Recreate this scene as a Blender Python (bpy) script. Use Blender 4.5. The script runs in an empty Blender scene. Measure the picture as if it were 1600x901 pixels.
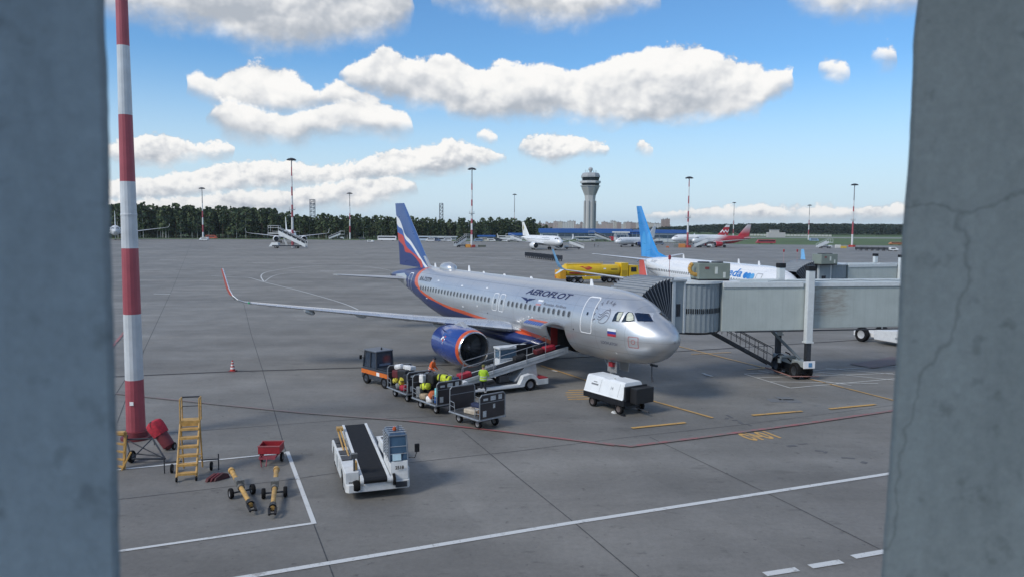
import bpy, bmesh, math, random
import numpy as np
from mathutils import Vector, Matrix
R = math.radians
SC = bpy.context.scene
COL = SC.collection
rng = random.Random(7)

# ------------------------------------------------------------------ camera
CAMH, PITCH, ROLL, FPX = 9.2865, 0.0821418, 0.0085, 1162.57
W0, H0 = 1600.0, 901.0
_fw = Vector((0, math.cos(PITCH), -math.sin(PITCH)))
_r = Vector((1, 0, 0)); _u = _r.cross(_fw)
_r2 = _r * math.cos(ROLL) + _u * math.sin(ROLL)
_u2 = -_r * math.sin(ROLL) + _u * math.cos(ROLL)
CAM = Vector((0, 0, CAMH))
cd = bpy.data.cameras.new('camera'); cam = bpy.data.objects.new('camera', cd); COL.objects.link(cam)
cam.matrix_world = Matrix(((_r2.x, _u2.x, -_fw.x, 0), (_r2.y, _u2.y, -_fw.y, 0), (_r2.z, _u2.z, -_fw.z, CAMH), (0, 0, 0, 1)))
cd.sensor_width = 36.0; cd.lens = FPX / W0 * 36.0
cd.clip_start = 0.05; cd.clip_end = 40000
cd.dof.use_dof = True; cd.dof.focus_distance = 60.0; cd.dof.aperture_fstop = 5.0
SC.camera = cam

def ray(px):
    return _fw * FPX + _r2 * (px[0] - W0 / 2) - _u2 * (px[1] - H0 / 2)
def at(px, py, z=0.0):
    d = ray((px, py)); return CAM + d * ((z - CAMH) / d.z)
def atY(px, py, Y):
    d = ray((px, py)); return CAM + d * (Y / d.y)

# ------------------------------------------------------------------ light
SUN_AZ, SUN_EL = R(-128), R(40)          # azimuth from +Y, clockwise; the sun stands behind on the left, through thin cloud
SUN_DIR = Vector((math.sin(SUN_AZ) * math.cos(SUN_EL), math.cos(SUN_AZ) * math.cos(SUN_EL), math.sin(SUN_EL)))
sl = bpy.data.lights.new('sun', 'SUN'); sl.energy = 1.9; sl.angle = R(15); sl.color = (1.0, 0.93, 0.83)
sun = bpy.data.objects.new('sun', sl); COL.objects.link(sun)
sun.rotation_euler = (-SUN_DIR).to_track_quat('-Z', 'Y').to_euler()
SC.view_settings.view_transform = 'Standard'; SC.view_settings.look = 'None'
SC.view_settings.exposure = 0.40; SC.view_settings.gamma = 1.0
SKY_STRENGTH = 0.12
SKY_TINT = (.49, .77, .99, 1)
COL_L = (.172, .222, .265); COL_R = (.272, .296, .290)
CLOUD_K = 6.3
CL_P, CL_L = .62, 1.1

wd = bpy.data.worlds.new('World'); SC.world = wd; wd.use_nodes = True
def build_world():
    nt = wd.node_tree; nt.nodes.clear(); N = nt.nodes; L = nt.links
    def nd(t, **k):
        n = N.new(t)
        for a, b in k.items(): setattr(n, a, b)
        return n
    def val(x, sock):
        if isinstance(x, (int, float)): sock.default_value = x
        else: L.new(x, sock)
    def M(op, a, b=None, c=None, clamp=False):
        n = nd('ShaderNodeMath', operation=op, use_clamp=clamp); val(a, n.inputs[0])
        if b is not None: val(b, n.inputs[1])
        if c is not None: val(c, n.inputs[2])
        return n.outputs[0]
    def smooth(x, a, b):
        n = nd('ShaderNodeMapRange', interpolation_type='SMOOTHSTEP'); val(x, n.inputs[0])
        n.inputs[1].default_value = a; n.inputs[2].default_value = b; return n.outputs[0]
    sky = nd('ShaderNodeTexSky', sky_type='NISHITA', sun_disc=False)
    sky.sun_elevation = SUN_EL; sky.sun_rotation = SUN_AZ % (2 * math.pi)
    sky.air_density = 1.0; sky.dust_density = 0.6; sky.ozone_density = 1.6; sky.altitude = 50
    tc = nd('ShaderNodeTexCoord')
    sp = nd('ShaderNodeSeparateXYZ'); L.new(tc.outputs['Generated'], sp.inputs[0])
    x, y, z = sp.outputs
    az = M('ARCTAN2', x, y)
    el = M('ARCSINE', z)
    AZ0, AZ1 = -0.80, 0.80; EL1 = 0.62
    def azel(px):
        d = ray(px).normalized(); return math.atan2(d.x, d.y), math.asin(d.z)
    # lumpy displacement of the outlines: coordinates compress towards the horizon like real cloud fields
    cx = nd('ShaderNodeCombineXYZ')
    L.new(M('MULTIPLY', az, 1.0), cx.inputs[0]); L.new(M('MULTIPLY', el, 1.25), cx.inputs[1])
    def noise(vec, scale, det, rough=.55, dim='2D'):
        n = nd('ShaderNodeTexNoise', noise_dimensions=dim); L.new(vec, n.inputs['Vector'])
        n.inputs['Scale'].default_value = scale; n.inputs['Detail'].default_value = det; n.inputs['Roughness'].default_value = rough
        return n
    nB = noise(cx.outputs[0], 9.0, 3.0, .5)
    def shifted(vec, d):
        q = nd('ShaderNodeVectorMath', operation='ADD'); L.new(vec, q.inputs[0]); q.inputs[1].default_value = d; return q.outputs[0]
    def voro(vec, sc):
        v = nd('ShaderNodeTexVoronoi', feature='SMOOTH_F1', voronoi_dimensions='2D'); v.inputs['Scale'].default_value = sc; v.inputs['Smoothness'].default_value = .35
        v.inputs['Detail'].default_value = 1.6; v.inputs['Roughness'].default_value = .5; v.inputs['Lacunarity'].default_value = 2.1; v.normalize = True
        L.new(vec, v.inputs['Vector']); return M('SUBTRACT', .5, v.outputs['Distance'])
    def texset(k, dx, dz):
        """edge noise, puff height and its relief towards the light, at angular frequency k"""
        warp = nd('ShaderNodeVectorMath', operation='MULTIPLY_ADD'); L.new(noise(cx.outputs[0], 20.0 * k, 4.0, .6).outputs['Color'], warp.inputs[0]); warp.inputs[1].default_value = (.032 / k, .032 / k, 0); L.new(cx.outputs[0], warp.inputs[2])
        vec = warp.outputs[0]
        n1 = noise(cx.outputs[0], 30.0 * k, 8.0, .70).outputs['Fac']
        p1 = voro(vec, 24.0 * k); p2 = voro(shifted(vec, (dx / k, dz / k, 0)), 24.0 * k)
        l1 = noise(cx.outputs[0], 12.0 * k, 4.0, .55).outputs['Fac']; l2 = noise(shifted(cx.outputs[0], (dx * 2 / k, dz * 2 / k, 0)), 12.0 * k, 4.0, .55).outputs['Fac']
        return M('SUBTRACT', n1, .5), p1, M('SUBTRACT', p1, p2), M('SUBTRACT', l1, l2)
    HI = texset(1.0, -.006, .011); LO = texset(2.1, -.006, .011)
    azw = M('ADD', az, M('MULTIPLY', M('SUBTRACT', nB.outputs['Fac'], .5), .03))
    azn = nd('ShaderNodeMapRange'); L.new(azw, azn.inputs[0]); azn.inputs[1].default_value = AZ0; azn.inputs[2].default_value = AZ1
    def fcurve(pts):
        n = nd('ShaderNodeFloatCurve'); L.new(azn.outputs[0], n.inputs['Value'])
        c = n.mapping.curves[0]; n.mapping.use_clip = False
        pts = sorted(pts)
        c.points[0].location = pts[0]; c.points[1].location = pts[-1]
        for p in pts[1:-1]: c.points.new(*p)
        for p in c.points: p.handle_type = 'VECTOR'
        n.mapping.update(); return M('SUBTRACT', M('MULTIPLY', n.outputs[0], EL1 + .2), .2)
    def nrm(px):
        A, E = azel(px); return ((A - AZ0) / (AZ1 - AZ0), (E + .2) / (EL1 + .2))
    def layer(clouds):
        top, bot = [], []
        for t, b in clouds:
            t2 = [nrm(p) for p in t]; b2 = [nrm(p) for p in b]
            e = .004
            for lst, pts in ((top, t2), (bot, b2)):
                pts = sorted(pts)
                lo, hi = pts[0][0], pts[-1][0]
                s = -1 if lst is top else 1
                lst.append((lo - e, pts[0][1] + s * .12)); lst.extend(pts); lst.append((hi + e, pts[-1][1] + s * .12))
        for lst, v in ((top, .05), (bot, .9)):
            lst.sort(); lst.insert(0, (0, v)); lst.append((1, v))
        return fcurve(top), fcurve(bot)
    specs = [
      # (clouds, edge noise amplitude, softness, flatness of the shading)
      ([([(-300,-190),(300,-200),(560,-150),(640,-60),(648,2)], [(-300,30),(150,15),(215,32),(260,42),(330,48),(380,70),(420,78),(500,74),(560,64),(610,52),(640,30),(648,4)]),
        ([(672,-20),(800,-120),(960,-60),(1035,-6)], [(672,0),(740,12),(800,30),(850,42),(900,40),(960,22),(1035,0)]),
        ([(1225,-20),(1350,-100),(1520,-60)], [(1225,-4),(1260,15),(1300,28),(1350,22),(1400,14),(1520,30)])], .026, .016, HI),
      ([([(290,128),(310,122),(350,120),(380,108),(410,103),(440,112),(480,128),(500,142),(525,132),(550,142),(575,150),(600,165),(620,185)], [(290,138),(320,158),(380,176),(440,182),(500,176),(560,172),(620,190)]),
        ([(1276,103),(1290,94),(1320,98),(1334,112)], [(1276,107),(1300,123),(1320,126),(1334,118)]),
        ([(1358,82),(1370,75),(1390,76),(1400,90)], [(1358,92),(1380,104),(1400,96)])], .020, .012, HI),
      ([([(320,182),(335,166),(360,160),(400,172),(440,180),(480,172),(520,160),(560,158),(600,166),(640,184),(650,200)], [(320,188),(335,196),(350,214),(380,222),(420,225),(460,226),(490,217),(540,210),(600,216),(640,210),(650,204)])], .018, .012, HI),
      ([([(532,112),(560,96),(598,75),(640,96),(700,86),(740,113),(800,101),(850,103),(880,117),(940,98),(1000,80),(1050,77),(1090,76),(1130,93),(1170,104),(1200,111),(1237,107),(1242,122)], [(532,122),(550,142),(600,152),(640,162),(690,168),(700,180),(750,187),(880,182),(940,195),(980,192),(1050,194),(1120,187),(1190,178),(1205,155),(1242,135)])], .022, .011, HI),
      ([([(-260,225),(60,205),(165,228),(200,214),(270,212),(310,226),(360,223),(370,238)], [(-260,240),(60,252),(165,250),(200,257),(260,264),(300,250),(340,250),(370,243)]),
        ([(743,210),(758,204),(782,214)], [(743,216),(765,224),(782,219)]),
        ([(803,228),(830,211),(870,211),(920,223),(949,228)], [(803,236),(840,253),(870,257),(905,244),(949,242)]),
        ([(985,230),(1000,222),(1022,232)], [(985,234),(1005,242),(1022,238)])], .013, .008, LO),
      ([([(-300,296),(60,280),(165,284),(210,279),(270,274),(320,267),(370,256),(430,251),(500,262),(560,254),(610,239),(660,230),(700,216),(740,228),(798,244)], [(-300,312),(60,318),(165,320),(300,310),(400,296),(500,292),(620,282),(700,273),(760,260),(798,250)])], .013, .008, LO),
      ([([(-300,312),(60,305),(165,308),(230,312),(290,308),(400,296),(440,300),(500,288),(530,284),(620,276),(658,290)], [(-300,352),(165,352),(300,348),(400,338),(470,332),(520,322),(560,332),(640,305),(658,296)]),
        ([(1000,338),(1040,332),(1100,326),(1160,322),(1185,318),(1230,325),(1290,320),(1330,326),(1400,318),(1460,316)], [(1000,343),(1100,346),(1250,346),(1460,346)])], .010, .009, LO),
    ]
    mask = None; shade = None
    for clouds, amp, soft, TS in specs:
        na, puff, prel, lrel = TS
        top, bot = layer(clouds)
        disp = M('MULTIPLY', M('ADD', M('MULTIPLY', na, 1.0), M('MULTIPLY', puff, .9)), amp * 1.3)
        dt = M('ADD', M('SUBTRACT', top, el), disp)
        db = M('ADD', M('SUBTRACT', el, bot), M('MULTIPLY', disp, .7))
        d = M('MINIMUM', dt, db)
        mk = M('MULTIPLY', smooth(dt, -soft * .10, soft * .50), smooth(db, -soft * .6, soft * 1.7))
        th = M('MAXIMUM', M('ADD', dt, db), .004)
        v = M('DIVIDE', db, th, clamp=True)
        vs = smooth(v, .02, .85)
        lit = M('ADD', M('MULTIPLY', vs, .54), .46)
        lit = M('ADD', lit, M('ADD', M('MULTIPLY', prel, CL_P), M('MULTIPLY', lrel, CL_L)))
        if mask is None: mask, shade = mk, lit
        else:
            shade = M('ADD', M('MULTIPLY', shade, M('SUBTRACT', 1.0, mk)), M('MULTIPLY', lit, mk))
            mask = M('MAXIMUM', mask, mk)
    # the rest of the sky, overhead and behind the terminal: loose fair-weather cumulus, plus a thin veil low down
    pl = nd('ShaderNodeVectorMath', operation='DIVIDE'); L.new(tc.outputs['Generated'], pl.inputs[0])
    zz = M('MAXIMUM', M('ADD', z, .12), .05)
    c3 = nd('ShaderNodeCombineXYZ')
    for i in range(3): L.new(zz, c3.inputs[i])
    L.new(c3.outputs[0], pl.inputs[1])
    nW = noise(pl.outputs[0], 1.1, 7.0, .58, '3D')
    out = M('MAXIMUM', smooth(el, .34, .46), smooth(M('ABSOLUTE', az), .60, .74))
    mw = M('MULTIPLY', smooth(nW.outputs['Fac'], .50, .60), M('MULTIPLY', out, smooth(el, -.02, .06)))
    mask = M('MAXIMUM', mask, mw)
    shade = M('ADD', M('MULTIPLY', shade, M('SUBTRACT', 1.0, mw)), M('MULTIPLY', mw, .80))
    shade = M('MINIMUM', M('MAXIMUM', shade, .34), 1.04)
    ramp = nd('ShaderNodeValToRGB'); L.new(shade, ramp.inputs[0])
    e = ramp.color_ramp.elements
    e[0].position = .30; e[0].color = (.43, .47, .53, 1)
    e[1].position = 1.0; e[1].color = (1.0, .985, .96, 1)
    for pos, c in ((.5, (.56, .59, .635, 1)), (.72, (.78, .79, .805, 1)), (.88, (.94, .935, .92, 1))):
        q = e.new(pos); q.color = c
    kc = nd('ShaderNodeVectorMath', operation='SCALE'); L.new(ramp.outputs[0], kc.inputs[0]); kc.inputs['Scale'].default_value = CLOUD_K
    # pale air near the horizon
    hz = M('SUBTRACT', 1.0, smooth(el, .0, .22))
    skm = nd('ShaderNodeMix', data_type='RGBA', blend_type='MULTIPLY'); skm.inputs[0].default_value = 1.0
    L.new(sky.outputs[0], skm.inputs[6]); skm.inputs[7].default_value = SKY_TINT
    hm = nd('ShaderNodeMix', data_type='RGBA'); L.new(M('MULTIPLY', M('POWER', hz, .9), .92), hm.inputs[0])
    L.new(skm.outputs[2], hm.inputs[6]); hm.inputs[7].default_value = (CLOUD_K * .66, CLOUD_K * .81, CLOUD_K * .93, 1)
    mx = nd('ShaderNodeMix', data_type='RGBA'); L.new(M('MULTIPLY', mask, .985), mx.inputs[0])
    L.new(hm.outputs[2], mx.inputs[6]); L.new(kc.outputs[0], mx.inputs[7])
    bg = nd('ShaderNodeBackground'); L.new(mx.outputs[2], bg.inputs[0]); bg.inputs[1].default_value = SKY_STRENGTH
    ow = nd('ShaderNodeOutputWorld'); L.new(bg.outputs[0], ow.inputs[0])

build_world()
wd.cycles.sampling_method = 'MANUAL'; wd.cycles.sample_map_resolution = 512

# ------------------------------------------------------------------ materials
MATS = {}
def principled(name):
    m = bpy.data.materials.new(name); m.use_nodes = True
    return m, m.node_tree, m.node_tree.nodes['Principled BSDF']
def mat(name, col, rough=.55, metal=0.0, var=.10, sc=5.0, bump=0.0, spec=.5, coat=0.0, dirt=.0):
    if name in MATS: return MATS[name]
    m, nt, b = principled(name); N, L = nt.nodes, nt.links
    tc = N.new('ShaderNodeTexCoord')
    n = N.new('ShaderNodeTexNoise'); n.inputs['Scale'].default_value = sc; n.inputs['Detail'].default_value = 5
    L.new(tc.outputs['Object'], n.inputs['Vector'])
    mr = N.new('ShaderNodeMapRange'); mr.inputs[1].default_value = .3; mr.inputs[2].default_value = .7
    mr.inputs[3].default_value = 1 - var; mr.inputs[4].default_value = 1 + var; L.new(n.outputs['Fac'], mr.inputs[0])
    mx = N.new('ShaderNodeMix'); mx.data_type = 'RGBA'; mx.blend_type = 'MULTIPLY'; mx.inputs[0].default_value = 1
    mx.inputs[6].default_value = (*col, 1); L.new(mr.outputs[0], mx.inputs[7])
    src = mx.outputs[2]
    if dirt:
        n2 = N.new('ShaderNodeTexNoise'); n2.inputs['Scale'].default_value = sc * .35; n2.inputs['Detail'].default_value = 7; n2.inputs['Roughness'].default_value = .7
        L.new(tc.outputs['Object'], n2.inputs['Vector'])
        m2 = N.new('ShaderNodeMapRange'); m2.inputs[1].default_value = .5; m2.inputs[2].default_value = .72; m2.inputs[4].default_value = dirt
        L.new(n2.outputs['Fac'], m2.inputs[0])
        x2 = N.new('ShaderNodeMix'); x2.data_type = 'RGBA'; L.new(m2.outputs[0], x2.inputs[0]); L.new(src, x2.inputs[6])
        x2.inputs[7].default_value = (.07, .062, .052, 1); src = x2.outputs[2]
    L.new(src, b.inputs['Base Color'])
    r2 = N.new('ShaderNodeMapRange'); r2.inputs[1].default_value = .3; r2.inputs[2].default_value = .7
    r2.inputs[3].default_value = max(.03, rough - .08); r2.inputs[4].default_value = min(1, rough + .08); L.new(n.outputs['Fac'], r2.inputs[0])
    L.new(r2.outputs[0], b.inputs['Roughness'])
    b.inputs['Metallic'].default_value = metal; b.inputs['Specular IOR Level'].default_value = spec; b.inputs['Coat Weight'].default_value = coat
    if bump:
        bp = N.new('ShaderNodeBump'); bp.inputs['Strength'].default_value = bump; bp.inputs['Distance'].default_value = .02
        L.new(n.outputs['Fac'], bp.inputs['Height']); L.new(bp.outputs[0], b.inputs['Normal'])
    MATS[name] = m; return m

def banded(name, bands, rough=.5, metal=0.0, axis=2, coat=0.0):
    """colour bands along an object axis: [(upto, colour), ...]"""
    if name in MATS: return MATS[name]
    m, nt, b = principled(name); N, L = nt.nodes, nt.links
    tc = N.new('ShaderNodeTexCoord'); sp = N.new('ShaderNodeSeparateXYZ'); L.new(tc.outputs['Object'], sp.inputs[0])
    src = None
    for upto, c in bands:
        if src is None:
            q = N.new('ShaderNodeRGB'); q.outputs[0].default_value = (*c, 1); src = q.outputs[0]; prev = upto; continue
        g = N.new('ShaderNodeMath'); g.operation = 'GREATER_THAN'; L.new(sp.outputs[axis], g.inputs[0]); g.inputs[1].default_value = prev
        x = N.new('ShaderNodeMix'); x.data_type = 'RGBA'; L.new(g.outputs[0], x.inputs[0]); L.new(src, x.inputs[6]); x.inputs[7].default_value = (*c, 1)
        src = x.outputs[2]; prev = upto
    n = N.new('ShaderNodeTexNoise'); n.inputs['Scale'].default_value = 1.5; n.inputs['Detail'].default_value = 6; L.new(tc.outputs['Object'], n.inputs['Vector'])
    mr = N.new('ShaderNodeMapRange'); mr.inputs[1].default_value = .3; mr.inputs[2].default_value = .7; mr.inputs[3].default_value = .86; mr.inputs[4].default_value = 1.1
    L.new(n.outputs['Fac'], mr.inputs[0])
    mx = N.new('ShaderNodeMix'); mx.data_type = 'RGBA'; mx.blend_type = 'MULTIPLY'; mx.inputs[0].default_value = 1
    L.new(src, mx.inputs[6]); L.new(mr.outputs[0], mx.inputs[7]); L.new(mx.outputs[2], b.inputs['Base Color'])
    b.inputs['Roughness'].default_value = rough; b.inputs['Metallic'].default_value = metal; b.inputs['Coat Weight'].default_value = coat
    MATS[name] = m; return m

# ------------------------------------------------------------------ mesh builder
class MB:
    def __init__(s): s.v = []; s.f = []; s.m = []; s.sm = []
    def add(s, vs, fs, m=0, smooth=False):
        o = len(s.v); s.v += [tuple(p) for p in vs]
        for f in fs: s.f.append([i + o for i in f]); s.m.append(m); s.sm.append(smooth)
        return s
    def box(s, c, d, m=0, rot=None, tx=1.0, ty=1.0):
        """box centred at c with size d; tx, ty narrow its top"""
        vs = []
        for z in (-.5, .5):
            kx, ky = (tx, ty) if z > 0 else (1, 1)
            for x, y in ((-.5, -.5), (.5, -.5), (.5, .5), (-.5, .5)):
                p = Vector((x * d[0] * kx, y * d[1] * ky, z * d[2]))
                if rot is not None: p = rot @ p
                vs.append(p + Vector(c))
        return s.add(vs, [(0, 3, 2, 1), (4, 5, 6, 7), (0, 1, 5, 4), (1, 2, 6, 5), (2, 3, 7, 6), (3, 0, 4, 7)], m)
    def bb(s, x0, x1, y0, y1, z0, z1, m=0, **k):
        return s.box(((x0 + x1) / 2, (y0 + y1) / 2, (z0 + z1) / 2), (x1 - x0, y1 - y0, z1 - z0), m, **k)
    def hexa(s, p, m=0):
        return s.add(p, [(0, 3, 2, 1), (4, 5, 6, 7), (0, 1, 5, 4), (1, 2, 6, 5), (2, 3, 7, 6), (3, 0, 4, 7)], m)
    def tube(s, a, b, r, r2=None, n=10, m=0, caps=True, smooth=True):
        a, b = Vector(a), Vector(b); r2 = r if r2 is None else r2
        ax = (b - a).normalized(); t = Vector((0, 0, 1)) if abs(ax.z) < .9 else Vector((1, 0, 0))
        u = ax.cross(t).normalized(); w = ax.cross(u)
        vs = []
        for c, q in ((a, r), (b, r2)):
            for i in range(n):
                an = 2 * math.pi * i / n; vs.append(c + u * (q * math.cos(an)) + w * (q * math.sin(an)))
        fs = [(i, (i + 1) % n, n + (i + 1) % n, n + i) for i in range(n)]
        s.add(vs, fs, m, smooth)
        if caps:
            s.add(vs[:n], [tuple(range(n))[::-1]], m); s.add(vs[n:], [tuple(range(n))], m)
        return s
    def path(s, pts, r, n=8, m=0):
        for a, b in zip(pts, pts[1:]): s.tube(a, b, r, n=n, m=m)
        return s
    def lathe(s, prof, o=(0, 0, 0), axis='x', n=24, m=0, smooth=True, mfun=None):
        """profile [(along, radius)]"""
        o = Vector(o); vs = []
        for a, r in prof:
            for i in range(n):
                t = 2 * math.pi * i / n; c, q = r * math.cos(t), r * math.sin(t)
                vs.append(o + Vector({'x': (a, c, q), 'y': (c, a, q), 'z': (c, q, a)}[axis]))
        for k in range(len(prof) - 1):
            fs = [(k * n + i, k * n + (i + 1) % n, (k + 1) * n + (i + 1) % n, (k + 1) * n + i) for i in range(n)]
            if k == 0: base = len(s.v); s.v += [tuple(p) for p in vs]
            for f in fs: s.f.append([i + base for i in f]); s.m.append(mfun(k) if mfun else m); s.sm.append(smooth)
        return s
    def loft(s, rings, m=0, smooth=True, caps=True, closed=True, skip=None):
        n = len(rings[0]); o = len(s.v)
        for rg in rings: s.v += [tuple(p) for p in rg]
        for k in range(len(rings) - 1):
            for i in range(n if closed else n - 1):
                if skip and skip(k, i): continue
                s.f.append([o + k * n + i, o + k * n + (i + 1) % n, o + (k + 1) * n + (i + 1) % n, o + (k + 1) * n + i]); s.m.append(m); s.sm.append(smooth)
        if caps:
            s.f.append([o + i for i in range(n)][::-1]); s.m.append(m); s.sm.append(False)
            s.f.append([o + (len(rings) - 1) * n + i for i in range(n)]); s.m.append(m); s.sm.append(False)
        return s
    def prism(s, poly, z0, z1, m=0, axis='y'):
        """2D outline extruded along an axis: 'y' -> (x,z) outline, 'z' -> (x,y) outline, 'x' -> (y,z) outline"""
        def P(p, t): return {'y': (p[0], t, p[1]), 'z': (p[0], p[1], t), 'x': (t, p[0], p[1])}[axis]
        n = len(poly); vs = [P(p, z0) for p in poly] + [P(p, z1) for p in poly]
        return s.add(vs, [tuple(range(n))[::-1], tuple(range(n, 2 * n))] + [(i, (i + 1) % n, n + (i + 1) % n, n + i) for i in range(n)], m)
    def wheel(s, c, r, w, axis='y', m=0, mh=None, n=22):
        """tyre with rounded shoulders and a dished hub"""
        h = w / 2; mh = m if mh is None else mh
        prof = [(-h * .45, 0.0), (-h * .45, r * .38), (-h * .75, r * .55), (-h, r * .66), (-h, r * .86), (-h * .7, r * .97), (0, r), (h * .7, r * .97), (h, r * .86), (h, r * .66), (h * .75, r * .55), (h * .45, r * .38), (h * .45, 0.0)]
        return s.lathe(prof, c, axis, n, m, True, lambda k: mh if k < 2 or k > 9 else m)
    def mesh(s, name, mats):
        me = bpy.data.meshes.new(name); me.from_pydata(s.v, [], s.f); me.update()
        if not isinstance(mats, (list, tuple)): mats = [mats]
        for q in mats: me.materials.append(q)
        me.polygons.foreach_set('material_index', s.m); me.polygons.foreach_set('use_smooth', s.sm)
        bm = bmesh.new(); bm.from_mesh(me); bmesh.ops.remove_doubles(bm, verts=bm.verts, dist=1e-5); bmesh.ops.recalc_face_normals(bm, faces=bm.faces); bm.to_mesh(me); bm.free()
        if any(s.sm): me.set_sharp_from_angle(angle=R(40))
        return me
    def build(s, name, mats, parent=None, bevel=0.0, loc=None, seg=2):
        o = bpy.data.objects.new(name, s.mesh(name, mats)); COL.objects.link(o)
        if parent is not None: o.parent = parent
        if loc is not None: o.location = loc
        if bevel:
            b = o.modifiers.new('bevel', 'BEVEL'); b.width = bevel; b.segments = seg; b.limit_method = 'ANGLE'; b.angle_limit = R(35)
        return o

def tag(o, label=None, cat=None, group=None, kind=None):
    if label: o['label'] = label
    if cat: o['category'] = cat
    if group: o['group'] = group
    if kind: o['kind'] = kind
    return o
def thing(name, label, cat, loc=(0, 0, 0), rz=0.0, group=None, scale=1.0):
    o = bpy.data.objects.new(name, None); COL.objects.link(o); o.empty_display_size = .3
    o.location = loc; o.rotation_euler = (0, 0, rz); o.scale = (scale,) * 3
    return tag(o, label, cat, group)
def struct(o): o['kind'] = 'structure'; return o
def dup(root, loc, rz=0.0, label=None, group=None, scale=None):
    r = root.copy(); COL.objects.link(r); r.location = loc; r.rotation_euler = (0, 0, rz)
    if scale is not None: r.scale = (scale,) * 3 if not hasattr(scale, '__len__') else scale
    if label: r['label'] = label
    if group: r['group'] = group
    for ch in list(root.children):
        c = ch.copy(); COL.objects.link(c); c.parent = r
        for g in list(ch.children):
            d = g.copy(); COL.objects.link(d); d.parent = c
    return r
def text2d(txt, size=1.0, shear=0.0, bold=0.0, space=1.0, res=3):
    """filled outline of a text: 2D points and faces, centred"""
    cu = bpy.data.curves.new('lettering', 'FONT'); cu.body = txt; cu.size = size; cu.shear = shear; cu.offset = bold; cu.space_character = space
    cu.align_x = 'CENTER'; cu.align_y = 'CENTER'; cu.resolution_u = res
    o = bpy.data.objects.new('lettering', cu); COL.objects.link(o)
    dg = bpy.context.evaluated_depsgraph_get(); me = bpy.data.meshes.new_from_object(o.evaluated_get(dg))
    bm = bmesh.new(); bm.from_mesh(me); bmesh.ops.triangulate(bm, faces=bm.faces)
    bmesh.ops.remove_doubles(bm, verts=bm.verts, dist=1e-5)
    mx = size * .25
    for _ in range(3):
        ed = [e for e in bm.edges if e.calc_length() > mx]
        if not ed: break
        bmesh.ops.subdivide_edges(bm, edges=ed, cuts=1); bmesh.ops.triangulate(bm, faces=bm.faces)
    P = [(v.co.x, v.co.y) for v in bm.verts]; F = [[v.index for v in f.verts] for f in bm.faces]
    bm.free(); bpy.data.objects.remove(o); bpy.data.curves.remove(cu); bpy.data.meshes.remove(me)
    return P, F
def sign(mb, txt, o, ux, uy, size, m=0, **k):
    """lettering laid on the plane o + ux*x + uy*y"""
    P, F = text2d(txt, size, **k); o, ux, uy = Vector(o), Vector(ux), Vector(uy)
    mb.add([o + ux * p[0] + uy * p[1] for p in P], F, m)

# shared paints
WHITE = mat('white_paint', (.72, .73, .73), .45, var=.05, dirt=.25, sc=3)
CLEANW = mat('clean_white_paint', (.78, .79, .80), .35, var=.03, sc=3)
BLACK = mat('black_paint', (.012, .013, .016), .55, var=.2, spec=.3)
RUBBER = mat('rubber', (.010, .010, .011), .8, var=.25, sc=12, spec=.2)
HUB = mat('steel_hub', (.22, .22, .23), .5, .3, var=.2)
STEEL = mat('galvanised_steel', (.36, .38, .40), .45, .6, var=.15, sc=8)
DARKST = mat('dark_steel', (.05, .055, .065), .5, .4, var=.2)
GREYP = mat('grey_paint', (.30, .33, .35), .5, var=.08)
YEL = mat('yellow_paint', (.50, .30, .09), .55, var=.2, dirt=.45, sc=6)
REDP = mat('red_paint', (.30, .022, .032), .5, var=.15, dirt=.3)
DKRED = mat('dark_red_paint', (.14, .02, .028), .6, var=.2)
ORANGE = mat('orange_paint', (.62, .15, .022), .45, var=.1)
GLASS = mat('dark_glass', (.012, .018, .028), .08, var=.1, spec=.8)
BLUEGLASS = mat('blue_tinted_glass', (.03, .07, .14), .1, var=.2, spec=.8)
def worn_paint(name, col, wear, sc=1.6):
    """road paint rubbed through to the concrete in patches"""
    m, nt, b = principled(name); N, L = nt.nodes, nt.links
    geo = N.new('ShaderNodeNewGeometry'); out = None
    for s_, d, lo, hi in ((sc, 8, .62 - wear * .35, .70 - wear * .2), (sc * 7, 4, .60, .75)):
        n = N.new('ShaderNodeTexNoise'); n.inputs['Scale'].default_value = s_; n.inputs['Detail'].default_value = d; n.inputs['Roughness'].default_value = .7; L.new(geo.outputs['Position'], n.inputs['Vector'])
        q = N.new('ShaderNodeMapRange'); q.inputs[1].default_value = lo; q.inputs[2].default_value = hi; q.inputs[4].default_value = .9; L.new(n.outputs['Fac'], q.inputs[0])
        if out is None: out = q.outputs[0]
        else:
            x = N.new('ShaderNodeMath'); x.operation = 'MAXIMUM'; L.new(out, x.inputs[0]); L.new(q.outputs[0], x.inputs[1]); out = x.outputs[0]
    mx = N.new('ShaderNodeMix'); mx.data_type = 'RGBA'; L.new(out, mx.inputs[0]); mx.inputs[6].default_value = (*col, 1); mx.inputs[7].default_value = (.172, .165, .152, 1)
    L.new(mx.outputs[2], b.inputs['Base Color']); b.inputs['Roughness'].default_value = .65; MATS[name] = m; return m
MARKW = worn_paint('white_marking', (.60, .61, .60), .15)
MARKY = worn_paint('yellow_marking', (.56, .33, .10), .25)
MARKR = worn_paint('red_marking', (.36, .115, .12), .45)
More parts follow.
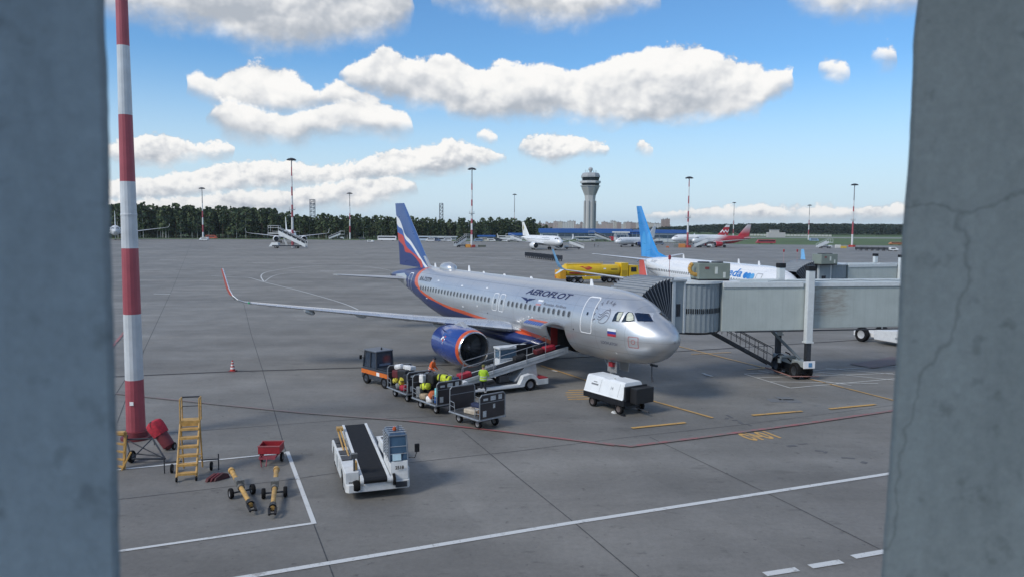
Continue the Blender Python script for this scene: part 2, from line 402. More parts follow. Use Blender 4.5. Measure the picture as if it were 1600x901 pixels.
# ================================================================== the setting
def apron_material():
    m, nt, b = principled('concrete_apron'); N, L = nt.nodes, nt.links
    geo = N.new('ShaderNodeNewGeometry')
    def noise(scale, det, sx=1, sy=1, rot=0, rough=.6):
        mp = N.new('ShaderNodeMapping'); mp.inputs['Scale'].default_value = (sx, sy, 1); mp.inputs['Rotation'].default_value = (0, 0, rot)
        L.new(geo.outputs['Position'], mp.inputs['Vector'])
        n = N.new('ShaderNodeTexNoise'); n.inputs['Scale'].default_value = scale; n.inputs['Detail'].default_value = det; n.inputs['Roughness'].default_value = rough
        L.new(mp.outputs[0], n.inputs['Vector']); return n.outputs['Fac']
    def rng_(x, a, b_, c, d):
        q = N.new('ShaderNodeMapRange'); L.new(x, q.inputs[0])
        for i, v in enumerate((a, b_, c, d)): q.inputs[i + 1].default_value = v
        return q.outputs[0]
    def mul(a, b_):
        q = N.new('ShaderNodeMath'); q.operation = 'MULTIPLY'; L.new(a, q.inputs[0]); L.new(b_, q.inputs[1]); return q.outputs[0]
    # slabs poured side by side differ a little
    mp = N.new('ShaderNodeMapping'); mp.inputs['Rotation'].default_value = (0, 0, R(-SLAB_ANGLE)); L.new(geo.outputs['Position'], mp.inputs['Vector'])
    sn = N.new('ShaderNodeVectorMath'); sn.operation = 'SNAP'; L.new(mp.outputs[0], sn.inputs[0]); sn.inputs[1].default_value = (7.5, 7.5, 1000)
    wn = N.new('ShaderNodeTexWhiteNoise'); wn.noise_dimensions = '2D'; L.new(sn.outputs[0], wn.inputs['Vector'])
    f = rng_(wn.outputs['Value'], 0, 1, .93, 1.07)
    f = mul(f, rng_(noise(.035, 4), .3, .7, .84, 1.16))
    f = mul(f, rng_(noise(.28, 8, rough=.72), .3, .7, .86, 1.14))
    f = mul(f, rng_(noise(5, 6, rough=.85), .3, .7, .84, 1.16))
    f = mul(f, rng_(noise(.16, 6, .09, 1.0, R(4)), .32, .68, .80, 1.16))     # long tyre-polished streaks
    f = mul(f, rng_(noise(.5, 5, .12, 1.0, R(-28)), .35, .65, .92, 1.06))
    f = mul(f, rng_(noise(.9, 7, rough=.75), .60, .74, 1.0, .60))            # oil spots
    f = mul(f, rng_(noise(2.7, 3, .35, 1.3, R(30)), .68, .76, 1.0, .62))     # rubber scuffs
    f = mul(f, rng_(noise(1.9, 5, .5, 1.0, R(12), .6), .62, .70, 1.0, .72)); f = mul(f, rng_(noise(.11, 8, rough=.7), .35, .66, 1.07, .90))
    f = mul(f, rng_(noise(3.3, 4, rough=.6), .655, .70, 1.0, .62)); f = mul(f, rng_(noise(.55, 4, .45, 1.0, R(8), .5), .66, .74, 1.0, .70))
    mx = N.new('ShaderNodeMix'); mx.data_type = 'RGBA'; mx.blend_type = 'MULTIPLY'; mx.inputs[0].default_value = 1
    cr = N.new('ShaderNodeMix'); cr.data_type = 'RGBA'; L.new(rng_(noise(.06, 3), .35, .65, 0, 1), cr.inputs[0])
    cr.inputs[6].default_value = (.174, .169, .157, 1); cr.inputs[7].default_value = (.190, .181, .165, 1)
    L.new(cr.outputs[2], mx.inputs[6]); L.new(f, mx.inputs[7]); L.new(mx.outputs[2], b.inputs['Base Color'])
    L.new(rng_(noise(.3, 5), .3, .7, .52, .72), b.inputs['Roughness']); b.inputs['Specular IOR Level'].default_value = .45
    bp = N.new('ShaderNodeBump'); bp.inputs['Strength'].default_value = .25; bp.inputs['Distance'].default_value = .01
    L.new(noise(14, 4, rough=.8), bp.inputs['Height']); L.new(bp.outputs[0], b.inputs['Normal'])
    return m
_j0, _j1 = at(410, 577), at(490, 815)
SLAB_ANGLE = math.degrees(math.atan2(_j1.y - _j0.y, _j1.x - _j0.x)) % 90
APRON = apron_material()
GRASSM = mat('grass_field', (.066, .112, .030), .9, var=.35, sc=.03)
JOINT = mat('joint_sealant', (.06, .062, .065), .8, var=.4)
SLOT = mat('drain_channel', (.03, .03, .034), .8, var=.3)

mb = MB(); g = 7000
mb.add([(-g, -300, -.12), (g, -300, -.12), (g, g, -.12), (-g, g, -.12)], [(0, 1, 2, 3)])
struct(mb.build('grass_field', GRASSM))
far = [at(*p) for p in ((1700, 387), (1415, 384), (1180, 382), (1075, 380), (1000, 378), (850, 378), (640, 376), (440, 374), (160, 373), (-100, 372))]
mb = MB(); pts = [(-420, -40, 0), (420, -40, 0)] + [tuple(p) for p in far]
mb.add(pts, [tuple(range(len(pts)))]); struct(mb.build('apron', APRON))
# far taxiway across the grass on the right
mb = MB(); q = [at(1075, 369.5), at(1500, 371.5), at(1500, 373.5), at(1075, 371.0)]
mb.add([(p.x, p.y, -.11) for p in q], [(0, 1, 2, 3)]); struct(mb.build('far_taxiway', mat('pale_taxiway', (.22, .23, .20), .8)))

ZL = [0.004]
def line(name, pxs, width, m, dash=None, curve=False, z=None):
    """a painted line or a joint on the ground through photo points"""
    P = [at(*p) for p in pxs]; P = [Vector((p.x, p.y, 0)) for p in P]
    if curve:
        Q = []
        for i in range(len(P) - 1):
            a, b_, c, d = P[max(i - 1, 0)], P[i], P[i + 1], P[min(i + 2, len(P) - 1)]
            for k in range(10):
                t = k / 10; Q.append(.5 * ((2 * b_) + (c - a) * t + (2 * a - 5 * b_ + 4 * c - d) * t * t + (3 * b_ - a - 3 * c + d) * t ** 3))
        P = Q + [P[-1]]
    ZL[0] += .0006; zz = ZL[0] if z is None else z
    mb = MB(); L_, R_ = [], []
    for i, p in enumerate(P):
        d = (P[min(i + 1, len(P) - 1)] - P[max(i - 1, 0)]).normalized(); n = Vector((-d.y, d.x, 0)) * (width / 2)
        L_.append(p + n); R_.append(p - n)
    vs = [(p.x, p.y, zz) for p in L_ + R_]; n = len(P)
    mb.add(vs, [(i, n + i, n + i + 1, i + 1) for i in range(n - 1)])
    return struct(mb.build(name, m))
J = lambda *p, w=.05: line('pavement_joint', p, w * .75, JOINT)
# joints between the poured bays
J((302, 372), (270, 450), (226, 545), (178, 620), w=.06)
J((380, 470), (392, 520), (410, 577), (445, 700), (491, 820), (523, 905), w=.05)
J((183, 780), (450, 749), (540, 736)); J((640, 722), (800, 705), (985, 682), (1160, 663))
J((240, 677), (330, 671), (545, 655)); J((800, 737), (900, 818), (1003, 905)); J((1015, 682), (1230, 785), (1376, 858))
J((545, 655), (640, 652), (700, 649), w=.04); J((722, 672), (800, 737), w=.05); J((183, 660), (226, 545), w=.04)
J((1400, 632), (1160, 663), w=.03); J((560, 545), (620, 576), w=.05); J((660, 560), (700, 580), w=.04)
line('drain_channel', [(160, 589), (363, 580), (700, 570), (1056, 549), (1400, 527)], .22, SLOT)
for a, b_ in (((160, 470), (1300, 462)), ((160, 441), (1100, 436)), ((160, 414), (1100, 411)), ((160, 400), (1100, 399))):
    line('pavement_joint', [a, b_], .12, JOINT)
# white paint
line('stand_line', [(360, 905), (890, 817), (1400, 738)], .22, MARKW)
line('stand_line', [(150, 866), (490, 817)], .15, MARKW); line('stand_line', [(491, 818), (449, 705)], .15, MARKW); line('stand_line', [(449, 707), (140, 738)], .13, MARKW)
for a, b_ in (((1195, 897), (1246, 889)), ((1266, 885), (1315, 877)), ((1333, 870), (1384, 861))): line('road_dash', [a, b_], .24, MARKW)
for a, b_ in (((1163, 584), (1235, 606)), ((1235, 606), (1402, 591)), ((1163, 584), (1402, 572)), ((1182, 590), (1395, 583)), ((1200, 596), (1372, 599)), ((1185, 579), (1330, 602)), ((1240, 577), (1400, 594)), ((1290, 575), (1400, 585))):
    line('bridge_wheel_area_line', [a, b_], .10, MARKW)
for p in ((250, 406), (395, 411), (500, 424), (620, 416), (700, 412), (640, 393), (520, 382), (300, 391), (240, 459), (1040, 393), (1120, 392), (1330, 394), (1390, 397), (960, 432)):
    line('taxi_mark', [p, (p[0] + 26, p[1] + .4)], .45, MARKW)
line('taxi_guide_line', [(330, 431), (365, 433), (389, 434), (417, 442), (467, 454), (530, 472), (560, 484)], .18, MARKW, curve=True)
line('taxi_guide_line', [(412, 440), (408, 431), (418, 425), (447, 420), (486, 416), (525, 415), (575, 417), (611, 423)], .18, MARKW, curve=True)
line('taxi_guide_line', [(414, 440), (428, 431), (452, 427), (500, 425), (560, 424)], .15, MARKW, curve=True)
line('taxi_guide_line', [(945, 438), (918, 434), (917, 428), (930, 425), (975, 421)], .3, MARKW, curve=True)
line('taxi_guide_line', [(620, 399), (720, 400), (880, 412), (960, 424)], .3, MARKW, curve=True)
line('white_paint_patch', [(1098, 583), (1105, 586), (1113, 588)], .22, MARKW)
line('white_paint_patch', [(864, 578.5), (872, 580.5)], .35, MARKW)
# yellow paint
line('stand_centre_line', [(845, 571), (925, 597), (1015, 625), (1114, 653)], .16, MARKY)
line('lead_in_line', [(1057, 540), (1135, 560), (1230, 583), (1402, 627)], .14, MARKY)
line('stop_bar', [(1080, 553.5), (1142, 550.5)], .14, MARKY); line('stop_bar', [(1167, 577.5), (1232, 572.5)], .14, MARKY)
for a, b_ in (((987, 669), (1071, 660.5)), ((1175, 649), (1253, 642.5)), ((1296, 639), (1368, 632))): line('stop_bar', [a, b_], .22, MARKY)
# red stand limits, worn
line('stand_limit_line', [(180, 615), (330, 631), (470, 645), (640, 658)], .16, worn_paint('faint_red_marking', (.22, .15, .145), .6))
line('stand_limit_line', [(640, 658), (800, 676), (960, 696)], .16, MARKR)
line('stand_limit_line', [(925, 691), (985, 697.5), (1100, 683), (1250, 663), (1400, 641)], .24, worn_paint('worn_red_marking', (.36, .12, .125), .7))
line('stand_limit_line', [(160, 560), (200, 512)], .22, MARKR)
line('rust_stain', [(1345, 572), (1385, 566), (1412, 560)], 1.8, mat('rust_stained_concrete', (.19, .15, .15), .75, var=.2, sc=.6))
# stand number painted the other way round
mb = MB()
a_, b_, c_ = at(1152, 677.5), at(1197, 673), at(1180, 689)
ux = (a_ - b_); wlen = ux.length; ux = ux.normalized(); down = (c_ - a_)
uy = -Vector((down.x, down.y, 0)); uy = uy.normalized()
P, F = text2d('1040', 1.0, bold=.03)
xs = [p[0] for p in P]; ys = [p[1] for p in P]; sx = wlen / (max(xs) - min(xs)); hgt = Vector((down.x, down.y, 0)).length; sy = hgt / (max(ys) - min(ys))
ctr = (a_ + b_) / 2 + Vector((down.x, down.y, 0)).normalized() * (hgt / 2)
mb.add([(ctr + ux * (p[0] * sx) + uy * (p[1] * sy)) * 1.0 + Vector((0, 0, .012)) for p in P], F)
struct(mb.build('stand_number', MARKY))
mb = MB()
for i, (y0, w_) in enumerate(((608.5, 30), (612, 34), (615.5, 36), (619, 32), (622.5, 30))):
    p, q = at(918 - w_, y0 + 1), at(921, y0)
    d = (q - p).normalized(); n = Vector((-d.y, d.x, 0)) * .09
    mb.add([p + n, p - n, q - n, q + n], [(0, 1, 2, 3)])
for v in mb.v: pass
mb.v = [(x, y, .012) for x, y, z in mb.v]; struct(mb.build('stop_position_mark', MARKY))
# access covers
mb = MB()
for p in ((1226, 622), (1212, 625), (1238, 626)):
    c = at(*p); mb.box((c.x, c.y, .008), (.8, .8, .008))
struct(mb.build('hydrant_cover', mat('cast_iron', (.17, .175, .18), .6, .1)))
mb = MB()
for p in ((1170, 663), (1136, 653), (1148, 656), (1255, 693), (1237, 696), (1280, 704), (1325, 715), (1350, 722), (1290, 706), (1140, 650), (1158, 660)):
    c = at(p[0], p[1]); mb.box((c.x, c.y, .006), (rng.uniform(.25, .7), rng.uniform(.1, .25), .006), rot=Matrix.Rotation(rng.uniform(0, 3), 3, 'Z'))
struct(mb.build('pavement_patch', mat('tar_patch', (.10, .102, .106), .7, var=.3)))

# ------------------------------------------------------------------ window columns, and the unseen terminal hall that shapes light on them
CONC = None
def concrete(name, col, crack):
    m, nt, b = principled(name); N, L = nt.nodes, nt.links
    tc = N.new('ShaderNodeTexCoord')
    def noise(sc, d, rough=.6, sx=(1, 1, 1)):
        mp = N.new('ShaderNodeMapping'); mp.inputs['Scale'].default_value = sx; L.new(tc.outputs['Object'], mp.inputs[0])
        n = N.new('ShaderNodeTexNoise'); n.inputs['Scale'].default_value = sc; n.inputs['Detail'].default_value = d; n.inputs['Roughness'].default_value = rough; L.new(mp.outputs[0], n.inputs['Vector']); return n.outputs['Fac']
    def mr(x, a, b_, c, d):
        q = N.new('ShaderNodeMapRange'); L.new(x, q.inputs[0])
        for i, v in enumerate((a, b_, c, d)): q.inputs[i + 1].default_value = v
        return q.outputs[0]
    def mul(a, b_):
        q = N.new('ShaderNodeMath'); q.operation = 'MULTIPLY'; L.new(a, q.inputs[0]); L.new(b_, q.inputs[1]); return q.outputs[0]
    f = mul(mr(noise(2.2, 6), .3, .7, .86, 1.12), mr(noise(60, 4, .8), .3, .7, .88, 1.10))
    f = mul(f, mr(noise(22, 3, .5), .62, .74, 1.0, .72))
    f = mul(f, mr(noise(5, 5, .6, (3, 3, .5)), .3, .7, .93, 1.07))
    if crack:   # hairline cracks: the edges of big, warped cells
        nv = N.new('ShaderNodeTexNoise'); nv.inputs['Scale'].default_value = 6; nv.inputs['Detail'].default_value = 5; L.new(tc.outputs['Object'], nv.inputs['Vector'])
        ad = N.new('ShaderNodeVectorMath'); ad.operation = 'MULTIPLY_ADD'; L.new(nv.outputs['Color'], ad.inputs[0]); ad.inputs[1].default_value = (.2, .2, .2); L.new(tc.outputs['Object'], ad.inputs[2])
        vo = N.new('ShaderNodeTexVoronoi'); vo.feature = 'DISTANCE_TO_EDGE'; vo.inputs['Scale'].default_value = 1.9; L.new(ad.outputs[0], vo.inputs['Vector'])
        f = mul(f, mr(vo.outputs['Distance'], .0, .010, .74, 1.0))
    mx = N.new('ShaderNodeMix'); mx.data_type = 'RGBA'; mx.blend_type = 'MULTIPLY'; mx.inputs[0].default_value = 1; mx.inputs[6].default_value = (*col, 1)
    L.new(f, mx.inputs[7]); L.new(mx.outputs[2], b.inputs['Base Color']); b.inputs['Roughness'].default_value = .85; b.inputs['Specular IOR Level'].default_value = .25
    bp = N.new('ShaderNodeBump'); bp.inputs['Strength'].default_value = .5; bp.inputs['Distance'].default_value = .004; L.new(noise(70, 4, .8), bp.inputs['Height']); L.new(bp.outputs[0], b.inputs['Normal'])
    return m
def column(label, edge, side, Y, depth, m):
    """a cast column whose inner edge runs through the photo points; it reaches away to one side and tapers back"""
    zs = [(7.4, None)] ; E = [atY(px, py, Y) for px, py in edge]
    lo, hi = E[-1], E[0]
    def xat(z):
        if z >= hi.z: return hi.x + (z - hi.z) * (hi.x - E[1].x) / (hi.z - E[1].z)
        if z <= lo.z: return lo.x
        for a, b_ in zip(E, E[1:]):
            if b_.z <= z <= a.z: return a.x + (b_.x - a.x) * (a.z - z) / (a.z - b_.z)
    zz = [7.62, 8.0] + [lo.z + (hi.z - lo.z) * i / 40 for i in range(41)] + [11.0, 12.38]
    zz = sorted(z for z in zz); rings = []
    r2 = random.Random(3)
    for z in zz:
        x = xat(z) + r2.uniform(-.0006, .0006); w = 1.3; s = side; k = .55 * depth * abs(x) / Y
        c = [(x, Y), (x + s * .010, Y - .025), (x + s * w, Y - .025), (x + s * w, Y + depth), (x + s * (-k * .0 + .02) + (x / Y) * depth * .0 , Y + depth * .0 + .03)]
        # splayed reveal: the back corner lies farther to the side than the line of sight
        bx = x + s * .22
        rings.append([(x, Y + .004, z), (x + s * .001, Y - .001, z), (x + s * .004, Y - .004, z), (x + s * w, Y - .005, z), (x + s * w, Y + depth, z), (bx, Y + depth, z)])
    mb = MB(); mb.loft(rings, 0, False)
    return tag(mb.build('window_column', m), label, 'column')
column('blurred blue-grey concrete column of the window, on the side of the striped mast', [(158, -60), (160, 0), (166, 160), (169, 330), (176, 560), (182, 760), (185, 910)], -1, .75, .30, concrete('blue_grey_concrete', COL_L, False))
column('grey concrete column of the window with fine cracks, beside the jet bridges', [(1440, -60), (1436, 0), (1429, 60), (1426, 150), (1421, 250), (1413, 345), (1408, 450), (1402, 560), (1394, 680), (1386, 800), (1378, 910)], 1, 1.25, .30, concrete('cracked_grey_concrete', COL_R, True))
tb = thing('terminal_building', 'unseen terminal hall around the window, with plain rendered walls', 'building', (0, 0, 0))
RENDER = mat('pale_render', (.70, .71, .72), .8, var=.05)
b = MB(); b.bb(-60, 60, 2.2, 2.6, 0, 7.3); b.build('facade_wall', RENDER, tb)
b = MB(); b.bb(-60, 60, -5, 2.6, 7.3, 7.6); b.build('floor', mat('hall_floor', (.60, .60, .60), .5), tb)  # unseen; pale so it bounces light onto the columns
b = MB(); b.bb(-60, 60, -2.2, 2.6, 12.4, 12.8); b.build('ceiling', RENDER, tb)  # unseen; cut short to keep sun off the columns but let skylight in
b = MB(); b.bb(-60, 60, 1.9, 2.6, 12.8, 16); b.build('parapet', RENDER, tb)
# ================================================================== airliners
# local frame of an airliner: nose at the origin, x forward (so s = -x aft), y to port, z up from the ground
NOSE = Vector((8.4561, 38.1176, 0)); HEAD = -1.0205603
_d = Vector((math.cos(HEAD), math.sin(HEAD), 0)); _st = Vector((_d.y, -_d.x, 0))
def to_plane(px, t=None, s=None, z=None, pose=None):
    """(s, t, z) of the point of the silver jet seen at a photo point, on a plane of known t, s or z"""
    dr = ray(px); NO, d_, st_ = pose or (NOSE, _d, _st)
    n, v = (st_, t) if t is not None else ((-d_, s) if s is not None else (Vector((0, 0, 1)), z))
    k = (v - (CAM - NO).dot(n)) / dr.dot(n); X = CAM + dr * k - NO
    return -X.dot(d_), X.dot(st_), X.z
def spline(tab):
    xs = [a for a, _ in tab]; ys = [b for _, b in tab]
    n = len(xs); m = []
    for i in range(n):
        if i == 0: m.append((ys[1] - ys[0]) / (xs[1] - xs[0]))
        elif i == n - 1: m.append((ys[-1] - ys[-2]) / (xs[-1] - xs[-2]))
        else:
            a = (ys[i] - ys[i - 1]) / (xs[i] - xs[i - 1]); b = (ys[i + 1] - ys[i]) / (xs[i + 1] - xs[i])
            m.append(0 if a * b <= 0 else 2 * a * b / (a + b))
    def f(x):
        if x <= xs[0]: return ys[0]
        if x >= xs[-1]: return ys[-1]
        i = max(j for j in range(n - 1) if xs[j] <= x); h = xs[i + 1] - xs[i]; t = (x - xs[i]) / h
        return ((2 * t ** 3 - 3 * t * t + 1) * ys[i] + (t ** 3 - 2 * t * t + t) * h * m[i] + (-2 * t ** 3 + 3 * t * t) * ys[i + 1] + (t ** 3 - t * t) * h * m[i + 1])
    return f
class Body:
    """fuselage cross sections of a single-aisle jet; L length, w half width, zt/zb top and bottom"""
    def __init__(s, L, w, zb, zt, nose_z=3.3, k=1.0, tail_z=4.75, pose=None):
        s.pose = pose
        a = zt - zb; T = lambda f: zb + a * f
        s.L = L; q = L / 37.57
        kk = k
        s.top = spline([(0, nose_z), (.12 * kk, nose_z + .36), (.45 * kk, nose_z + .68), (1.0 * kk, T(.665)), (1.6 * kk, T(.735)), (2.0 * kk, T(.80)), (2.7 * kk, T(.892)), (3.4 * kk, T(.945)), (4.5 * kk, T(.985)), (6.0 * kk, zt), (26.5 * q, zt), (30 * q, zt - .08), (34 * q, zt - .42), (36.5 * q, tail_z + .42), (37.4 * q, tail_z + .2), (L, tail_z + .1)])
        s.bot = spline([(0, nose_z), (.12 * kk, nose_z - .36), (.5 * kk, nose_z - .75), (1.2 * kk, T(.115)), (2.2 * kk, T(.055)), (3.6 * kk, T(.018)), (5.5 * kk, zb), (22.5 * q, zb), (24.5 * q, zb + .1), (27 * q, zb + .5), (30 * q, zb + 1.22), (34 * q, zb + 2.2), (36.5 * q, tail_z - .35), (37.4 * q, tail_z - .2), (L, tail_z - .1)])
        s.hw = spline([(0, 0.0), (.12 * kk, .42), (.5 * kk, .86), (1.2 * kk, 1.30), (2.2 * kk, 1.62), (3.4 * kk, w * .93), (4.8 * kk, w * .985), (6.0 * kk, w), (23.5 * q, w), (27 * q, w * .92), (30 * q, w * .74), (33 * q, w * .52), (36 * q, w * .27), (37.4 * q, .3), (L, .12)])
    def pt(s, sx, th, off=0.0):
        zc = (s.top(sx) + s.bot(sx)) / 2; hh = (s.top(sx) - s.bot(sx)) / 2; w = max(.03, s.hw(sx)); hh = max(hh, .03)
        y, z = w * math.cos(th), zc + hh * math.sin(th)
        n = Vector((0, math.cos(th) / max(w, .05), math.sin(th) / max(hh, .05))).normalized()
        return Vector((-sx, y, z)) + n * off
    def side(s, sx, z, off=.006, sd=-1):
        """point of the skin at station s and height z (sd -1 starboard)"""
        zc = (s.top(sx) + s.bot(sx)) / 2; hh = (s.top(sx) - s.bot(sx)) / 2; w = max(.03, s.hw(sx)); hh = max(hh, .03)
        q = max(-.999, min(.999, (z - zc) / hh)); c = math.sqrt(1 - q * q)
        y = sd * w * c; n = Vector((0, sd * c / w, q / hh)).normalized()
        e = .03; w2 = max(.03, s.hw(sx + e)); zc2 = (s.top(sx + e) + s.bot(sx + e)) / 2; hh2 = max(.03, (s.top(sx + e) - s.bot(sx + e)) / 2)
        q2 = max(-.999, min(.999, (z - zc2) / hh2)); y2 = sd * w2 * math.sqrt(1 - q2 * q2)
        tx = Vector((-e, y2 - y, 0)); up = Vector((0, -n.z * sd, n.y * sd)) if False else n.cross(Vector((1, 0, 0)))
        nn = tx.cross(up).normalized()
        if nn.dot(n) < 0: nn = -nn
        return Vector((-sx, y, z)) + nn * off
    def of_px(s, px):
        t = 1.9
        for _ in range(25):
            a, _, z = to_plane(px, t=t, pose=s.pose)
            zc = (s.top(a) + s.bot(a)) / 2; hh = (s.top(a) - s.bot(a)) / 2
            a = max(.1, a); hh = max(.05, hh); q = max(-.98, min(.98, (z - zc) / hh)); t = .5 * t + .5 * s.hw(a) * math.sqrt(1 - q * q)
        return a, z
    def mesh(s, mb, m=0, n=56, step=.45, skip=None, extra=()):
        st = [0.004, .03, .08, .15, .25, .4, .6, .8, 1.0, 1.3, 1.6, 1.9, 2.2, 2.5, 2.8, 3.1, 3.5, 3.9, 4.4, 5.0, 5.5]
        x = 6.0
        while x < s.L - .3: st.append(x); x += step
        st += [s.L - .2, s.L] + list(extra); st = sorted(st)
        rings = [[s.pt(a, 2 * math.pi * i / n) for i in range(n)] for a in st]
        mb.loft(rings, m, True, True, skip=(lambda k, i: skip(st[k], st[k + 1], rings[k][i].z, rings[k][(i + 1) % n].z, rings[k][i].y)) if skip else None)
        return mb
def patch(mb, body, pts, F=None, m=0, off=.006, sd=-1, maxlen=.35):
    """lay a flat outline given in (s, z) on the skin"""
    bm = bmesh.new(); vs = [bm.verts.new((p[0], p[1], 0)) for p in pts]
    if F is None: bm.faces.new(vs)
    else:
        for f in F:
            try: bm.faces.new([vs[i] for i in f])
            except ValueError: pass
    bmesh.ops.triangulate(bm, faces=bm.faces)
    for _ in range(4):
        ed = [e for e in bm.edges if e.calc_length() > maxlen]
        if not ed: break
        bmesh.ops.subdivide_edges(bm, edges=ed, cuts=1); bmesh.ops.triangulate(bm, faces=bm.faces)
    bm.verts.index_update()
    mb.add([body.side(v.co.x, v.co.y, off, sd) for v in bm.verts], [[v.index for v in f.verts] for f in bm.faces], m, True); bm.free()
def rrect(s0, s1, z0, z1, r, skew=0.0, n=4):
    out = []
    for cx, cz, a0 in ((s1 - r, z1 - r, 0), (s0 + r, z1 - r, 90), (s0 + r, z0 + r, 180), (s1 - r, z0 + r, 270)):
        for k in range(n + 1):
            a = R(a0 + 90 * k / n); x, z = cx + r * math.cos(a), cz + r * math.sin(a); out.append((x + skew * (z - z0), z))
    return out
def frame(mb, body, o, i, m=0, off=.012, sd=-1):
    n = len(o); patch(mb, body, o + i, [(k, (k + 1) % n, n + (k + 1) % n, n + k) for k in range(n)], m, off, sd)
def lettering(mb, body, txt, s_c, z_c, height, m=0, width=None, sd=-1, off=.010, **k):
    """text reading aft to front on the starboard side: left end is aft"""
    P, F = text2d(txt, 1.0, **k); xs = [p[0] for p in P]; ys = [p[1] for p in P]
    kz = height / (max(ys) - min(ys)); kx = kz if width is None else width / (max(xs) - min(xs)); cy = (max(ys) + min(ys)) / 2
    patch(mb, body, [(s_c - p[0] * kx, z_c + (p[1] - cy) * kz) for p in P], F, m, off, sd)
def foil(secs, m=0, mb=None, n=9):
    """lofted lifting surface; secs = (leading edge, trailing edge, thickness, normal)"""
    rings = []
    for le, te, th, nv in secs:
        le, te, nv = Vector(le), Vector(te), Vector(nv).normalized(); c = te - le; rg = []
        for sgn in (1, -1):
            rngk = range(n + 1) if sgn > 0 else range(n - 1, 0, -1)
            for k in rngk:
                x = .5 * (1 - math.cos(math.pi * k / n)); yt = 5 * th * (.2969 * math.sqrt(x) - .126 * x - .3516 * x * x + .2843 * x ** 3 - .1015 * x ** 4)
                rg.append(le + c * x + nv * (sgn * yt * (1.0 if sgn > 0 else .75) + .02 * th))
        rings.append(rg)
    mb = mb or MB(); mb.loft(rings, m, True, True); return mb
def curve_mask_node(nt, x_sock, pts, x0, x1, y0, y1):
    N, L = nt.nodes, nt.links
    mr = N.new('ShaderNodeMapRange'); L.new(x_sock, mr.inputs[0]); mr.inputs[1].default_value = x0; mr.inputs[2].default_value = x1
    fc = N.new('ShaderNodeFloatCurve'); L.new(mr.outputs[0], fc.inputs['Value']); c = fc.mapping.curves[0]; fc.mapping.use_clip = False
    P = sorted(((a - x0) / (x1 - x0), (b - y0) / (y1 - y0)) for a, b in pts)
    Q = [P[0]]
    for p in P[1:]:
        if p[0] > Q[-1][0] + 1e-3: Q.append(p)
    P = Q
    c.points[0].location = P[0]; c.points[1].location = P[-1]
    for p in P[1:-1]: c.points.new(*p)
    for p in c.points: p.handle_type = 'AUTO_CLAMPED'
    fc.mapping.update()
    o = N.new('ShaderNodeMapRange'); L.new(fc.outputs[0], o.inputs[0]); o.inputs[3].default_value = y0; o.inputs[4].default_value = y1; o.clamp = False
    return o.outputs[0]
def livery(name, base, rules, rough=.3, metal=0.0, coat=.0, var=.04):
    """paint with colour fields; rules(nt, s, z, y, M) yields (mask socket, colour) in painting order"""
    m, nt, b = principled(name); N, L = nt.nodes, nt.links
    tc = N.new('ShaderNodeTexCoord'); sp = N.new('ShaderNodeSeparateXYZ'); L.new(tc.outputs['Object'], sp.inputs[0])
    def M(op, a, c=None):
        n = N.new('ShaderNodeMath'); n.operation = op
        for i, v in enumerate((a, c)):
            if v is None: continue
            if isinstance(v, (int, float)): n.inputs[i].default_value = v
            else: L.new(v, n.inputs[i])
        return n.outputs[0]
    s_ = M('MULTIPLY', sp.outputs[0], -1.0)
    q = N.new('ShaderNodeRGB'); q.outputs[0].default_value = (*base, 1); src = q.outputs[0]; met = None
    for mask, c in rules(nt, s_, sp.outputs[2], sp.outputs[1], M):
        x = N.new('ShaderNodeMix'); x.data_type = 'RGBA'; x.clamp_factor = True; L.new(mask, x.inputs[0]); L.new(src, x.inputs[6]); x.inputs[7].default_value = (*c, 1); src = x.outputs[2]
        if metal:
            inv = M('SUBTRACT', 1.0, mask); met = inv if met is None else M('MULTIPLY', met, inv)
    n = N.new('ShaderNodeTexNoise'); n.inputs['Scale'].default_value = .9; n.inputs['Detail'].default_value = 7; n.inputs['Roughness'].default_value = .65
    mp = N.new('ShaderNodeMapping'); mp.inputs['Scale'].default_value = (.35, 1, 1.6); L.new(tc.outputs['Object'], mp.inputs[0]); L.new(mp.outputs[0], n.inputs['Vector'])
    mr = N.new('ShaderNodeMapRange'); mr.inputs[1].default_value = .3; mr.inputs[2].default_value = .7; mr.inputs[3].default_value = 1 - var; mr.inputs[4].default_value = 1 + var; L.new(n.outputs['Fac'], mr.inputs[0])
    # skin panel seams every couple of metres
    fr = M('FRACT', M('MULTIPLY', s_, .47)); seam = M('LESS_THAN', fr, .010)
    for zl, wd in ((2.62, .012), (3.36, .010), (5.42, .016), (4.86, .008)):
        seam = M('MAXIMUM', seam, M('LESS_THAN', M('ABSOLUTE', M('SUBTRACT', sp.outputs[2], zl)), wd))
    sm = M('SUBTRACT', 1.0, M('MULTIPLY', seam, .28)); tot = M('MULTIPLY', mr.outputs[0], sm)
    mx = N.new('ShaderNodeMix'); mx.data_type = 'RGBA'; mx.blend_type = 'MULTIPLY'; mx.inputs[0].default_value = 1; L.new(src, mx.inputs[6]); L.new(tot, mx.inputs[7])
    L.new(mx.outputs[2], b.inputs['Base Color'])
    rr = N.new('ShaderNodeMapRange'); rr.inputs[1].default_value = .3; rr.inputs[2].default_value = .7; rr.inputs[3].default_value = max(.05, rough - .06); rr.inputs[4].default_value = rough + .08; L.new(n.outputs['Fac'], rr.inputs[0]); L.new(rr.outputs[0], b.inputs['Roughness'])
    if metal:
        if met is None: b.inputs['Metallic'].default_value = metal
        else: L.new(M('MULTIPLY', met, metal), b.inputs['Metallic'])
    b.inputs['Coat Weight'].default_value = coat; b.inputs['Coat Roughness'].default_value = .08
    MATS[name] = m; return m

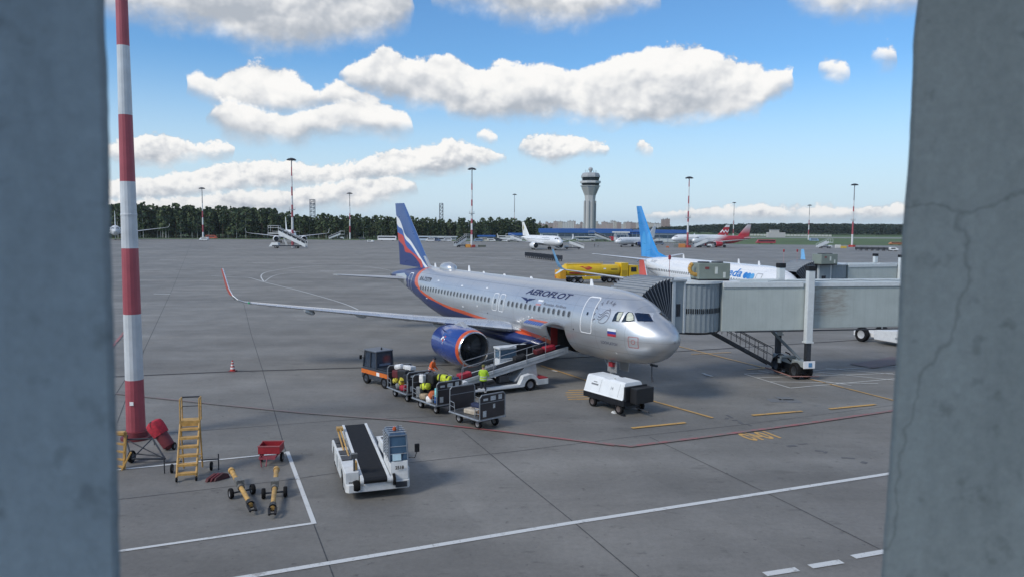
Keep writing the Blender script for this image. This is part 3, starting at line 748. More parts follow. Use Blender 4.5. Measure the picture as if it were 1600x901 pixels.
SILVER = (.54, .555, .57); NAVY = (.018, .035, .135); FLAGB = (.035, .105, .36); AORANGE = (.62, .10, .035)
WINGM = mat('wing_grey', (.42, .44, .46), .38, .25, var=.06, sc=1.2)
WINGBARE = mat('bare_leading_edge', (.66, .67, .68), .28, .55, var=.05, sc=2)
LIPM = mat('polished_intake_lip', (.72, .73, .74), .16, .95, var=.04)
TITAN = mat('exhaust_metal', (.20, .18, .16), .4, .8, var=.2)
FANM = mat('fan_blades', (.045, .05, .055), .35, .6, var=.3)
INTK = mat('intake_lining', (.10, .105, .11), .5, .2, var=.1)

def wheelset(root, name, c, r, w, strut_top, side_gap, dark=True):
    b = MB(); b.tube((c[0], c[1], r), strut_top, .10, .14, 12); b.tube((c[0], c[1] - side_gap, r), (c[0], c[1] + side_gap, r), .07, n=10)
    b.tube((c[0] + .1, c[1], r + .5), (c[0] - .9, c[1], strut_top[2] - .1), .05); b.box((c[0] + .14, c[1], r + .9), (.12, .34, .22))
    g = b.build(name, STEEL, root)
    for sg in (-1, 1):
        q = MB(); q.wheel((c[0], c[1] + sg * side_gap, r), r, w, 'y', 0, 1); q.build('wheel', [RUBBER, HUB], g)
    return g
def engine(root, t, s0, zc, r, L, paint, ring=None, name='engine', logo=None):
    """turbofan: nacelle with ring, polished lip, fan, spinner, core"""
    prof = [(0.04, r * .905), (.12, r * .945), (.35, r * .99), (.8, r * 1.05), (1.4, r * 1.085), (2.1, r * 1.08), (2.8, r * 1.02), (L * .80, r * .90), (L * .805, r * .84), (L * .5, r * .84)]
    b = MB(); b.lathe([(-a, q) for a, q in prof], (-s0, -t, zc), 'x', 40, 0, True, (lambda k: 1 if ring and k < 2 else 0))
    e = b.build(name, [paint, ring or paint], root)
    b = MB(); b.lathe([(-a, q) for a, q in ((.14, r * .94), (.04, r * .915), (-.02, r * .875), (-.015, r * .84), (.06, r * .805), (.2, r * .79))], (-s0, -t, zc), 'x', 40); b.build('intake_lip', LIPM, e)
    b = MB(); b.lathe([(-.2, r * .79), (-.6, r * .80), (-1.0, r * .815), (-1.02, r * .1)], (-s0, -t, zc), 'x', 40); b.build('intake_duct', INTK, e)
    b = MB(); nb = 18
    for k in range(nb):
        a = 2 * math.pi * k / nb; a2 = a + .30; r0, r1 = r * .24, r * .80
        v = [(-s0 - .98, r0, a), (-s0 - .80, r1, a + .12), (-s0 - .92, r1, a2 + .18), (-s0 - 1.0, r0, a2)]
        b.add([(x, -t + q * math.cos(c), zc + q * math.sin(c)) for x, q, c in v], [(0, 1, 2, 3)])
    b.build('fan', FANM, e)
    b = MB(); b.lathe([(-.62, .0), (-.68, r * .09), (-.8, r * .18), (-.98, r * .26)], (-s0, -t, zc), 'x', 20); b.build('spinner', mat('spinner_grey', (.12, .125, .13), .35), e)
    b = MB(); b.lathe([(-L * .7, r * .62), (-L * .82, r * .58), (-L * .97, r * .44), (-L * .96, r * .34), (-L * 1.1, .02)], (-s0, -t, zc), 'x', 24); b.build('core_exhaust', TITAN, e)
    return e
def pylon(root, t, s0, zc, r, L, wz, m):
    sd = 1 if t > 0 else -1
    b = MB(); y = -t
    top = [(-s0 - .9, zc + r * 1.04), (-s0 - 1.7, zc + r * 1.30), (-s0 - 2.9, wz + .02), (-s0 - L * 1.15, wz - .12), (-s0 - L * .98, zc + r * .62), (-s0 - L * .7, zc + r * .75)]
    b.prism(top, y - .17, y + .17); return b.build('pylon', m, root, bevel=.05)
# ------------------------------------------------------------------ the silver and navy jet on the stand
BD = Body(37.57, 1.975, 1.74, 5.88, 3.45)
jet = thing('airliner', 'silver and navy airliner with orange stripe on the near stand, cargo door open', 'airliner', NOSE, HEAD)
up_px = [(663.5, 421.5), (655.3, 427.4), (652.2, 434), (653.4, 443.3), (655.7, 448.7), (663.5, 457.3), (674.4, 464.3), (681.4, 469), (706.2, 479.4), (721, 483.7), (733.4, 488.4), (809.9, 520.5), (833, 524.6), (848.8, 526)]
lo_px = [(658.8, 421.5), (650.3, 427.4), (648.3, 434), (648.3, 443.3), (653.4, 451), (660.4, 458.8), (669.7, 465.8), (679, 470.5), (707.8, 484.5), (721, 489), (807, 524.6), (824.3, 527.8), (841.6, 529)]
def sz(pxs):
    q = [(z, s) for s, z in (BD.of_px(p) for p in pxs)]; q.sort(reverse=True); out = []
    for z, s in q:
        if not out or s < out[-1][1]: out.append((z, s))
    return out
UPC, LOC = sz(up_px), sz(lo_px)
UPC += [(1.55, 8.0), (1.0, 5.0)]; LOC += [(1.5, 9.5), (1.0, 6.5)]
UPC = [(6.2, 29.0)] + [p for p in UPC if p[0] < 5.8 and p[0] > 1.0]; LOC = [(6.2, 29.5)] + [p for p in LOC if p[0] < 5.8 and p[0] > 1.0]
def rules_body(nt, s, z, y, M):
    a = curve_mask_node(nt, z, UPC, .8, 6.3, 0, 40); b_ = curve_mask_node(nt, z, LOC, .8, 6.3, 0, 40)
    yield M('GREATER_THAN', s, a), AORANGE
    yield M('GREATER_THAN', s, b_), NAVY
SILV = livery('silver_and_navy_paint', SILVER, rules_body, rough=.36, metal=.62, coat=.25, var=.05)
CG = (7.12, 9.02, 1.98, 3.42)     # cargo opening
def cut(s0, s1, z0, z1, y):
    return y < -.5 and CG[0] - .01 <= s0 and s1 <= CG[1] + .01 and max(z0, z1) <= CG[3] + .09 and min(z0, z1) >= CG[2] - .17
b = MB(); BD.mesh(b, skip=cut, extra=(CG[0], CG[1], 7.5, 8.0, 8.5)); fus = b.build('fuselage', SILV, jet)
# hold behind the opening
b = MB(); HOLD = mat('hold_lining', (.06, .058, .06), .7, var=.3)
ZH = [1.86 + .17 * k for k in range(11)]
for e_ in (CG[0] + .01, CG[1] - .01):
    for z0, z1 in zip(ZH, ZH[1:]):
        b.add([(-e_, BD.side(e_, z0, 0).y + .03, z0), (-e_, 1.0, z0), (-e_, 1.0, z1), (-e_, BD.side(e_, z1, 0).y + .03, z1)], [(0, 1, 2, 3)])
b.add([(-CG[0], 1.0, ZH[0]), (-CG[1], 1.0, ZH[0]), (-CG[1], 1.0, ZH[-1]), (-CG[0], 1.0, ZH[-1])], [(0, 1, 2, 3)])
for z in (ZH[0], ZH[-1]):
    y = BD.side(8.0, z, 0).y + .03; b.add([(-CG[0], y, z), (-CG[1], y, z), (-CG[1], 1.0, z), (-CG[0], 1.0, z)], [(0, 1, 2, 3)])
b.build('cargo_hold', HOLD, jet)
b = MB(); b.bb(-CG[1] + .04, -CG[1] + .09, -1.62, -1.15, 2.1, 3.35); b.build('hold_net', mat('red_net', (.34, .03, .03), .8), jet)
# door leaf swung up and out, its skin side upward
b = MB(); rows = []
hinge = BD.side(8.3, 3.50, .02); n_ = 9
for i in range(n_ + 1):
    t = i / n_; an = R(-14) + R(44) * t * .0
    out = 1.62 * t; zz = 3.58 + 1.05 * t - 1.0 * t * t
    rows.append([Vector((-CG[0] + .02, hinge.y - out, zz)), Vector((-CG[1] - .02, hinge.y - out, zz)), Vector((-CG[1] - .02, hinge.y - out, zz - .11)), Vector((-CG[0] + .02, hinge.y - out, zz - .11))])
b.loft(rows, 0, True, True)
cdoor = b.build('cargo_door', mat('silver_paint', SILVER, .34, .62, var=.04, sc=1), jet)
def on_leaf(t, s): 
    zz = 3.60 + 1.05 * t - 1.0 * t * t; return Vector((-s, hinge.y - 1.62 * t, zz))
b = MB(); b.add([on_leaf(.64, CG[0] + .1), on_leaf(.79, CG[0] + .1), on_leaf(.79, CG[1]), on_leaf(.64, CG[1])], [(0, 1, 2, 3)], 0)
for k in range(8):
    s0 = CG[0] + .1 + k * .235; b.add([on_leaf(.81, s0), on_leaf(.985, s0), on_leaf(.985, s0 + .17), on_leaf(.81, s0 + .235)], [(0, 1, 2, 3)], 1)
b.build('door_stripe', [mat('orange_livery', AORANGE, .35), mat('navy_livery', FLAGB, .35)], cdoor)
# doors: proud panel with a white outline
WL = mat('white_outline', (.80, .81, .81), .4, var=.03)
def jet_door(name, s0, s1, z0, z1, skew=0.0, panel=True, w=.055, mp=SILV, r=.16):
    b = MB(); patch(b, BD, rrect(s0, s1, z0, z1, r, skew), None, 0, .010); d = b.build(name, mp, jet)
    b = MB(); o = rrect(s0 - w, s1 + w, z0 - w, z1 + w, r, skew); i = rrect(s0, s1, z0, z1, r * .8, skew); frame(b, BD, o, i, 0, .016); b.build('door_outline', WL, d); return d
dr = jet_door('front_door', 4.60, 5.50, 3.47, 5.36, -.0)
b = MB(); patch(b, BD, rrect(4.98, 5.12, 4.42, 4.60, .05), None, 0, .02); b.build('door_window', GLASS, dr)
sA = [BD.of_px(p) for p in ((640.5, 436), (646, 444), (648.5, 465), (641, 440))]
jet_door('rear_door', 30.35, 31.15, 3.35, 5.25, 0, mp=mat('navy_skin', NAVY, .3, .0, coat=.3))
for s0 in (14.06, 14.93):
    d = jet_door('overwing_exit', s0, s0 + .56, 3.72, 4.80, 0, w=.045, r=.14)
    b = MB(); patch(b, BD, rrect(s0 + .17, s0 + .40, 4.16, 4.48, .1), None, 0, .02); b.build('door_window', mat('cabin_window_glass', (.05, .055, .065), .25, var=.2), d)
CW = mat('cabin_window_glass', (.05, .055, .065), .25, var=.2); WF = mat('window_surround', (.40, .42, .44), .35, .6)
b = MB(); patch(b, BD, rrect(8.0 - .115, 8.0 + .115, 4.14, 4.47, .11), None, 0, .010)
frame(b, BD, rrect(8.0 - .15, 8.0 + .15, 4.10, 4.51, .145), rrect(8.0 - .115, 8.0 + .115, 4.14, 4.47, .11), 1, .011); wmesh = b.mesh('cabin_window', [CW, WF])
for k in range(41):
    s = 6.72 + .5207 * k
    if any(abs(s - q) < .42 for q in (14.34, 15.21)): continue
    o = bpy.data.objects.new('cabin_window', wmesh); COL.objects.link(o); o.parent = jet; o.location.x = -(s - 8.0)
    if s > 23.5:
        pa, pb = BD.side(s, 4.3), BD.side(8.0, 4.3); o.location.y = (pa.y - pb.y) - .004
# flight deck windows traced on the skin
def zoomed(pts, x0, y0, k): return [(x0 + p[0] / k, y0 + p[1] / k) for p in pts]
def px_patch(mb, pts, m=0, off=.012): patch(mb, BD, [BD.of_px(p) for p in pts], None, m, off, maxlen=.09)
W3 = zoomed([(572, 462), (590, 420), (612, 375), (640, 350), (708, 350), (690, 395), (655, 462)], 880, 440, 7.51)
W2 = zoomed([(686, 466), (705, 430), (735, 380), (765, 352), (812, 360), (835, 400), (838, 458), (775, 470)], 880, 440, 7.51)
W1 = zoomed([(838, 366), (880, 362), (1012, 372), (1062, 466), (960, 466), (872, 460)], 880, 440, 7.51)
PALE = mat('window_blind', (.52, .54, .44), .5, var=.2, sc=6)
SURR = mat('window_frame_silver', (.66, .68, .70), .25, .5)
for P_, blind in ((W3, zoomed([(655, 362), (702, 356), (686, 398), (652, 455), (628, 452), (634, 400)], 880, 440, 7.51)), (W2, zoomed([(752, 384), (772, 362), (806, 366), (826, 402), (828, 448), (772, 460), (740, 452)], 880, 440, 7.51)), (W1, None)):
    cx = sum(p[0] for p in P_) / len(P_); cy = sum(p[1] for p in P_) / len(P_)
    b = MB(); px_patch(b, P_, 0, .022); w = b.build('cockpit_window', GLASS if blind else mat('windscreen', (.008, .014, .035), .06, spec=.9), jet)
    b = MB(); px_patch(b, [(cx + (p[0] - cx) * 1.10, cy + (p[1] - cy) * 1.14) for p in P_], 0, .008); b.build('window_frame', SURR, w)
    if blind: b = MB(); px_patch(b, blind, 0, .028); b.build('blind', PALE, w)
# the other half of the windscreen, past the centre post
b = MB()
pts = [BD.of_px(p) for p in W1]
patch(b, BD, [(s, z) for s, z in pts], None, 0, .020, sd=1, maxlen=.09); b.build('cockpit_window', MATS['windscreen'], jet)
# lettering and marks
INK = mat('navy_lettering', (.012, .018, .075), .4); GREYI = mat('grey_lettering', (.16, .17, .21), .4)
b = MB(); lettering(b, BD, 'AEROFLOT', 9.60, 5.22, .33, 0, width=4.85, shear=.32, bold=.022, off=.012); b.build('airline_title', INK, jet)
b = MB(); lettering(b, BD, 'Russian Airlines', 8.35, 4.66, .17, 0, width=2.35, shear=.25, off=.012); b.build('airline_subtitle', GREYI, jet)
es_, ez_ = BD.of_px((824, 469)); b = MB()
for sg in (-1, 1):   # spread wings with a small shield between
    for k in range(4):
        z0 = ez_ + .035 * k; patch(b, BD, [(es_ + sg * .07, z0 - .02), (es_ + sg * (.34 + .16 * k), z0 + .01 * k), (es_ + sg * (.32 + .16 * k), z0 + .03 + .01 * k), (es_ + sg * .07, z0 + .025)], None, 0, .012)
patch(b, BD, [(es_ + .10 * math.cos(R(a)), ez_ - .04 + .12 * math.sin(R(a))) for a in range(0, 360, 36)], None, 0, .013); b.build('winged_emblem', INK, jet)
b = MB(); patch(b, BD, [(10.35, 4.50), (9.80, 4.50), (9.74, 4.60), (10.29, 4.60)], None, 0, .012); patch(b, BD, [(10.28, 4.62), (9.72, 4.62), (9.66, 4.72), (10.22, 4.72)], None, 1, .012)
patch(b, BD, [(10.21, 4.74), (9.65, 4.74), (9.59, 4.84), (10.15, 4.84)], None, 2, .012); b.build('flag', [mat('pale_red_flag', (.52, .26, .26), .4), mat('pale_blue_flag', (.42, .46, .58), .4), WL], jet)
b = MB(); lettering(b, BD, 'RA-73779', 27.15, 5.0, .34, 0, width=2.3, bold=.02, off=.012); b.build('registration', mat('black_lettering', (.05, .055, .07), .4), jet)
fs, fz = BD.of_px((955.5, 519)); b = MB()
for k, mm in enumerate((2, 1, 0)): patch(b, BD, [(fs + .30, fz - .21 + .14 * k), (fs - .30, fz - .21 + .14 * k), (fs - .30, fz - .075 + .14 * k), (fs + .30, fz - .075 + .14 * k)], None, 2 - mm if False else k, .012)
b.build('flag', [mat('flag_red', (.42, .03, .05), .4), mat('flag_blue', (.03, .05, .26), .4), WL], jet)
ns, nz = BD.of_px((951.5, 535.5)); b = MB(); lettering(b, BD, 'S.DOVLATOV', ns, nz, .17, 0, width=1.25, bold=.02, off=.012); b.build('aircraft_name', GREYI, jet)
ns, nz = BD.of_px((989, 534.5)); b = MB()
frame(b, BD, rrect(ns - .30, ns + .30, nz - .30, nz + .30, .06), rrect(ns - .265, ns + .265, nz - .265, nz + .265, .05), 0, .012); frame(b, BD, rrect(ns - .12, ns + .12, nz - .10, nz + .14, .1), rrect(ns - .09, ns + .09, nz - .07, nz + .11, .08), 0, .012)
b.build('static_port_mark', mat('faded_red_mark', (.40, .16, .16), .4), jet)
# alliance roundel: ring, three waves, letters on an arc
es, ez = BD.of_px((942.5, 491.5)); b = MB()
N_ = 40; ring_o = [(es - .46 * math.cos(2 * math.pi * k / N_), ez + .46 * math.sin(2 * math.pi * k / N_)) for k in range(N_)]
half = list(range(27, 41)) + list(range(0, 3))
arc = [R(a) for a in range(-125, 60, 6)]
po = [(es - .47 * math.cos(a), ez + .47 * math.sin(a)) for a in arc]; pi = [(es - .435 * math.cos(a), ez + .435 * math.sin(a)) for a in arc]
patch(b, BD, po + pi, [(k, k + 1, len(arc) + k + 1, len(arc) + k) for k in range(len(arc) - 1)], 0, .012)
for q in (-.14, 0, .14):
    xs = [-.36 + .06 * k for k in range(13)]; f = lambda x: ez + q + x * .28 + .09 * math.sin(x * 9)
    o_ = [(es - x, f(x) + .025) for x in xs]; i_ = [(es - x, f(x) - .025) for x in xs]
    patch(b, BD, o_ + i_, [(k, k + 1, 13 + k + 1, 13 + k) for k in range(12)], 0, .012)
for ch, a in zip('SKYTEAM', (205, 180, 155, 128, 104, 82, 60)):
    P, F = text2d(ch, .22, bold=.008); ca, sa = math.cos(R(a - 90)), math.sin(R(a - 90)); cx, cz = .68 * math.cos(R(a)), .68 * math.sin(R(a))
    patch(b, BD, [(es - (cx + p[0] * ca - p[1] * sa), ez + cz + p[0] * sa + p[1] * ca) for p in P], F, 0, .012)
b.build('alliance_roundel', GREYI, jet)
for s, z, w, h in ((19.8, 3.5, .25, .07), (10.9, 3.72, .16, .10), (10.5, 3.72, .16, .10), (24.6, 5.05, .3, .08), (17.6, 3.75, .12, .12), (20.5, 4.95, .28, .08), (16.9, 5.05, .22, .07), (26.3, 3.55, .3, .08), (3.0, 2.55, .1, .1)):
    b = MB(); patch(b, BD, rrect(s - w / 2, s + w / 2, z - h / 2, z + h / 2, min(w, h) * .2), None, 0, .012); b.build('service_placard', WL, jet)
for s, z in ((10.1, 3.60), (16.2, 3.4), (6.2, 3.5)):
    b = MB(); patch(b, BD, rrect(s - .05, s + .05, z - .05, z + .05, .04), None, 0, .012); b.build('service_port', DARKST, jet)
# belly fairing
rings = []
for s in (10.6, 10.9, 11.4, 12.2, 13.5, 15, 17, 18.5, 19.6, 20.6, 21.2, 21.5):
    u = min(1, (s - 10.5) / 2.6, (21.6 - s) / 2.6); u = math.sin(u * math.pi / 2) if u > 0 else 0; w = 1.3 + 1.0 * u; hb = 1.75 - .36 * u; ht = 2.2 + .75 * u
    rings.append([Vector((-s, w * math.cos(a), (hb + ht) / 2 + (ht - hb) / 2 * math.sin(a))) for a in [2 * math.pi * k / 28 for k in range(28)]])
b = MB(); b.loft(rings); b.build('belly_fairing', SILV, jet)
# wings
def wing(sd, flip=1):
    Y = lambda t: -t * sd
    S = [((1.2), 12.0, 19.2, 2.55, .135), (2.1, 12.7, 19.3, 2.72, .125), (6.4, 15.3, 19.6, 3.18, .115), (11.0, 17.75, 20.9, 3.68, .11), (15.0, 19.95, 22.0, 4.12, .105), (16.6, 20.85, 22.5, 4.30, .10)]
    secs = [((-a, Y(t), z), (-c, Y(t), z - .10 + (.02 if t > 3 else -.05)), (c - a) * th, (0, 0, 1)) for t, a, c, z, th in S]
    b = foil(secs); w = b.build('wing', WINGM, jet)
    b = MB()   # slats along the leading edge
    for (t0, a0, c0, z0, h0), (t1, a1, c1, z1, h1) in zip(S[1:], S[2:]):
        g = []
        for t, a, c, z, th in ((t0, a0, c0, z0, h0), (t1, a1, c1, z1, h1)):
            k = (c - a) * th * .52; g.append([Vector((-a - .02 - dx, Y(t), z + dz)) for dx, dz in ((-.05, .0), (.02, k * .5), (.16, k * .78), (.40, k * 1.02), (.40, k * 1.02 - .02), (.16, -k * .45), (.02, -k * .3))])
        b.loft(g, 0, True, False)
    b.build('slat', WINGBARE, w)
    # flap track fairings
    for t, s in ((6.6, 19.4), (9.6, 20.3), (12.8, 21.2)):
        z = 2.55 + (t - 2) * .092
        b = MB(); b.lathe([(0.9, .02), (.5, .14), (-.2, .20), (-1.0, .16), (-1.7, .03)], (-s + .3, Y(t), z), 'x', 14); b.build('flap_fairing', WINGM, w)
    # sharklet
    pts = [(16.6, 20.85, 22.5, 4.30, 0), (16.95, 21.12, 22.6, 4.36, .22), (17.3, 21.45, 22.75, 4.50, .55), (17.56, 21.8, 22.95, 4.78, .85), (17.72, 22.1, 23.1, 5.2, 1.0), (17.95, 22.75, 23.4, 6.45, 1.0)]
    secs = [((-a, Y(t), z), (-c, Y(t), z - .05), (c - a) * .09, (0, math.sin(k * R(82)) * sd, math.cos(k * R(82)))) for t, a, c, z, k in pts]
    b = foil(secs[:4]); b.build('wing_tip', WINGM, w)
    b = foil(secs[3:]); b.build('sharklet', banded('sharklet_orange', [(99, (.50, .085, .06))], .4), w)
    b = MB(); b.path([(-a + .01, Y(t), z) for t, a, c, z, k in pts[2:]], .035, 8); b.build('sharklet_edge', WINGBARE, w)
    b = MB(); b.lathe([(.16, .01), (.1, .06), (-.1, .06), (-.2, .02)], (-20.95, Y(16.75), 4.34), 'x', 10); b.build('navigation_light', mat('green_lens' if sd > 0 else 'red_lens', (.02, .3, .12) if sd > 0 else (.4, .02, .02), .15), w)
    return w
ENB = livery('nacelle_navy', (.022, .055, .25), lambda nt, s, z, y, M: [], rough=.2, coat=.8)
for sd in (1, -1):
    wing(sd)
    e = engine(jet, 5.75 * sd, 11.06, 1.92, 1.16, 4.9, ENB, mat('orange_livery', AORANGE, .35))
    pylon(jet, 5.75 * sd, 11.06, 1.92, 1.16, 4.9, 2.98, WINGM)
    if sd > 0:
        b = MB()    # small winged emblem on the cowling
        def on_cowl(a, th): 
            rr = 1.16 * 1.09; return Vector((-11.06 - a, -5.75 - rr * math.cos(th), 1.9 + rr * math.sin(th)))
        for a, t0, w, h, mm in ((1.9, .42, .22, .10, 0), (1.7, .50, .16, .08, 1), (2.06, .33, .14, .10, 0), (1.86, .28, .14, .12, 1), (1.7, .36, .12, .07, 0), (1.9, .14, .03, .12, 0)):
            b.add([on_cowl(a, t0), on_cowl(a + w, t0), on_cowl(a + w, t0 + h), on_cowl(a, t0 + h)], [(0, 1, 2, 3)], mm)
        b.build('cowling_emblem', [WL, mat('emblem_red', (.45, .05, .05), .4)], e)
        b = MB(); b.add([(-12.2, -5.75 - 1.2 * math.cos(.6), 1.9 + 1.28 * math.sin(.6)), (-12.9, -5.75 - 1.25 * math.cos(.72), 1.9 + 1.36 * math.sin(.72)), (-13.3, -5.75 - 1.75 * math.cos(.8), 1.9 + 1.75 * math.sin(.8)), (-13.3, -5.75 - 1.24 * math.cos(.72), 1.9 + 1.33 * math.sin(.72))], [(0, 1, 2, 3)]); b.build('nacelle_strake', ENB, e)
# tail
FIN = [(29.3, 36.1, 5.72, .55), (30.6, 36.25, 7.0, .46), (32.6, 36.65, 9.0, .34), (35.05, 37.12, 11.36, .18)]
fz1 = lambda pts: sorted((lambda q: (q[0], q[2]))(to_plane(p, t=0)) for p in zoomed(pts, 500, 300, 5.3))
WU = fz1([(628, 192), (640, 205), (662, 228), (690, 292), (707, 342), (760, 402), (800, 462), (860, 562), (905, 628)])
WLo = fz1([(634, 262), (650, 285), (692, 318), (704, 362), (715, 388), (760, 436), (820, 524), (868, 600), (895, 640)])
RU = fz1([(630, 328), (660, 345), (700, 372), (715, 432), (770, 492), (820, 534), (860, 584), (870, 640)])
RL = fz1([(640, 390), (665, 415), (700, 452), (713, 494), (770, 512), (818, 560), (846, 606), (852, 640)])
def rules_fin(nt, s, z, y, M):
    g = lambda pts: curve_mask_node(nt, s, pts, 27, 38, 0, 12)
    wu, wl, ru, rl = g(WU), g(WLo), g(RU), g(RL)
    front = M('GREATER_THAN', s, M('SUBTRACT', 31.5, M('MULTIPLY', M('SUBTRACT', z, 5.4), .0)))
    yield M('LESS_THAN', z, wu), (.72, .73, .74)
    yield M('LESS_THAN', z, wl), FLAGB
    yield M('LESS_THAN', z, ru), (.50, .055, .045)
    yield M('LESS_THAN', z, rl), (.016, .036, .15)
    yield M('LESS_THAN', s, M('SUBTRACT', 29.2, 0.0)), SILVER
FINM = livery('tail_flag_paint', (.032, .085, .25), rules_fin, rough=.32, coat=.3)
b = foil([((-a, 0, z), (-c, 0, z + .02), th, (0, 1, 0)) for a, c, z, th in FIN]); fin = b.build('tail_fin', FINM, jet)
b = MB(); b.prism([(-27.0, 5.80), (-29.5, 5.98), (-30.4, 6.75), (-31.5, 6.8), (-31.5, 5.6), (-27.5, 5.6)], -.10, .10); b.build('dorsal_fillet', MATS['silver_paint'], jet, bevel=.06)
for sd in (1, -1):
    Y = lambda t: -t * sd
    b = foil([((-31.9, Y(.3), 4.62), (-36.0, Y(.3), 4.6), .42, (0, 0, 1)), ((-32.4, Y(.95), 4.66), (-36.0, Y(.95), 4.64), .36, (0, 0, 1)), ((-35.35, Y(6.1), 4.98), (-36.65, Y(6.22), 4.96), .13, (0, 0, 1))])
    h = b.build('horizontal_stabiliser', WINGM, jet)
    b = MB(); patch(b, BD, [(31.7, 4.3), (32.6, 3.95), (35.6, 4.55), (35.6, 4.9), (33.0, 5.15), (31.9, 4.95)], None, 0, .02, sd=-sd); b.build('root_plate', mat('silver_paint', SILVER, .34, .62), h)
b = MB(); b.lathe([(-37.4, .26), (-38.05, .16), (-38.0, .12), (-37.6, .1)], (0, 0, 4.74), 'x', 18); b.build('auxiliary_exhaust', TITAN, jet)
# roof antennas, satellite dome
b = MB(); b.lathe([(1.0, 0), (.93, .2), (.6, .46), (0, .56), (-.8, .46), (-1.3, .2), (-1.45, 0)], (-26.0, 0, 5.86), 'x', 24); dome = b.build('satellite_dome', mat('silver_paint', SILVER, .34, .62), jet); dome.scale = (1, 1, 1)
for s, h in ((28.3, .34), (22.3, .42), (6.9, .36), (13.5, .12), (17.0, .10), (20.0, .1)):
    b = MB(); b.prism([(-s, 5.84), (-s - .34, 5.84), (-s - .30, 5.88 + h), (-s - .16, 5.88 + h)], -.025, .025); b.build('antenna', WL, jet)
# landing gear with its doors
g = wheelset(jet, 'nose_gear', (-5.07, 0, 0), .38, .22, (-5.1, 0, 2.0), .26)
b = MB(); b.bb(-4.9, -4.1, -.46, -.42, 1.15, 1.80); b.bb(-4.9, -4.1, .42, .46, 1.15, 1.80); b.build('gear_door', MATS['silver_paint'], g)
b = MB(); b.bb(-4.6, -4.25, -.64, -.46, 1.5, 1.75); b.build('steering_pin_flag', REDP, g)
for sd in (1, -1):
    g = wheelset(jet, 'main_gear', (-17.7, -3.8 * sd, 0), .58, .40, (-17.6, -3.6 * sd, 2.7), .46)
    b = MB(); b.bb(-18.2, -17.2, -4.15 * sd - .02, -4.15 * sd + .02, 1.0, 2.5); b.build('gear_door', WINGM, g)
b = MB(); b.box((-1.55, 0, 1.98), (.5, .12, .10)); b.tube((-1.6, -.1, 2.0), (-1.6, -.1, 1.35), .03); b.tube((-1.6, -.1, 1.35), (-1.5, -.1, 1.1), .05); b.build('hanging_cable', DARKST, jet)
# ------------------------------------------------------------------ the other airliners
def jetliner(name, label, pos, head, body, paint, fin_paint, wing_m, eng_m, spec, scale=1.0, windows=True, group=None, cockpit=True, ring=None):
    root = thing(name, label, 'airliner', pos, head, group, scale)
    n = spec.get('n', 40)
    b = MB(); body.mesh(b, n=n, step=.8); b.build('fuselage', paint, root)
    w0 = spec['wing']
    for sd in (1, -1):
        Y = lambda t: -t * sd
        secs = [((-a, Y(t), z), (-c, Y(t), z - .08), (c - a) * th, (0, 0, 1)) for t, a, c, z, th in w0]
        b = foil(secs); w = b.build('wing', wing_m, root)
        if spec.get('winglet'):
            pts = spec['winglet']; ws = [((-a, Y(t), z), (-c, Y(t), z - .03), (c - a) * .09, (0, math.sin(k * R(80)) * sd, math.cos(k * R(80)))) for t, a, c, z, k in pts]
            b = foil(ws); b.build('winglet', spec['winglet_m'], w)
        if spec.get('scimitar'):
            ws = [((-a, Y(t), z), (-c, Y(t), z - .03), (c - a) * .09, (0, -.7 * sd, .7)) for t, a, c, z in spec['scimitar']]
            b = foil(ws); b.build('winglet', spec['scimitar_m'], w)
        t, s0, zc, r, L = spec['engine']
        engine(root, t * sd, s0, zc, r, L, eng_m, ring); pylon(root, t * sd, s0, zc, r, L, spec['pylon_z'], wing_m)
        st = spec['stab']
        b = foil([((-a, Y(t), z), (-c, Y(t), z - .02), th, (0, 0, 1)) for t, a, c, z, th in st]); b.build('horizontal_stabiliser', wing_m, root)
        t, s0, r, w_ = spec['gear']; wheelset(root, 'main_gear', (-s0, -t * sd, 0), r, w_, (-s0, -t * sd * .95, zc + r + .8), w_ * 1.1)
    wheelset(root, 'nose_gear', (-spec['nose_gear'], 0, 0), .36, .22, (-spec['nose_gear'] - .1, 0, body.bot(5) + .3), .24)
    b = foil([((-a, 0, z), (-c, 0, z + .02), th, (0, 1, 0)) for a, c, z, th in spec['fin']]); b.build('tail_fin', fin_paint, root)
    if cockpit:
        zt, zb = body.zt_, body.zb_; a = zt - zb; k = body.k_
        for sd in (-1, 1):
            for pts in ([(1.72, .72), (1.05, .665), (1.9, .67), (2.15, .80), (2.0, .79)], [(2.25, .67), (3.0, .68), (2.85, .77), (2.3, .80)]):
                b = MB(); patch(b, body, [(s * k, zb + a * (q + spec.get('ck', 0))) for s, q in pts], None, 0, .03, sd, maxlen=.2); b.build('cockpit_window', GLASS, root)
    if windows:
        zw = spec['window_z']; q0 = 9.0
        b = MB(); patch(b, body, rrect(q0 - .12, q0 + .12, zw - .17, zw + .17, .1), None, 0, .02); wm = b.mesh('cabin_window', [CW])
        for sd in spec.get('window_sides', (-1,)):
            for k in range(spec['windows'][2]):
                s = spec['windows'][0] + (spec['windows'][1] - spec['windows'][0]) * k / (spec['windows'][2] - 1)
                o = bpy.data.objects.new('cabin_window', wm); COL.objects.link(o); o.parent = root
                pa, pb = body.side(s, zw, 0, -1), body.side(q0, zw, 0, -1)
                o.location = (-(s - q0), (pa.y - pb.y) * (1 if sd < 0 else -1), 0)
                if sd > 0: o.scale.y = -1
    return root
def mkbody(*a, **k):
    B = Body(*a, **k); B.zb_, B.zt_, B.k_ = a[2], a[3], k.get('k', 1.0); return B
WHITEJ = lambda: MATS.get('airliner_white') or livery('airliner_white', (.74, .75, .76), lambda nt, s, z, y, M: [], rough=.28, coat=.4, var=.03)
def W_rules(*r): return lambda nt, s, z, y, M: list(r and r[0](nt, s, z, y, M))
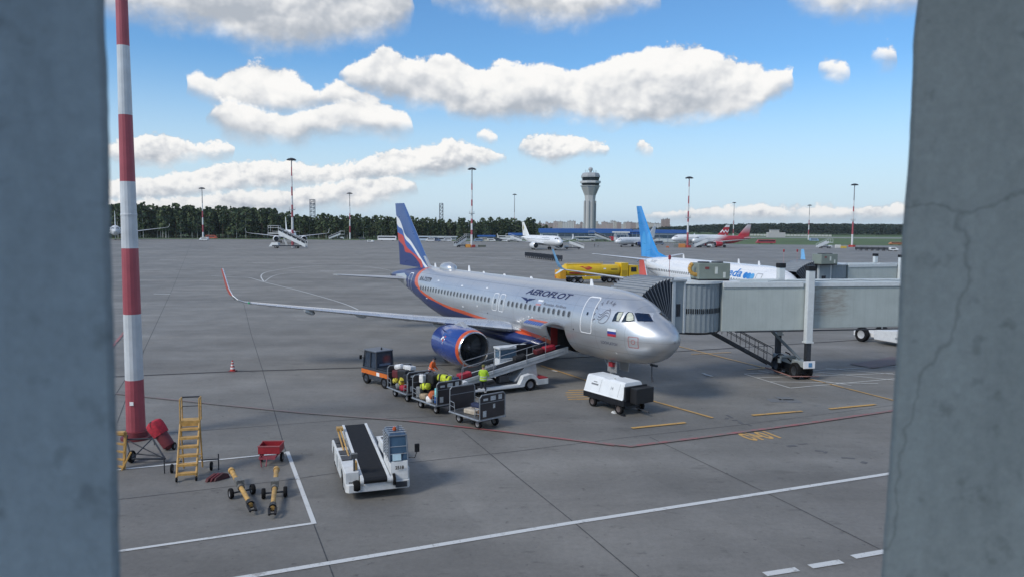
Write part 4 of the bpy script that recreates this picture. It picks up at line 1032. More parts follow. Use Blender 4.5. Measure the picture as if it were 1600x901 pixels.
LWING = mat('light_wing_grey', (.60, .62, .64), .4, .1, var=.05)
A320S = dict(wing=[(1.2, 12.0, 19.2, 2.55, .135), (2.1, 12.7, 19.3, 2.72, .125), (6.4, 15.3, 19.6, 3.18, .115), (16.6, 20.85, 22.5, 4.30, .10)],
  winglet=[(16.6, 20.85, 22.5, 4.30, 0), (17.3, 21.45, 22.75, 4.50, .55), (17.72, 22.1, 23.1, 5.2, 1.0), (17.95, 22.75, 23.4, 6.45, 1.0)], winglet_m=LWING,
  engine=(5.75, 11.06, 1.90, 1.24, 4.9), pylon_z=2.98, gear=(3.8, 17.7, .58, .40), nose_gear=5.07,
  stab=[(.3, 31.9, 36.0, 4.62, .42), (6.2, 35.4, 36.65, 4.98, .13)], fin=[(29.3, 36.1, 5.6, .55), (32.6, 36.65, 9.0, .34), (35.05, 37.12, 11.5, .18)],
  windows=(6.7, 27.5, 38), window_z=4.28, n=36)
# twin-jet at the next stand, white with a blue fin
BOFF = Vector((28.6502, 73.6512, 0)); BHEAD = -1.307445
bp_ = (BOFF, Vector((math.cos(BHEAD), math.sin(BHEAD), 0)), Vector((math.sin(BHEAD), -math.cos(BHEAD), 0)))
BB = mkbody(38.2, 1.88, 1.38, 5.42, 2.85, tail_z=4.45, pose=bp_)
SKYB = (.018, .25, .62)
def rules_blue(nt, s, z, y, M):
    ell = lambda cs, cz, a, b_: M('LESS_THAN', M('ADD', M('POWER', M('ABSOLUTE', M('DIVIDE', M('SUBTRACT', s, cs), a)), 2.0), M('POWER', M('ABSOLUTE', M('DIVIDE', M('SUBTRACT', z, cz), b_)), 2.0)), 1.0)
    yield ell(36.2, 6.6, .8, 2.2), (.06, .36, .72)
    yield ell(34.6, 6.4, .7, 2.3), (.05, .33, .70)
BLUEFIN = livery('blue_fin_paint', SKYB, rules_blue, rough=.3, coat=.4)
def rules_bodyblue(nt, s, z, y, M):
    m1 = M('GREATER_THAN', z, M('ADD', 4.72, M('MULTIPLY', M('SUBTRACT', 35.6, s), .20)))
    yield M('MULTIPLY', m1, M('GREATER_THAN', s, 31.2)), SKYB
WBLUE = livery('white_blue_paint', (.74, .75, .76), rules_bodyblue, rough=.28, coat=.4, var=.03)
B737S = dict(wing=[(1.2, 12.4, 19.4, 1.75, .13), (2.0, 13.0, 19.5, 1.95, .12), (5.5, 16.0, 20.2, 2.55, .115), (16.9, 22.3, 23.9, 4.15, .10)],
  winglet=[(16.9, 22.3, 23.9, 4.15, 0), (17.3, 22.65, 24.0, 4.45, .6), (17.55, 23.0, 24.1, 5.0, 1.0), (17.95, 24.0, 24.6, 6.6, 1.0)], winglet_m=mat('pale_blue_winglet', (.16, .38, .62), .35),
  scimitar=[(17.05, 22.5, 23.8, 4.15), (17.7, 23.5, 24.1, 3.55)], scimitar_m=mat('pale_blue_white_winglet', (.50, .62, .70), .35),
  engine=(4.83, 11.4, 1.55, 1.0, 4.4), pylon_z=2.15, gear=(2.86, 19.6, .56, .40), nose_gear=4.0,
  stab=[(.3, 33.6, 37.4, 4.72, .42), (7.15, 37.65, 38.85, 5.48, .13)], fin=[(27.6, 37.2, 5.15, .5), (31.6, 37.25, 5.95, .46), (33.4, 37.6, 7.6, .36), (37.5, 39.2, 12.5, .18)],
  windows=(5.9, 32.4, 50), window_z=3.72, n=44, ck=-.10)
blue = jetliner('airliner', 'white airliner with plain sky blue tail fin at the second jet bridge', BOFF, BHEAD, BB, WBLUE, BLUEFIN, LWING, WHITEJ(), B737S)
TITB = mat('blue_title', (.02, .18, .50), .4)
b = MB(); s0, z0 = BB.of_px((1128, 425)); s1, z1 = BB.of_px((1160, 431)); lettering(b, BB, 'pobeda', (s0 + s1) / 2 + 1.1, (z0 + z1) / 2 + .05, 1.15, 0, width=6.0, bold=.02, shear=.18, off=.02); b.build('airline_title', TITB, blue)
for k, c in enumerate(((.02, .18, .50), (.03, .22, .56), (.10, .34, .62))):
    s_, z_ = BB.of_px((1164.5 + 5.2 * k, 430.3 + .9 * k)); b = MB(); patch(b, BB, [(s_ + .40 * math.cos(R(a)), z_ + .34 * math.sin(R(a))) for a in range(0, 360, 24)], None, 0, .02); b.build('title_dot', mat('title_blue_%s' % 'abc'[k], c, .4), blue)
b = MB(); frame(b, BB, rrect(4.25, 5.25, 2.7, 4.66, .15), rrect(4.33, 5.17, 2.78, 4.58, .12), 0, .02); b.build('front_door', mat('grey_outline', (.42, .44, .46), .4), blue)
b = MB(); frame(b, BB, rrect(33.3, 34.2, 2.9, 4.66, .15), rrect(33.36, 34.14, 2.96, 4.6, .12), 0, .02); b.build('rear_door', MATS['grey_outline'], blue)
b = MB(); lettering(b, BB, 'RA-73227', 30.6, 4.75, .34, 0, off=.02); b.build('registration', mat('grey_registration', (.35, .38, .44), .4), blue)
for s, h in ((24.0, .5), (11.0, .45), (7.0, .4)):
    b = MB(); b.prism([(-s, 5.35), (-s - .4, 5.35), (-s - .38, 5.45 + h), (-s - .18, 5.45 + h)], -.03, .03); b.build('antenna', CLEANW, blue)
# plain white jet with an olive mark on the fin, facing right
WB = mkbody(37.57, 1.975, 1.74, 5.88, 3.3)
def rules_olive(nt, s, z, y, M):
    yield M('LESS_THAN', M('ADD', M('ABSOLUTE', M('DIVIDE', M('SUBTRACT', s, 35.4), .75)), M('ABSOLUTE', M('DIVIDE', M('SUBTRACT', z, 9.0), 1.5))), 1.0), (.30, .27, .08)
    yield M('LESS_THAN', M('ADD', M('ABSOLUTE', M('DIVIDE', M('SUBTRACT', s, 35.4), .3)), M('ABSOLUTE', M('DIVIDE', M('SUBTRACT', z, 9.0), .6))), 1.0), (.42, .40, .22)
white = jetliner('airliner', 'plain white airliner with small olive emblem on its fin, stairs at its nose', (19.466, 295.86, 0), -1.14543, WB, WHITEJ(), livery('olive_fin_paint', (.74, .75, .74), rules_olive, rough=.3), LWING, WHITEJ(), A320S)
b = MB(); lettering(b, WB, 'GREAT WALL JET', 11.5, 4.95, .5, 0, width=9.0, off=.03) if False else patch(b, WB, [(14, 4.9), (7.5, 4.9), (7.5, 5.1), (14, 5.1)], None, 0, .03); b.build('title_stripe', mat('faint_grey_title', (.30, .33, .38), .4), white)
# red and white jet, nose to the left
def rules_red(nt, s, z, y, M):
    g = M('SUBTRACT', M('MULTIPLY', M('SUBTRACT', s, 6.5), .17), M('MULTIPLY', M('SUBTRACT', z, 1.9), .36))
    yield g, (.42, .03, .045)
def rules_redfin(nt, s, z, y, M): yield M('MULTIPLY', M('SUBTRACT', 10.6, z), .26), (.46, .03, .045)
RB = mkbody(33.84, 1.975, 1.74, 5.88, 3.3)
A319S = dict(A320S); d_ = 3.4
A319S['wing'] = [(t, a - 1.6, c - 1.6, z, th) for t, a, c, z, th in A320S['wing']]; A319S['winglet'] = None
A319S['engine'] = (5.75, 9.5, 1.8, 1.2, 4.6); A319S['gear'] = (3.8, 16.1, .58, .4)
A319S['stab'] = [(t, a - 3.7, c - 3.7, z, th) for t, a, c, z, th in A320S['stab']]; A319S['fin'] = [(a - 3.7, c - 3.7, z, th) for a, c, z, th in A320S['fin']]
A319S['windows'] = (6.7, 24, 30); A319S['window_sides'] = (1,)
red = jetliner('airliner', 'airliner fading from white nose to red tail, facing left on the far apron', (88.7352, 368.7264, 0), -2.8554, RB, livery('white_to_red_paint', (.66, .68, .69), rules_red, rough=.3, coat=.3), livery('red_fin_paint', (.55, .50, .51), rules_redfin, rough=.3), LWING, mat('red_nacelle', (.42, .03, .045), .3), A319S)
# behind it, a white jet with a red fin
def rules_nfin(nt, s, z, y, M):
    yield M('GREATER_THAN', z, 10.2), (.7, .7, .7)
    zig = M('ABSOLUTE', M('SUBTRACT', M('FRACT', M('MULTIPLY', M('SUBTRACT', s, 33.0), .5)), .5))
    yield M('LESS_THAN', M('ABSOLUTE', M('SUBTRACT', z, M('ADD', 7.3, M('MULTIPLY', zig, 2.4)))), .42), (.75, .75, .75)
NBp = at(1094, 384); NB = mkbody(37.57, 1.975, 1.74, 5.88, 3.3)
S3 = dict(A320S); S3['window_sides'] = (1,); S3['fin'] = [(a - 1.5, c - 1.5, z, th) for a, c, z, th in A320S['fin']]
ndw = jetliner('airliner', 'white airliner with red fin bearing a white zigzag, half hidden behind the red one', (88.5, 415.0, 0), -2.91, NB, WHITEJ(), livery('red_zigzag_fin_paint', (.42, .025, .04), rules_nfin, rough=.3), LWING, WHITEJ(), S3)
# white jet facing the terminal behind the passenger stairs
stair_jet = jetliner('airliner', 'white airliner seen nose-on behind the wide passenger stairs, wings spread', (-107.8, 365.6, 0), -1.20, WB, WHITEJ(), mat('white_fin', (.70, .72, .72), .35), LWING, WHITEJ(), A320S, windows=False, scale=1.18)
# big grey-white jet at the left edge
LB = mkbody(56, 2.82, 2.6, 8.3, 5.0, k=1.35, tail_z=7.0)
WIDE = dict(wing=[(1.6, 18.5, 29.5, 3.6, .13), (2.9, 19.5, 29.6, 3.8, .125), (9.5, 25.0, 31.0, 4.7, .11), (28.5, 36.2, 38.6, 7.2, .10)],
  winglet=[(28.5, 36.2, 38.6, 7.2, 0), (29.3, 37.0, 38.9, 7.6, .5), (30.1, 38.6, 39.8, 9.6, .85)], winglet_m=LWING, engine=(9.37, 19.5, 2.5, 1.6, 6.5), pylon_z=4.4, gear=(5.3, 29, .65, .5), nose_gear=6.7,
  stab=[(.4, 49, 55, 6.6, .6), (9.7, 54.4, 56.4, 7.4, .2)], fin=[(45.5, 54.5, 7.9, .8), (49, 55, 11.5, .55), (53.3, 56.6, 17.0, .3)], windows=(8, 45, 20), window_z=6.0, n=36)
wide = jetliner('airliner', 'big grey-white wide airliner in front of the trees, partly behind the near striped mast', (-221, 415, 0), R(-62), LB, livery('greyish_white_paint', (.55, .57, .58), lambda nt, s, z, y, M: [], rough=.35), mat('white_fin', (.70, .72, .72), .35), LWING, LWING, WIDE, windows=False)
# small jet with a navy rear, facing left
def rules_small(nt, s, z, y, M):
    yield M('GREATER_THAN', M('ADD', s, M('MULTIPLY', M('SUBTRACT', 4.5, z), 1.2)), 20.5), NAVY
    yield M('MULTIPLY', M('LESS_THAN', M('ABSOLUTE', M('SUBTRACT', s, 17.5)), 1.3), M('LESS_THAN', M('ABSOLUTE', M('SUBTRACT', z, 3.2)), .5)), (.08, .08, .10)
SB = mkbody(29.5, 1.73, 1.2, 4.7, 2.6, k=.9, tail_z=3.9)
SSJ = dict(wing=[(1.2, 11, 16, 1.7, .13), (5.0, 13.2, 16.6, 2.1, .115), (13.8, 18.3, 19.6, 3.2, .10)], winglet=None, engine=(4.6, 9.8, 1.5, .95, 3.8), pylon_z=1.9, gear=(2.6, 15, .5, .35), nose_gear=4,
  stab=[(.3, 25, 28.6, 3.9, .3), (5, 28, 29.4, 4.5, .12)], fin=[(22.5, 28.4, 4.5, .45), (27.5, 29.6, 10.2, .18)], windows=(5.5, 20, 18), window_z=3.2, window_sides=(1,), n=32)
ssj = jetliner('airliner', 'short white airliner with navy blue rear fuselage, before the blue-roofed hall', tuple(at(962, 386)), R(219), SB, livery('white_navy_rear_paint', (.74, .75, .76), rules_small, rough=.3, coat=.3), mat('white_fin', (.70, .72, .72), .35), LWING, NVY if False else mat('navy_nacelle', NAVY, .3), SSJ)
# ================================================================== equipment on the near apron
def rz_of(a, b): d = b - a; return math.atan2(d.y, d.x)
MAST_RED, MAST_WHITE = (.36, .075, .095), (.56, .59, .61)
# ------------------------------------------------------------------ striped floodlight mast close by
mp = at(213, 684)
def mast_z(py): return atY(205, py, mp.y).z
edges = [mast_z(p) for p in (592, 490, 388, 284, 180, 72)]
bands = []; col = [MAST_RED, MAST_WHITE]
for i, z in enumerate(edges + [edges[-1] + 2.85 * k for k in range(1, 7)]): bands.append((z, col[i % 2]))
bands.append((99, MAST_RED))
mast = thing('light_mast', 'tall red and white striped mast in the foreground, its foot in a braced metal frame', 'light mast', (mp.x, mp.y, 0))
b = MB(); b.lathe([(.35, .39), (edges[0], .365), (edges[1], .35), (edges[2], .33), (9.6, .315), (9.62, .325), (9.7, .325), (9.72, .312), (edges[3], .30), (edges[4], .272), (edges[5], .245), (34, .14)], (0, 0, 0), 'z', 16, smooth=False); b.build('pole', banded('mast_bands', bands, .5), mast)
b = MB(); b.lathe([(.0, .62), (.10, .62), (.12, .50), (.34, .48), (.36, .40)], (0, 0, 0), 'z', 16); b.build('base_flange', DKRED, mast)
b = MB(); b.box((.05, -.40, 1.62), (.16, .02, .16)); b.build('label_plate', CLEANW, mast)
b = MB(); b.lathe([(33.6, .9), (34.0, 1.3), (34.3, 1.3), (34.5, .2)], (0, 0, 0), 'z', 20); b.build('lamp_ring', DARKST, mast)
# braced frame with a wheel, leaning against the mast foot
def W(px, py, z=0.0): return at(px, py, z)
f0 = W(204, 723); fr = thing('tow_dolly', 'dark braced tube dolly with a small wheel at the foot of the near striped mast', 'dolly', (f0.x, f0.y, 0))
def rel(o, *pts): return [p - o for p in pts]
b = MB(); A = [W(197, 686, .75) - f0, W(238, 684, .75) - f0, W(258, 716, .12) - f0, W(206, 716, .2) - f0, W(199, 680, .95) - f0]
b.path([A[0], A[1], A[2], A[3], A[0]], .035); b.path([A[3], A[1]], .025); b.path([A[0], A[2]], .025); b.path([A[4], A[0]], .04); b.path([W(203, 707, .3) - f0, W(250, 712, .2) - f0], .025)
b.build('tube_frame', DARKST, fr)
b = MB(); b.wheel((0, .1, .24), .24, .14, 'x', 0, 1); b.build('wheel', [RUBBER, HUB], fr)
y0 = W(190, 733); ys = thing('folded_trestle', 'worn yellow steel trestle standing upright against the left window column', 'trestle', (y0.x, y0.y, 0))
b = MB()
for dx, dy in ((-.28, 0), (.12, .05)): b.box((dx, dy, .72), (.09, .09, 1.44), 0, Matrix.Rotation(R(4 if dx > 0 else 0), 3, 'Y'))
for z in (.12, .4, .7, 1.0, 1.36): b.box((-.08, .02, z), (.42, .06, .08), 0, Matrix.Rotation(R(8), 3, 'Y'))
b.box((.22, -.05, .35), (.06, .06, .8), 0, Matrix.Rotation(R(28), 3, 'Y')); b.build('uprights', YEL, ys, bevel=.01)
b = MB(); b.box((-.08, .0, 1.42), (.5, .2, .10)); b.build('crossbar', YEL, ys)
# red cylinder on wheels under a cloth
r0 = W(256, 699); rc = thing('wheeled_extinguisher', 'red wheeled cylinder leaning back with a bright red cloth over its top end', 'fire extinguisher', (r0.x, r0.y, 0))
lo_, hi_ = W(263, 694, .22) - r0, W(243, 665, .98) - r0
b = MB(); ax = (hi_ - lo_).normalized(); b.tube(lo_ - ax * .05, hi_, .24, .27, 18); b.tube(lo_ - ax * .18, lo_ - ax * .05, .1, .24, 18); b.build('cylinder', DKRED, rc)
b = MB(); rr = []
for k, (q, r_) in enumerate(((.42, .30), (.2, .33), (-.02, .335), (-.16, .30), (-.24, .16), (-.26, .01))):
    c = hi_ - ax * q; u = ax.cross(Vector((0, 0, 1))).normalized(); w = ax.cross(u)
    rr.append([c + u * (r_ * (1 + .10 * math.sin(5 * t + k)) * math.cos(t)) + w * (r_ * (1 + .08 * math.sin(4 * t)) * math.sin(t)) for t in [2 * math.pi * i / 20 for i in range(20)]])
b.loft(rr); b.build('cloth_cover', mat('red_cloth', (.40, .022, .04), .8, var=.3, sc=9, bump=.6), rc)
b = MB()
for sg in (-1, 1): b.path([hi_ + u * (sg * .3) + Vector((-.05, 0, .22)), hi_ + u * (sg * .3), W(246, 694, 0) - r0 + Vector((sg * .12, 0, 0))], .018)
b.path([hi_ + u * .3 + Vector((-.05, 0, .22)), hi_ - u * .3 + Vector((-.05, 0, .22))], .018); b.build('handle_frame', DARKST, rc)
for dx in (-.13, .17): b = MB(); b.wheel((lo_.x + dx + .05, lo_.y + .04, .16), .16, .08, 'x', 0, 1); b.build('wheel', [RUBBER, HUB], rc)
# ------------------------------------------------------------------ yellow platform ladder
l0, l1 = W(277, 752), W(306, 750); lc = (l0 + l1) / 2; lw = (l1 - l0).length
lad = thing('platform_ladder', 'yellow wheeled platform ladder with side outriggers beside the striped mast', 'ladder', (lc.x, lc.y, 0), rz_of(l0, l1))
hw_ = lw / 2 + .02
H1, H2 = 1.95, 2.80; dep = 1.0      # local: x across, y away from the viewer
b = MB()
for sx in (-hw_, hw_): b.tube((sx, 0, .12), (sx, dep, H1), .04, n=8); 
b.build('stringers', YEL, lad)
b = MB()
for sx in (-hw_, hw_): b.tube((sx, dep + .42, .05), (sx, dep + .02, H1), .03, n=8); b.tube((sx, .28, .6), (sx, dep + .32, .55), .02, n=8)
b.tube((-hw_, dep + .3, .6), (hw_, dep + .3, .6), .02); b.build('rear_legs', YEL, lad)
for k in range(6):
    t = .05 + k * .158; b = MB(); b.box((0, dep * t + .06, .16 + (H1 - .12) * t), (hw_ * 2, .24, .075)); b.build('step', YEL, lad)
b = MB(); b.box((0, dep + .18, H1 + .02), (hw_ * 2 + .06, .42, .05)); b.box((0, dep - .04, H1 - .06), (hw_ * 2 + .06, .05, .2)); b.build('platform', YEL, lad)
for sx in (-hw_, hw_):
    b = MB(); b.path([(sx, dep - .02, H1), (sx, dep - .02, H2), (sx, dep + .38, H2), (sx, dep + .38, H1)], .026); b.path([(sx, dep - .02, H1 + .5), (sx, dep + .38, H1 + .5)], .02); b.build('handrail', YEL, lad)
b = MB(); b.path([(-hw_, dep + .38, H2), (hw_, dep + .38, H2)], .03); b.path([(-hw_, dep + .38, H1 + .5), (hw_, dep + .38, H1 + .5)], .015); b.build('top_bar', DARKST, lad)
for sx in (-1, 1):
    b = MB(); b.path([(sx * hw_, dep + .1, .42), (sx * (hw_ + .62), dep + .1, .42)], .028); b.path([(sx * (hw_ + .62), dep + .1, .62), (sx * (hw_ + .62), dep + .1, .0)], .022); o = b.build('outrigger', DARKST, lad)
    b = MB(); b.wheel((sx * (hw_ + .36), dep + .1, .17), .17, .09, 'x', 0, 1); b.build('wheel', [RUBBER, HUB], o)
    b = MB(); b.wheel((sx * hw_, -.02, .09), .09, .06, 'x'); b.build('castor', RUBBER, lad)
# ------------------------------------------------------------------ two yellow tow bars on wheels
def towbar(label, tail, head, wl, wr):
    o = W(*head); t = W(tail[0], tail[1], .45); h = W(head[0], head[1] - 12, .25); a, c = W(*wl), W(*wr)
    g = thing('tow_bar', label, 'tow bar', (o.x, o.y, 0), 0, 'tow bars parked by the ladder'); t, h, a, c = t - o, h - o, a - o, c - o
    d = (h - t).normalized(); mid = t.lerp(h, .42)
    b = MB(); b.tube(t, h, .085, .075, 16); b.tube(t - d * .1, t + d * .06, .11, .11, 16); b.build('tube', YEL, g)
    b = MB(); b.box(mid + Vector((0, 0, .1)), (.26, .42, .2), 0, Matrix.Rotation(math.atan2(d.y, d.x) - math.pi / 2, 3, 'Z')); b.tube(mid - d * .2, mid + d * .35, .12, n=12); b.build('damper_block', mat('worn_grey_block', (.17, .17, .16), .6, .2, var=.4, sc=9), g)
    b = MB(); b.path([a + Vector((0, 0, .18)), c + Vector((0, 0, .18))], .03); b.path([mid + d * .3, (a + c) / 2 + Vector((0, 0, .18))], .04); b.build('axle', DARKST, g)
    ang = math.atan2((c - a).y, (c - a).x)
    for p in (a, c):
        q = MB(); q.wheel((0, 0, 0), .18, .13, 'x', 0, 1); w = q.build('wheel', [RUBBER, HUB], g); w.location = p + Vector((0, 0, .18)); w.rotation_euler.z = ang
    n = h - d * .05
    b = MB(); b.tube(h - d * .28, h - d * .02, .11, .13, 14); s_ = Vector((-d.y, d.x, 0)).normalized()
    for sg in (-1, 1): b.tube(h + s_ * (.10 * sg), h + d * .34 + s_ * (.09 * sg) - Vector((0, 0, .06)), .05, .04, 8)
    b.tube(h + d * .3 - s_ * .12 - Vector((0, 0, .05)), h + d * .3 + s_ * .12 - Vector((0, 0, .05)), .03); b.build('coupling_head', mat('greasy_black', (.022, .02, .02), .45, .3, var=.4), g)
towbar('yellow tow bar lying askew, the one nearer the platform ladder', (362, 735), (392, 800), (361, 778), (395, 771))
towbar('yellow tow bar lying straight in line with the red hand cart', (432, 733), (426, 805), (412, 778), (446, 775))
# chocks: three dark red wedges in a row
for k, (px, py) in enumerate(((334, 749), (340, 748.5), (346, 748))):
    c = W(px, py); b = MB(); b.prism([(-.32, 0), (.32, 0), (.26, .16), (.05, .24), (-.26, .12)], -.07, .07); o = b.build('wheel_chock', [mat('chock_red_%d' % k, ((.10, .022, .025), (.13, .02, .03), (.08, .03, .035))[k], .7, var=.3)], None, bevel=.015)
    o.location = (c.x, c.y, 0); o.rotation_euler.z = R(55); tag(o, ('dark red wheel chock, nearest the ladder of the three in a row', 'dark red wheel chock in the middle of the row of three', 'dark red wheel chock, nearest the tow bars of the three in a row')[k], 'chock', 'chocks beside the tow bars')
# red hand cart
c0 = W(424, 721); rcart = thing('hand_cart', 'small red open two-wheeled hand cart beside the white stand line corner', 'cart', (c0.x, c0.y, 0), R(4), scale=.86)
b = MB(); bw, bd, z0, z1 = .48, .42, .5, .85
for x0, x1, ya, yb, m in ((-bw, bw, -bd, -bd + .03, 0), (-bw, bw, bd - .03, bd, 0), (-bw, -bw + .03, -bd + .03, bd - .03, 0), (bw - .03, bw, -bd + .03, bd - .03, 0)): b.bb(x0, x1, ya, yb, z0, z1)
b.bb(-bw + .03, bw - .03, -bd + .03, bd - .03, z0, z0 + .03); b.build('tray', REDP, rcart, bevel=.006)
b = MB(); b.bb(-bw - .02, bw + .02, -bd - .02, -bd + .01, z1 - .02, z1 + .03); b.bb(-bw - .02, bw + .02, bd - .01, bd + .02, z1 - .02, z1 + .03); b.build('rim', mat('pinkish_rim', (.36, .12, .13), .6), rcart)
b = MB(); b.bb(-.36, -.31, -.75, .35, .38, .46); b.bb(.31, .36, -.75, .35, .38, .46); b.bb(-.36, .36, -.78, -.72, .36, .44); b.bb(-.36, .36, -.5, -.44, .36, .44); b.path([(-.3, -.7, .4), (-.25, -.75, .02)], .025); b.path([(0, -.74, .4), (0, -.95, .1)], .025); b.build('chassis', mat('faded_pink_red', (.28, .06, .08), .6, var=.2), rcart)
for sx in (-.46, .46): b = MB(); b.wheel((sx, .1, .22), .22, .11, 'x', 0, 1); b.build('wheel', [RUBBER, HUB], rcart)
b = MB(); b.box((-.16, -.1, .58), (.14, .12, .11)); b.build('rag', CLEANW, rcart)
# traffic cone
c0 = W(363.5, 579.5); cone = thing('traffic_cone', 'orange and white striped traffic cone standing on the drain channel', 'traffic cone', (c0.x, c0.y, 0))
b = MB(); b.lathe([(.05, .17), (.09, .155), (.70, .035), (.72, .0)], (0, 0, 0), 'z', 20); b.build('cone_body', banded('cone_bands', [(.16, (.45, .03, .02)), (.27, (.75, .72, .70)), (.36, (.45, .03, .02)), (.46, (.75, .72, .70)), (.55, (.45, .03, .02)), (.62, (.7, .66, .64)), (9, (.45, .03, .02))], .6), cone)
b = MB(); b.bb(-.23, .23, -.23, .23, 0, .05); b.build('base', DKRED, cone, bevel=.02)

# ------------------------------------------------------------------ white belt loader in the foreground
q0, q1, q2 = W(540, 769, .3), W(519, 706, .4), W(640, 757, .3); q0.z = q1.z = q2.z = 0
fdir = (q0 - q1).normalized(); lo0 = (q0 + q2) / 2
def loader_head(): return math.atan2(fdir.y, fdir.x)
bl = thing('belt_loader', 'white belt loader with lowered black belt and glass cab, parked in the foreground', 'belt loader', (lo0.x, lo0.y, 0), loader_head())
LW = mat('loader_white', (.66, .68, .68), .45, var=.08, dirt=.35, sc=3)
hw = 1.10; BL = 4.5     # local x forward (front at 0), y to its left
def flank(y0, y1):
    """side body with an arch over each wheel"""
    P = [(-.05, .30), (-.05, .95), (-BL + .3, .95), (-BL, .85), (-BL, .45), (-BL + .28, .45)]
    for cx in (-BL + .75,): P += [(cx - .42 + .84 * k / 8 if False else cx - .44 * math.cos(math.pi * k / 8), .38 + .42 * math.sin(math.pi * k / 8)) for k in range(9)]
    P += [(-BL + 1.25, .28), (-1.55, .28)]
    P += [(-1.05 - .44 * math.cos(math.pi * k / 8), .34 + .44 * math.sin(math.pi * k / 8)) for k in range(9)]
    P += [(-.55, .28)]
    b = MB(); b.prism(P, y0, y1); return b
flank(-hw, -hw + .46).build('side_body', LW, bl, bevel=.02)
flank(hw - .52, hw).build('side_body', LW, bl, bevel=.02)
b = MB(); b.bb(-BL + .1, -.1, -hw + .46, hw - .52, .42, .58); b.build('chassis', DARKST, bl)
b = MB(); b.prism([(0, -hw), (.12, -hw + .1), (.12, hw - .05), (0, hw), (-.35, hw), (-.35, -hw)], .28, .56, 0, 'z'); b.build('front_bumper', LW, bl, bevel=.02)
b = MB(); b.bb(.121, .14, hw - .52, hw - .12, .33, .52); b.build('radiator_grille', DARKST, bl)
for x in (-1.05, -BL + .75):
    for y in (-hw + .17, hw - .17): b = MB(); b.wheel((x, y, .36), .36, .26, 'y', 0, 1); b.build('wheel', [RUBBER, HUB], bl)
# hatches and lockers along the far flank
for x0, x1 in ((-4.3, -3.6), (-3.5, -3.1), (-2.6, -2.1), (-1.95, -1.4)):
    b = MB(); b.bb(x0, x1, -hw + .05, -hw + .42, .952, .985); b.build('deck_hatch', DARKST, bl, bevel=.008)
for k in range(5):
    b = MB(); x = -3.45 + k * .40; b.bb(x, x + .33, -hw - .012, -hw - .002, .38, .84); b.build('locker_door', GREYP if k == 2 else LW, bl)
# conveyor
zf, zr = .74, 1.18; xf, xr = .12, -5.25; ya, yb = -.56, .34
sl_ = (zr - zf) / (xf - xr)
def zc(x): return zf + (xf - x) * sl_
def slab(y0, y1, d0, d1, x0=xf, x1=xr): 
    return [(x1, y0, zc(x1) + d0), (x0, y0, zc(x0) + d0), (x0, y1, zc(x0) + d0), (x1, y1, zc(x1) + d0), (x1, y0, zc(x1) + d1), (x0, y0, zc(x0) + d1), (x0, y1, zc(x0) + d1), (x1, y1, zc(x1) + d1)]
b = MB(); b.hexa(slab(ya + .06, yb - .06, -.02, .03)); b.lathe([(ya + .06, .10), (yb - .06, .10)], (xf - .02, 0, zc(xf) - .07), 'y', 16); BELT = mat('belt_rubber', (.016, .018, .022), .75, var=.2, sc=7, spec=.2)
b.build('belt', BELT, bl)
for y0, y1 in ((ya - .05, ya + .05), (yb - .05, yb + .05)):
    b = MB(); b.hexa(slab(y0, y1, -.26, .06)); b.lathe([(y0, .14), (y1, .14)], (xf - .05, 0, zc(xf) - .09), 'y', 16); b.build('conveyor_rail', LW, bl, bevel=.012)
b = MB(); b.hexa(slab(yb + .06, yb + .10, -.12, -.02, -.6, -4.9)); b.hexa(slab(yb + .13, yb + .16, -.18, -.10, -.6, -4.9)); b.build('side_roller_track', STEEL, bl)
for dy, dz in ((-.20, .12), (-.29, .02)):   # folded handrails, yellow
    b = MB(); b.path([(-.95, ya + dy, zc(-.95) + dz - .1), (-4.5, ya + dy, zc(-4.5) + dz + .05)], .032); b.build('folded_handrail', YEL, bl)
b = MB(); b.box((-4.55, ya - .22, zc(-4.5) + .16), (.3, .24, .12)); b.build('rail_bracket', YEL, bl)
b = MB()
for x in (-1.6, -3.2): b.tube((x, -.1, .5), (x - .7, -.1, zc(x - .7) - .2), .07)
b.build('lift_ram', STEEL, bl)
b = MB(); b.bb(-.30, -.05, ya - .42, ya - .08, .56, .62); b.tube((-.18, ya - .22, .58), (-.18, ya - .22, 1.42), .035); b.box((-.18, ya - .22, 1.48), (.18, .22, .16)); b.build('control_post', mat('control_grey', (.08, .085, .09), .5), bl)
b = MB(); b.box((-.4, ya - .14, 1.0), (.3, .08, .42)); b.build('yellow_notice', YEL, bl)
b = MB(); b.lathe([(-.13, .02), (-.12, .17), (.0, .2), (.1, .17), (.11, .02)], (.0, ya - .16, .48), 'y', 18); b.build('fender_roller', RUBBER, bl)
b = MB(); b.lathe([(0, .03), (.02, .2), (.09, .2), (.11, .03)], (.10, yb + .14, .62), 'y', 20); b.build('belt_drive_wheel', [RUBBER], bl)
b = MB(); b.lathe([(-.08, .03), (-.07, .12), (.02, .12)], (.10, yb + .12, .64), 'y', 16); b.build('drive_housing', LW, bl)
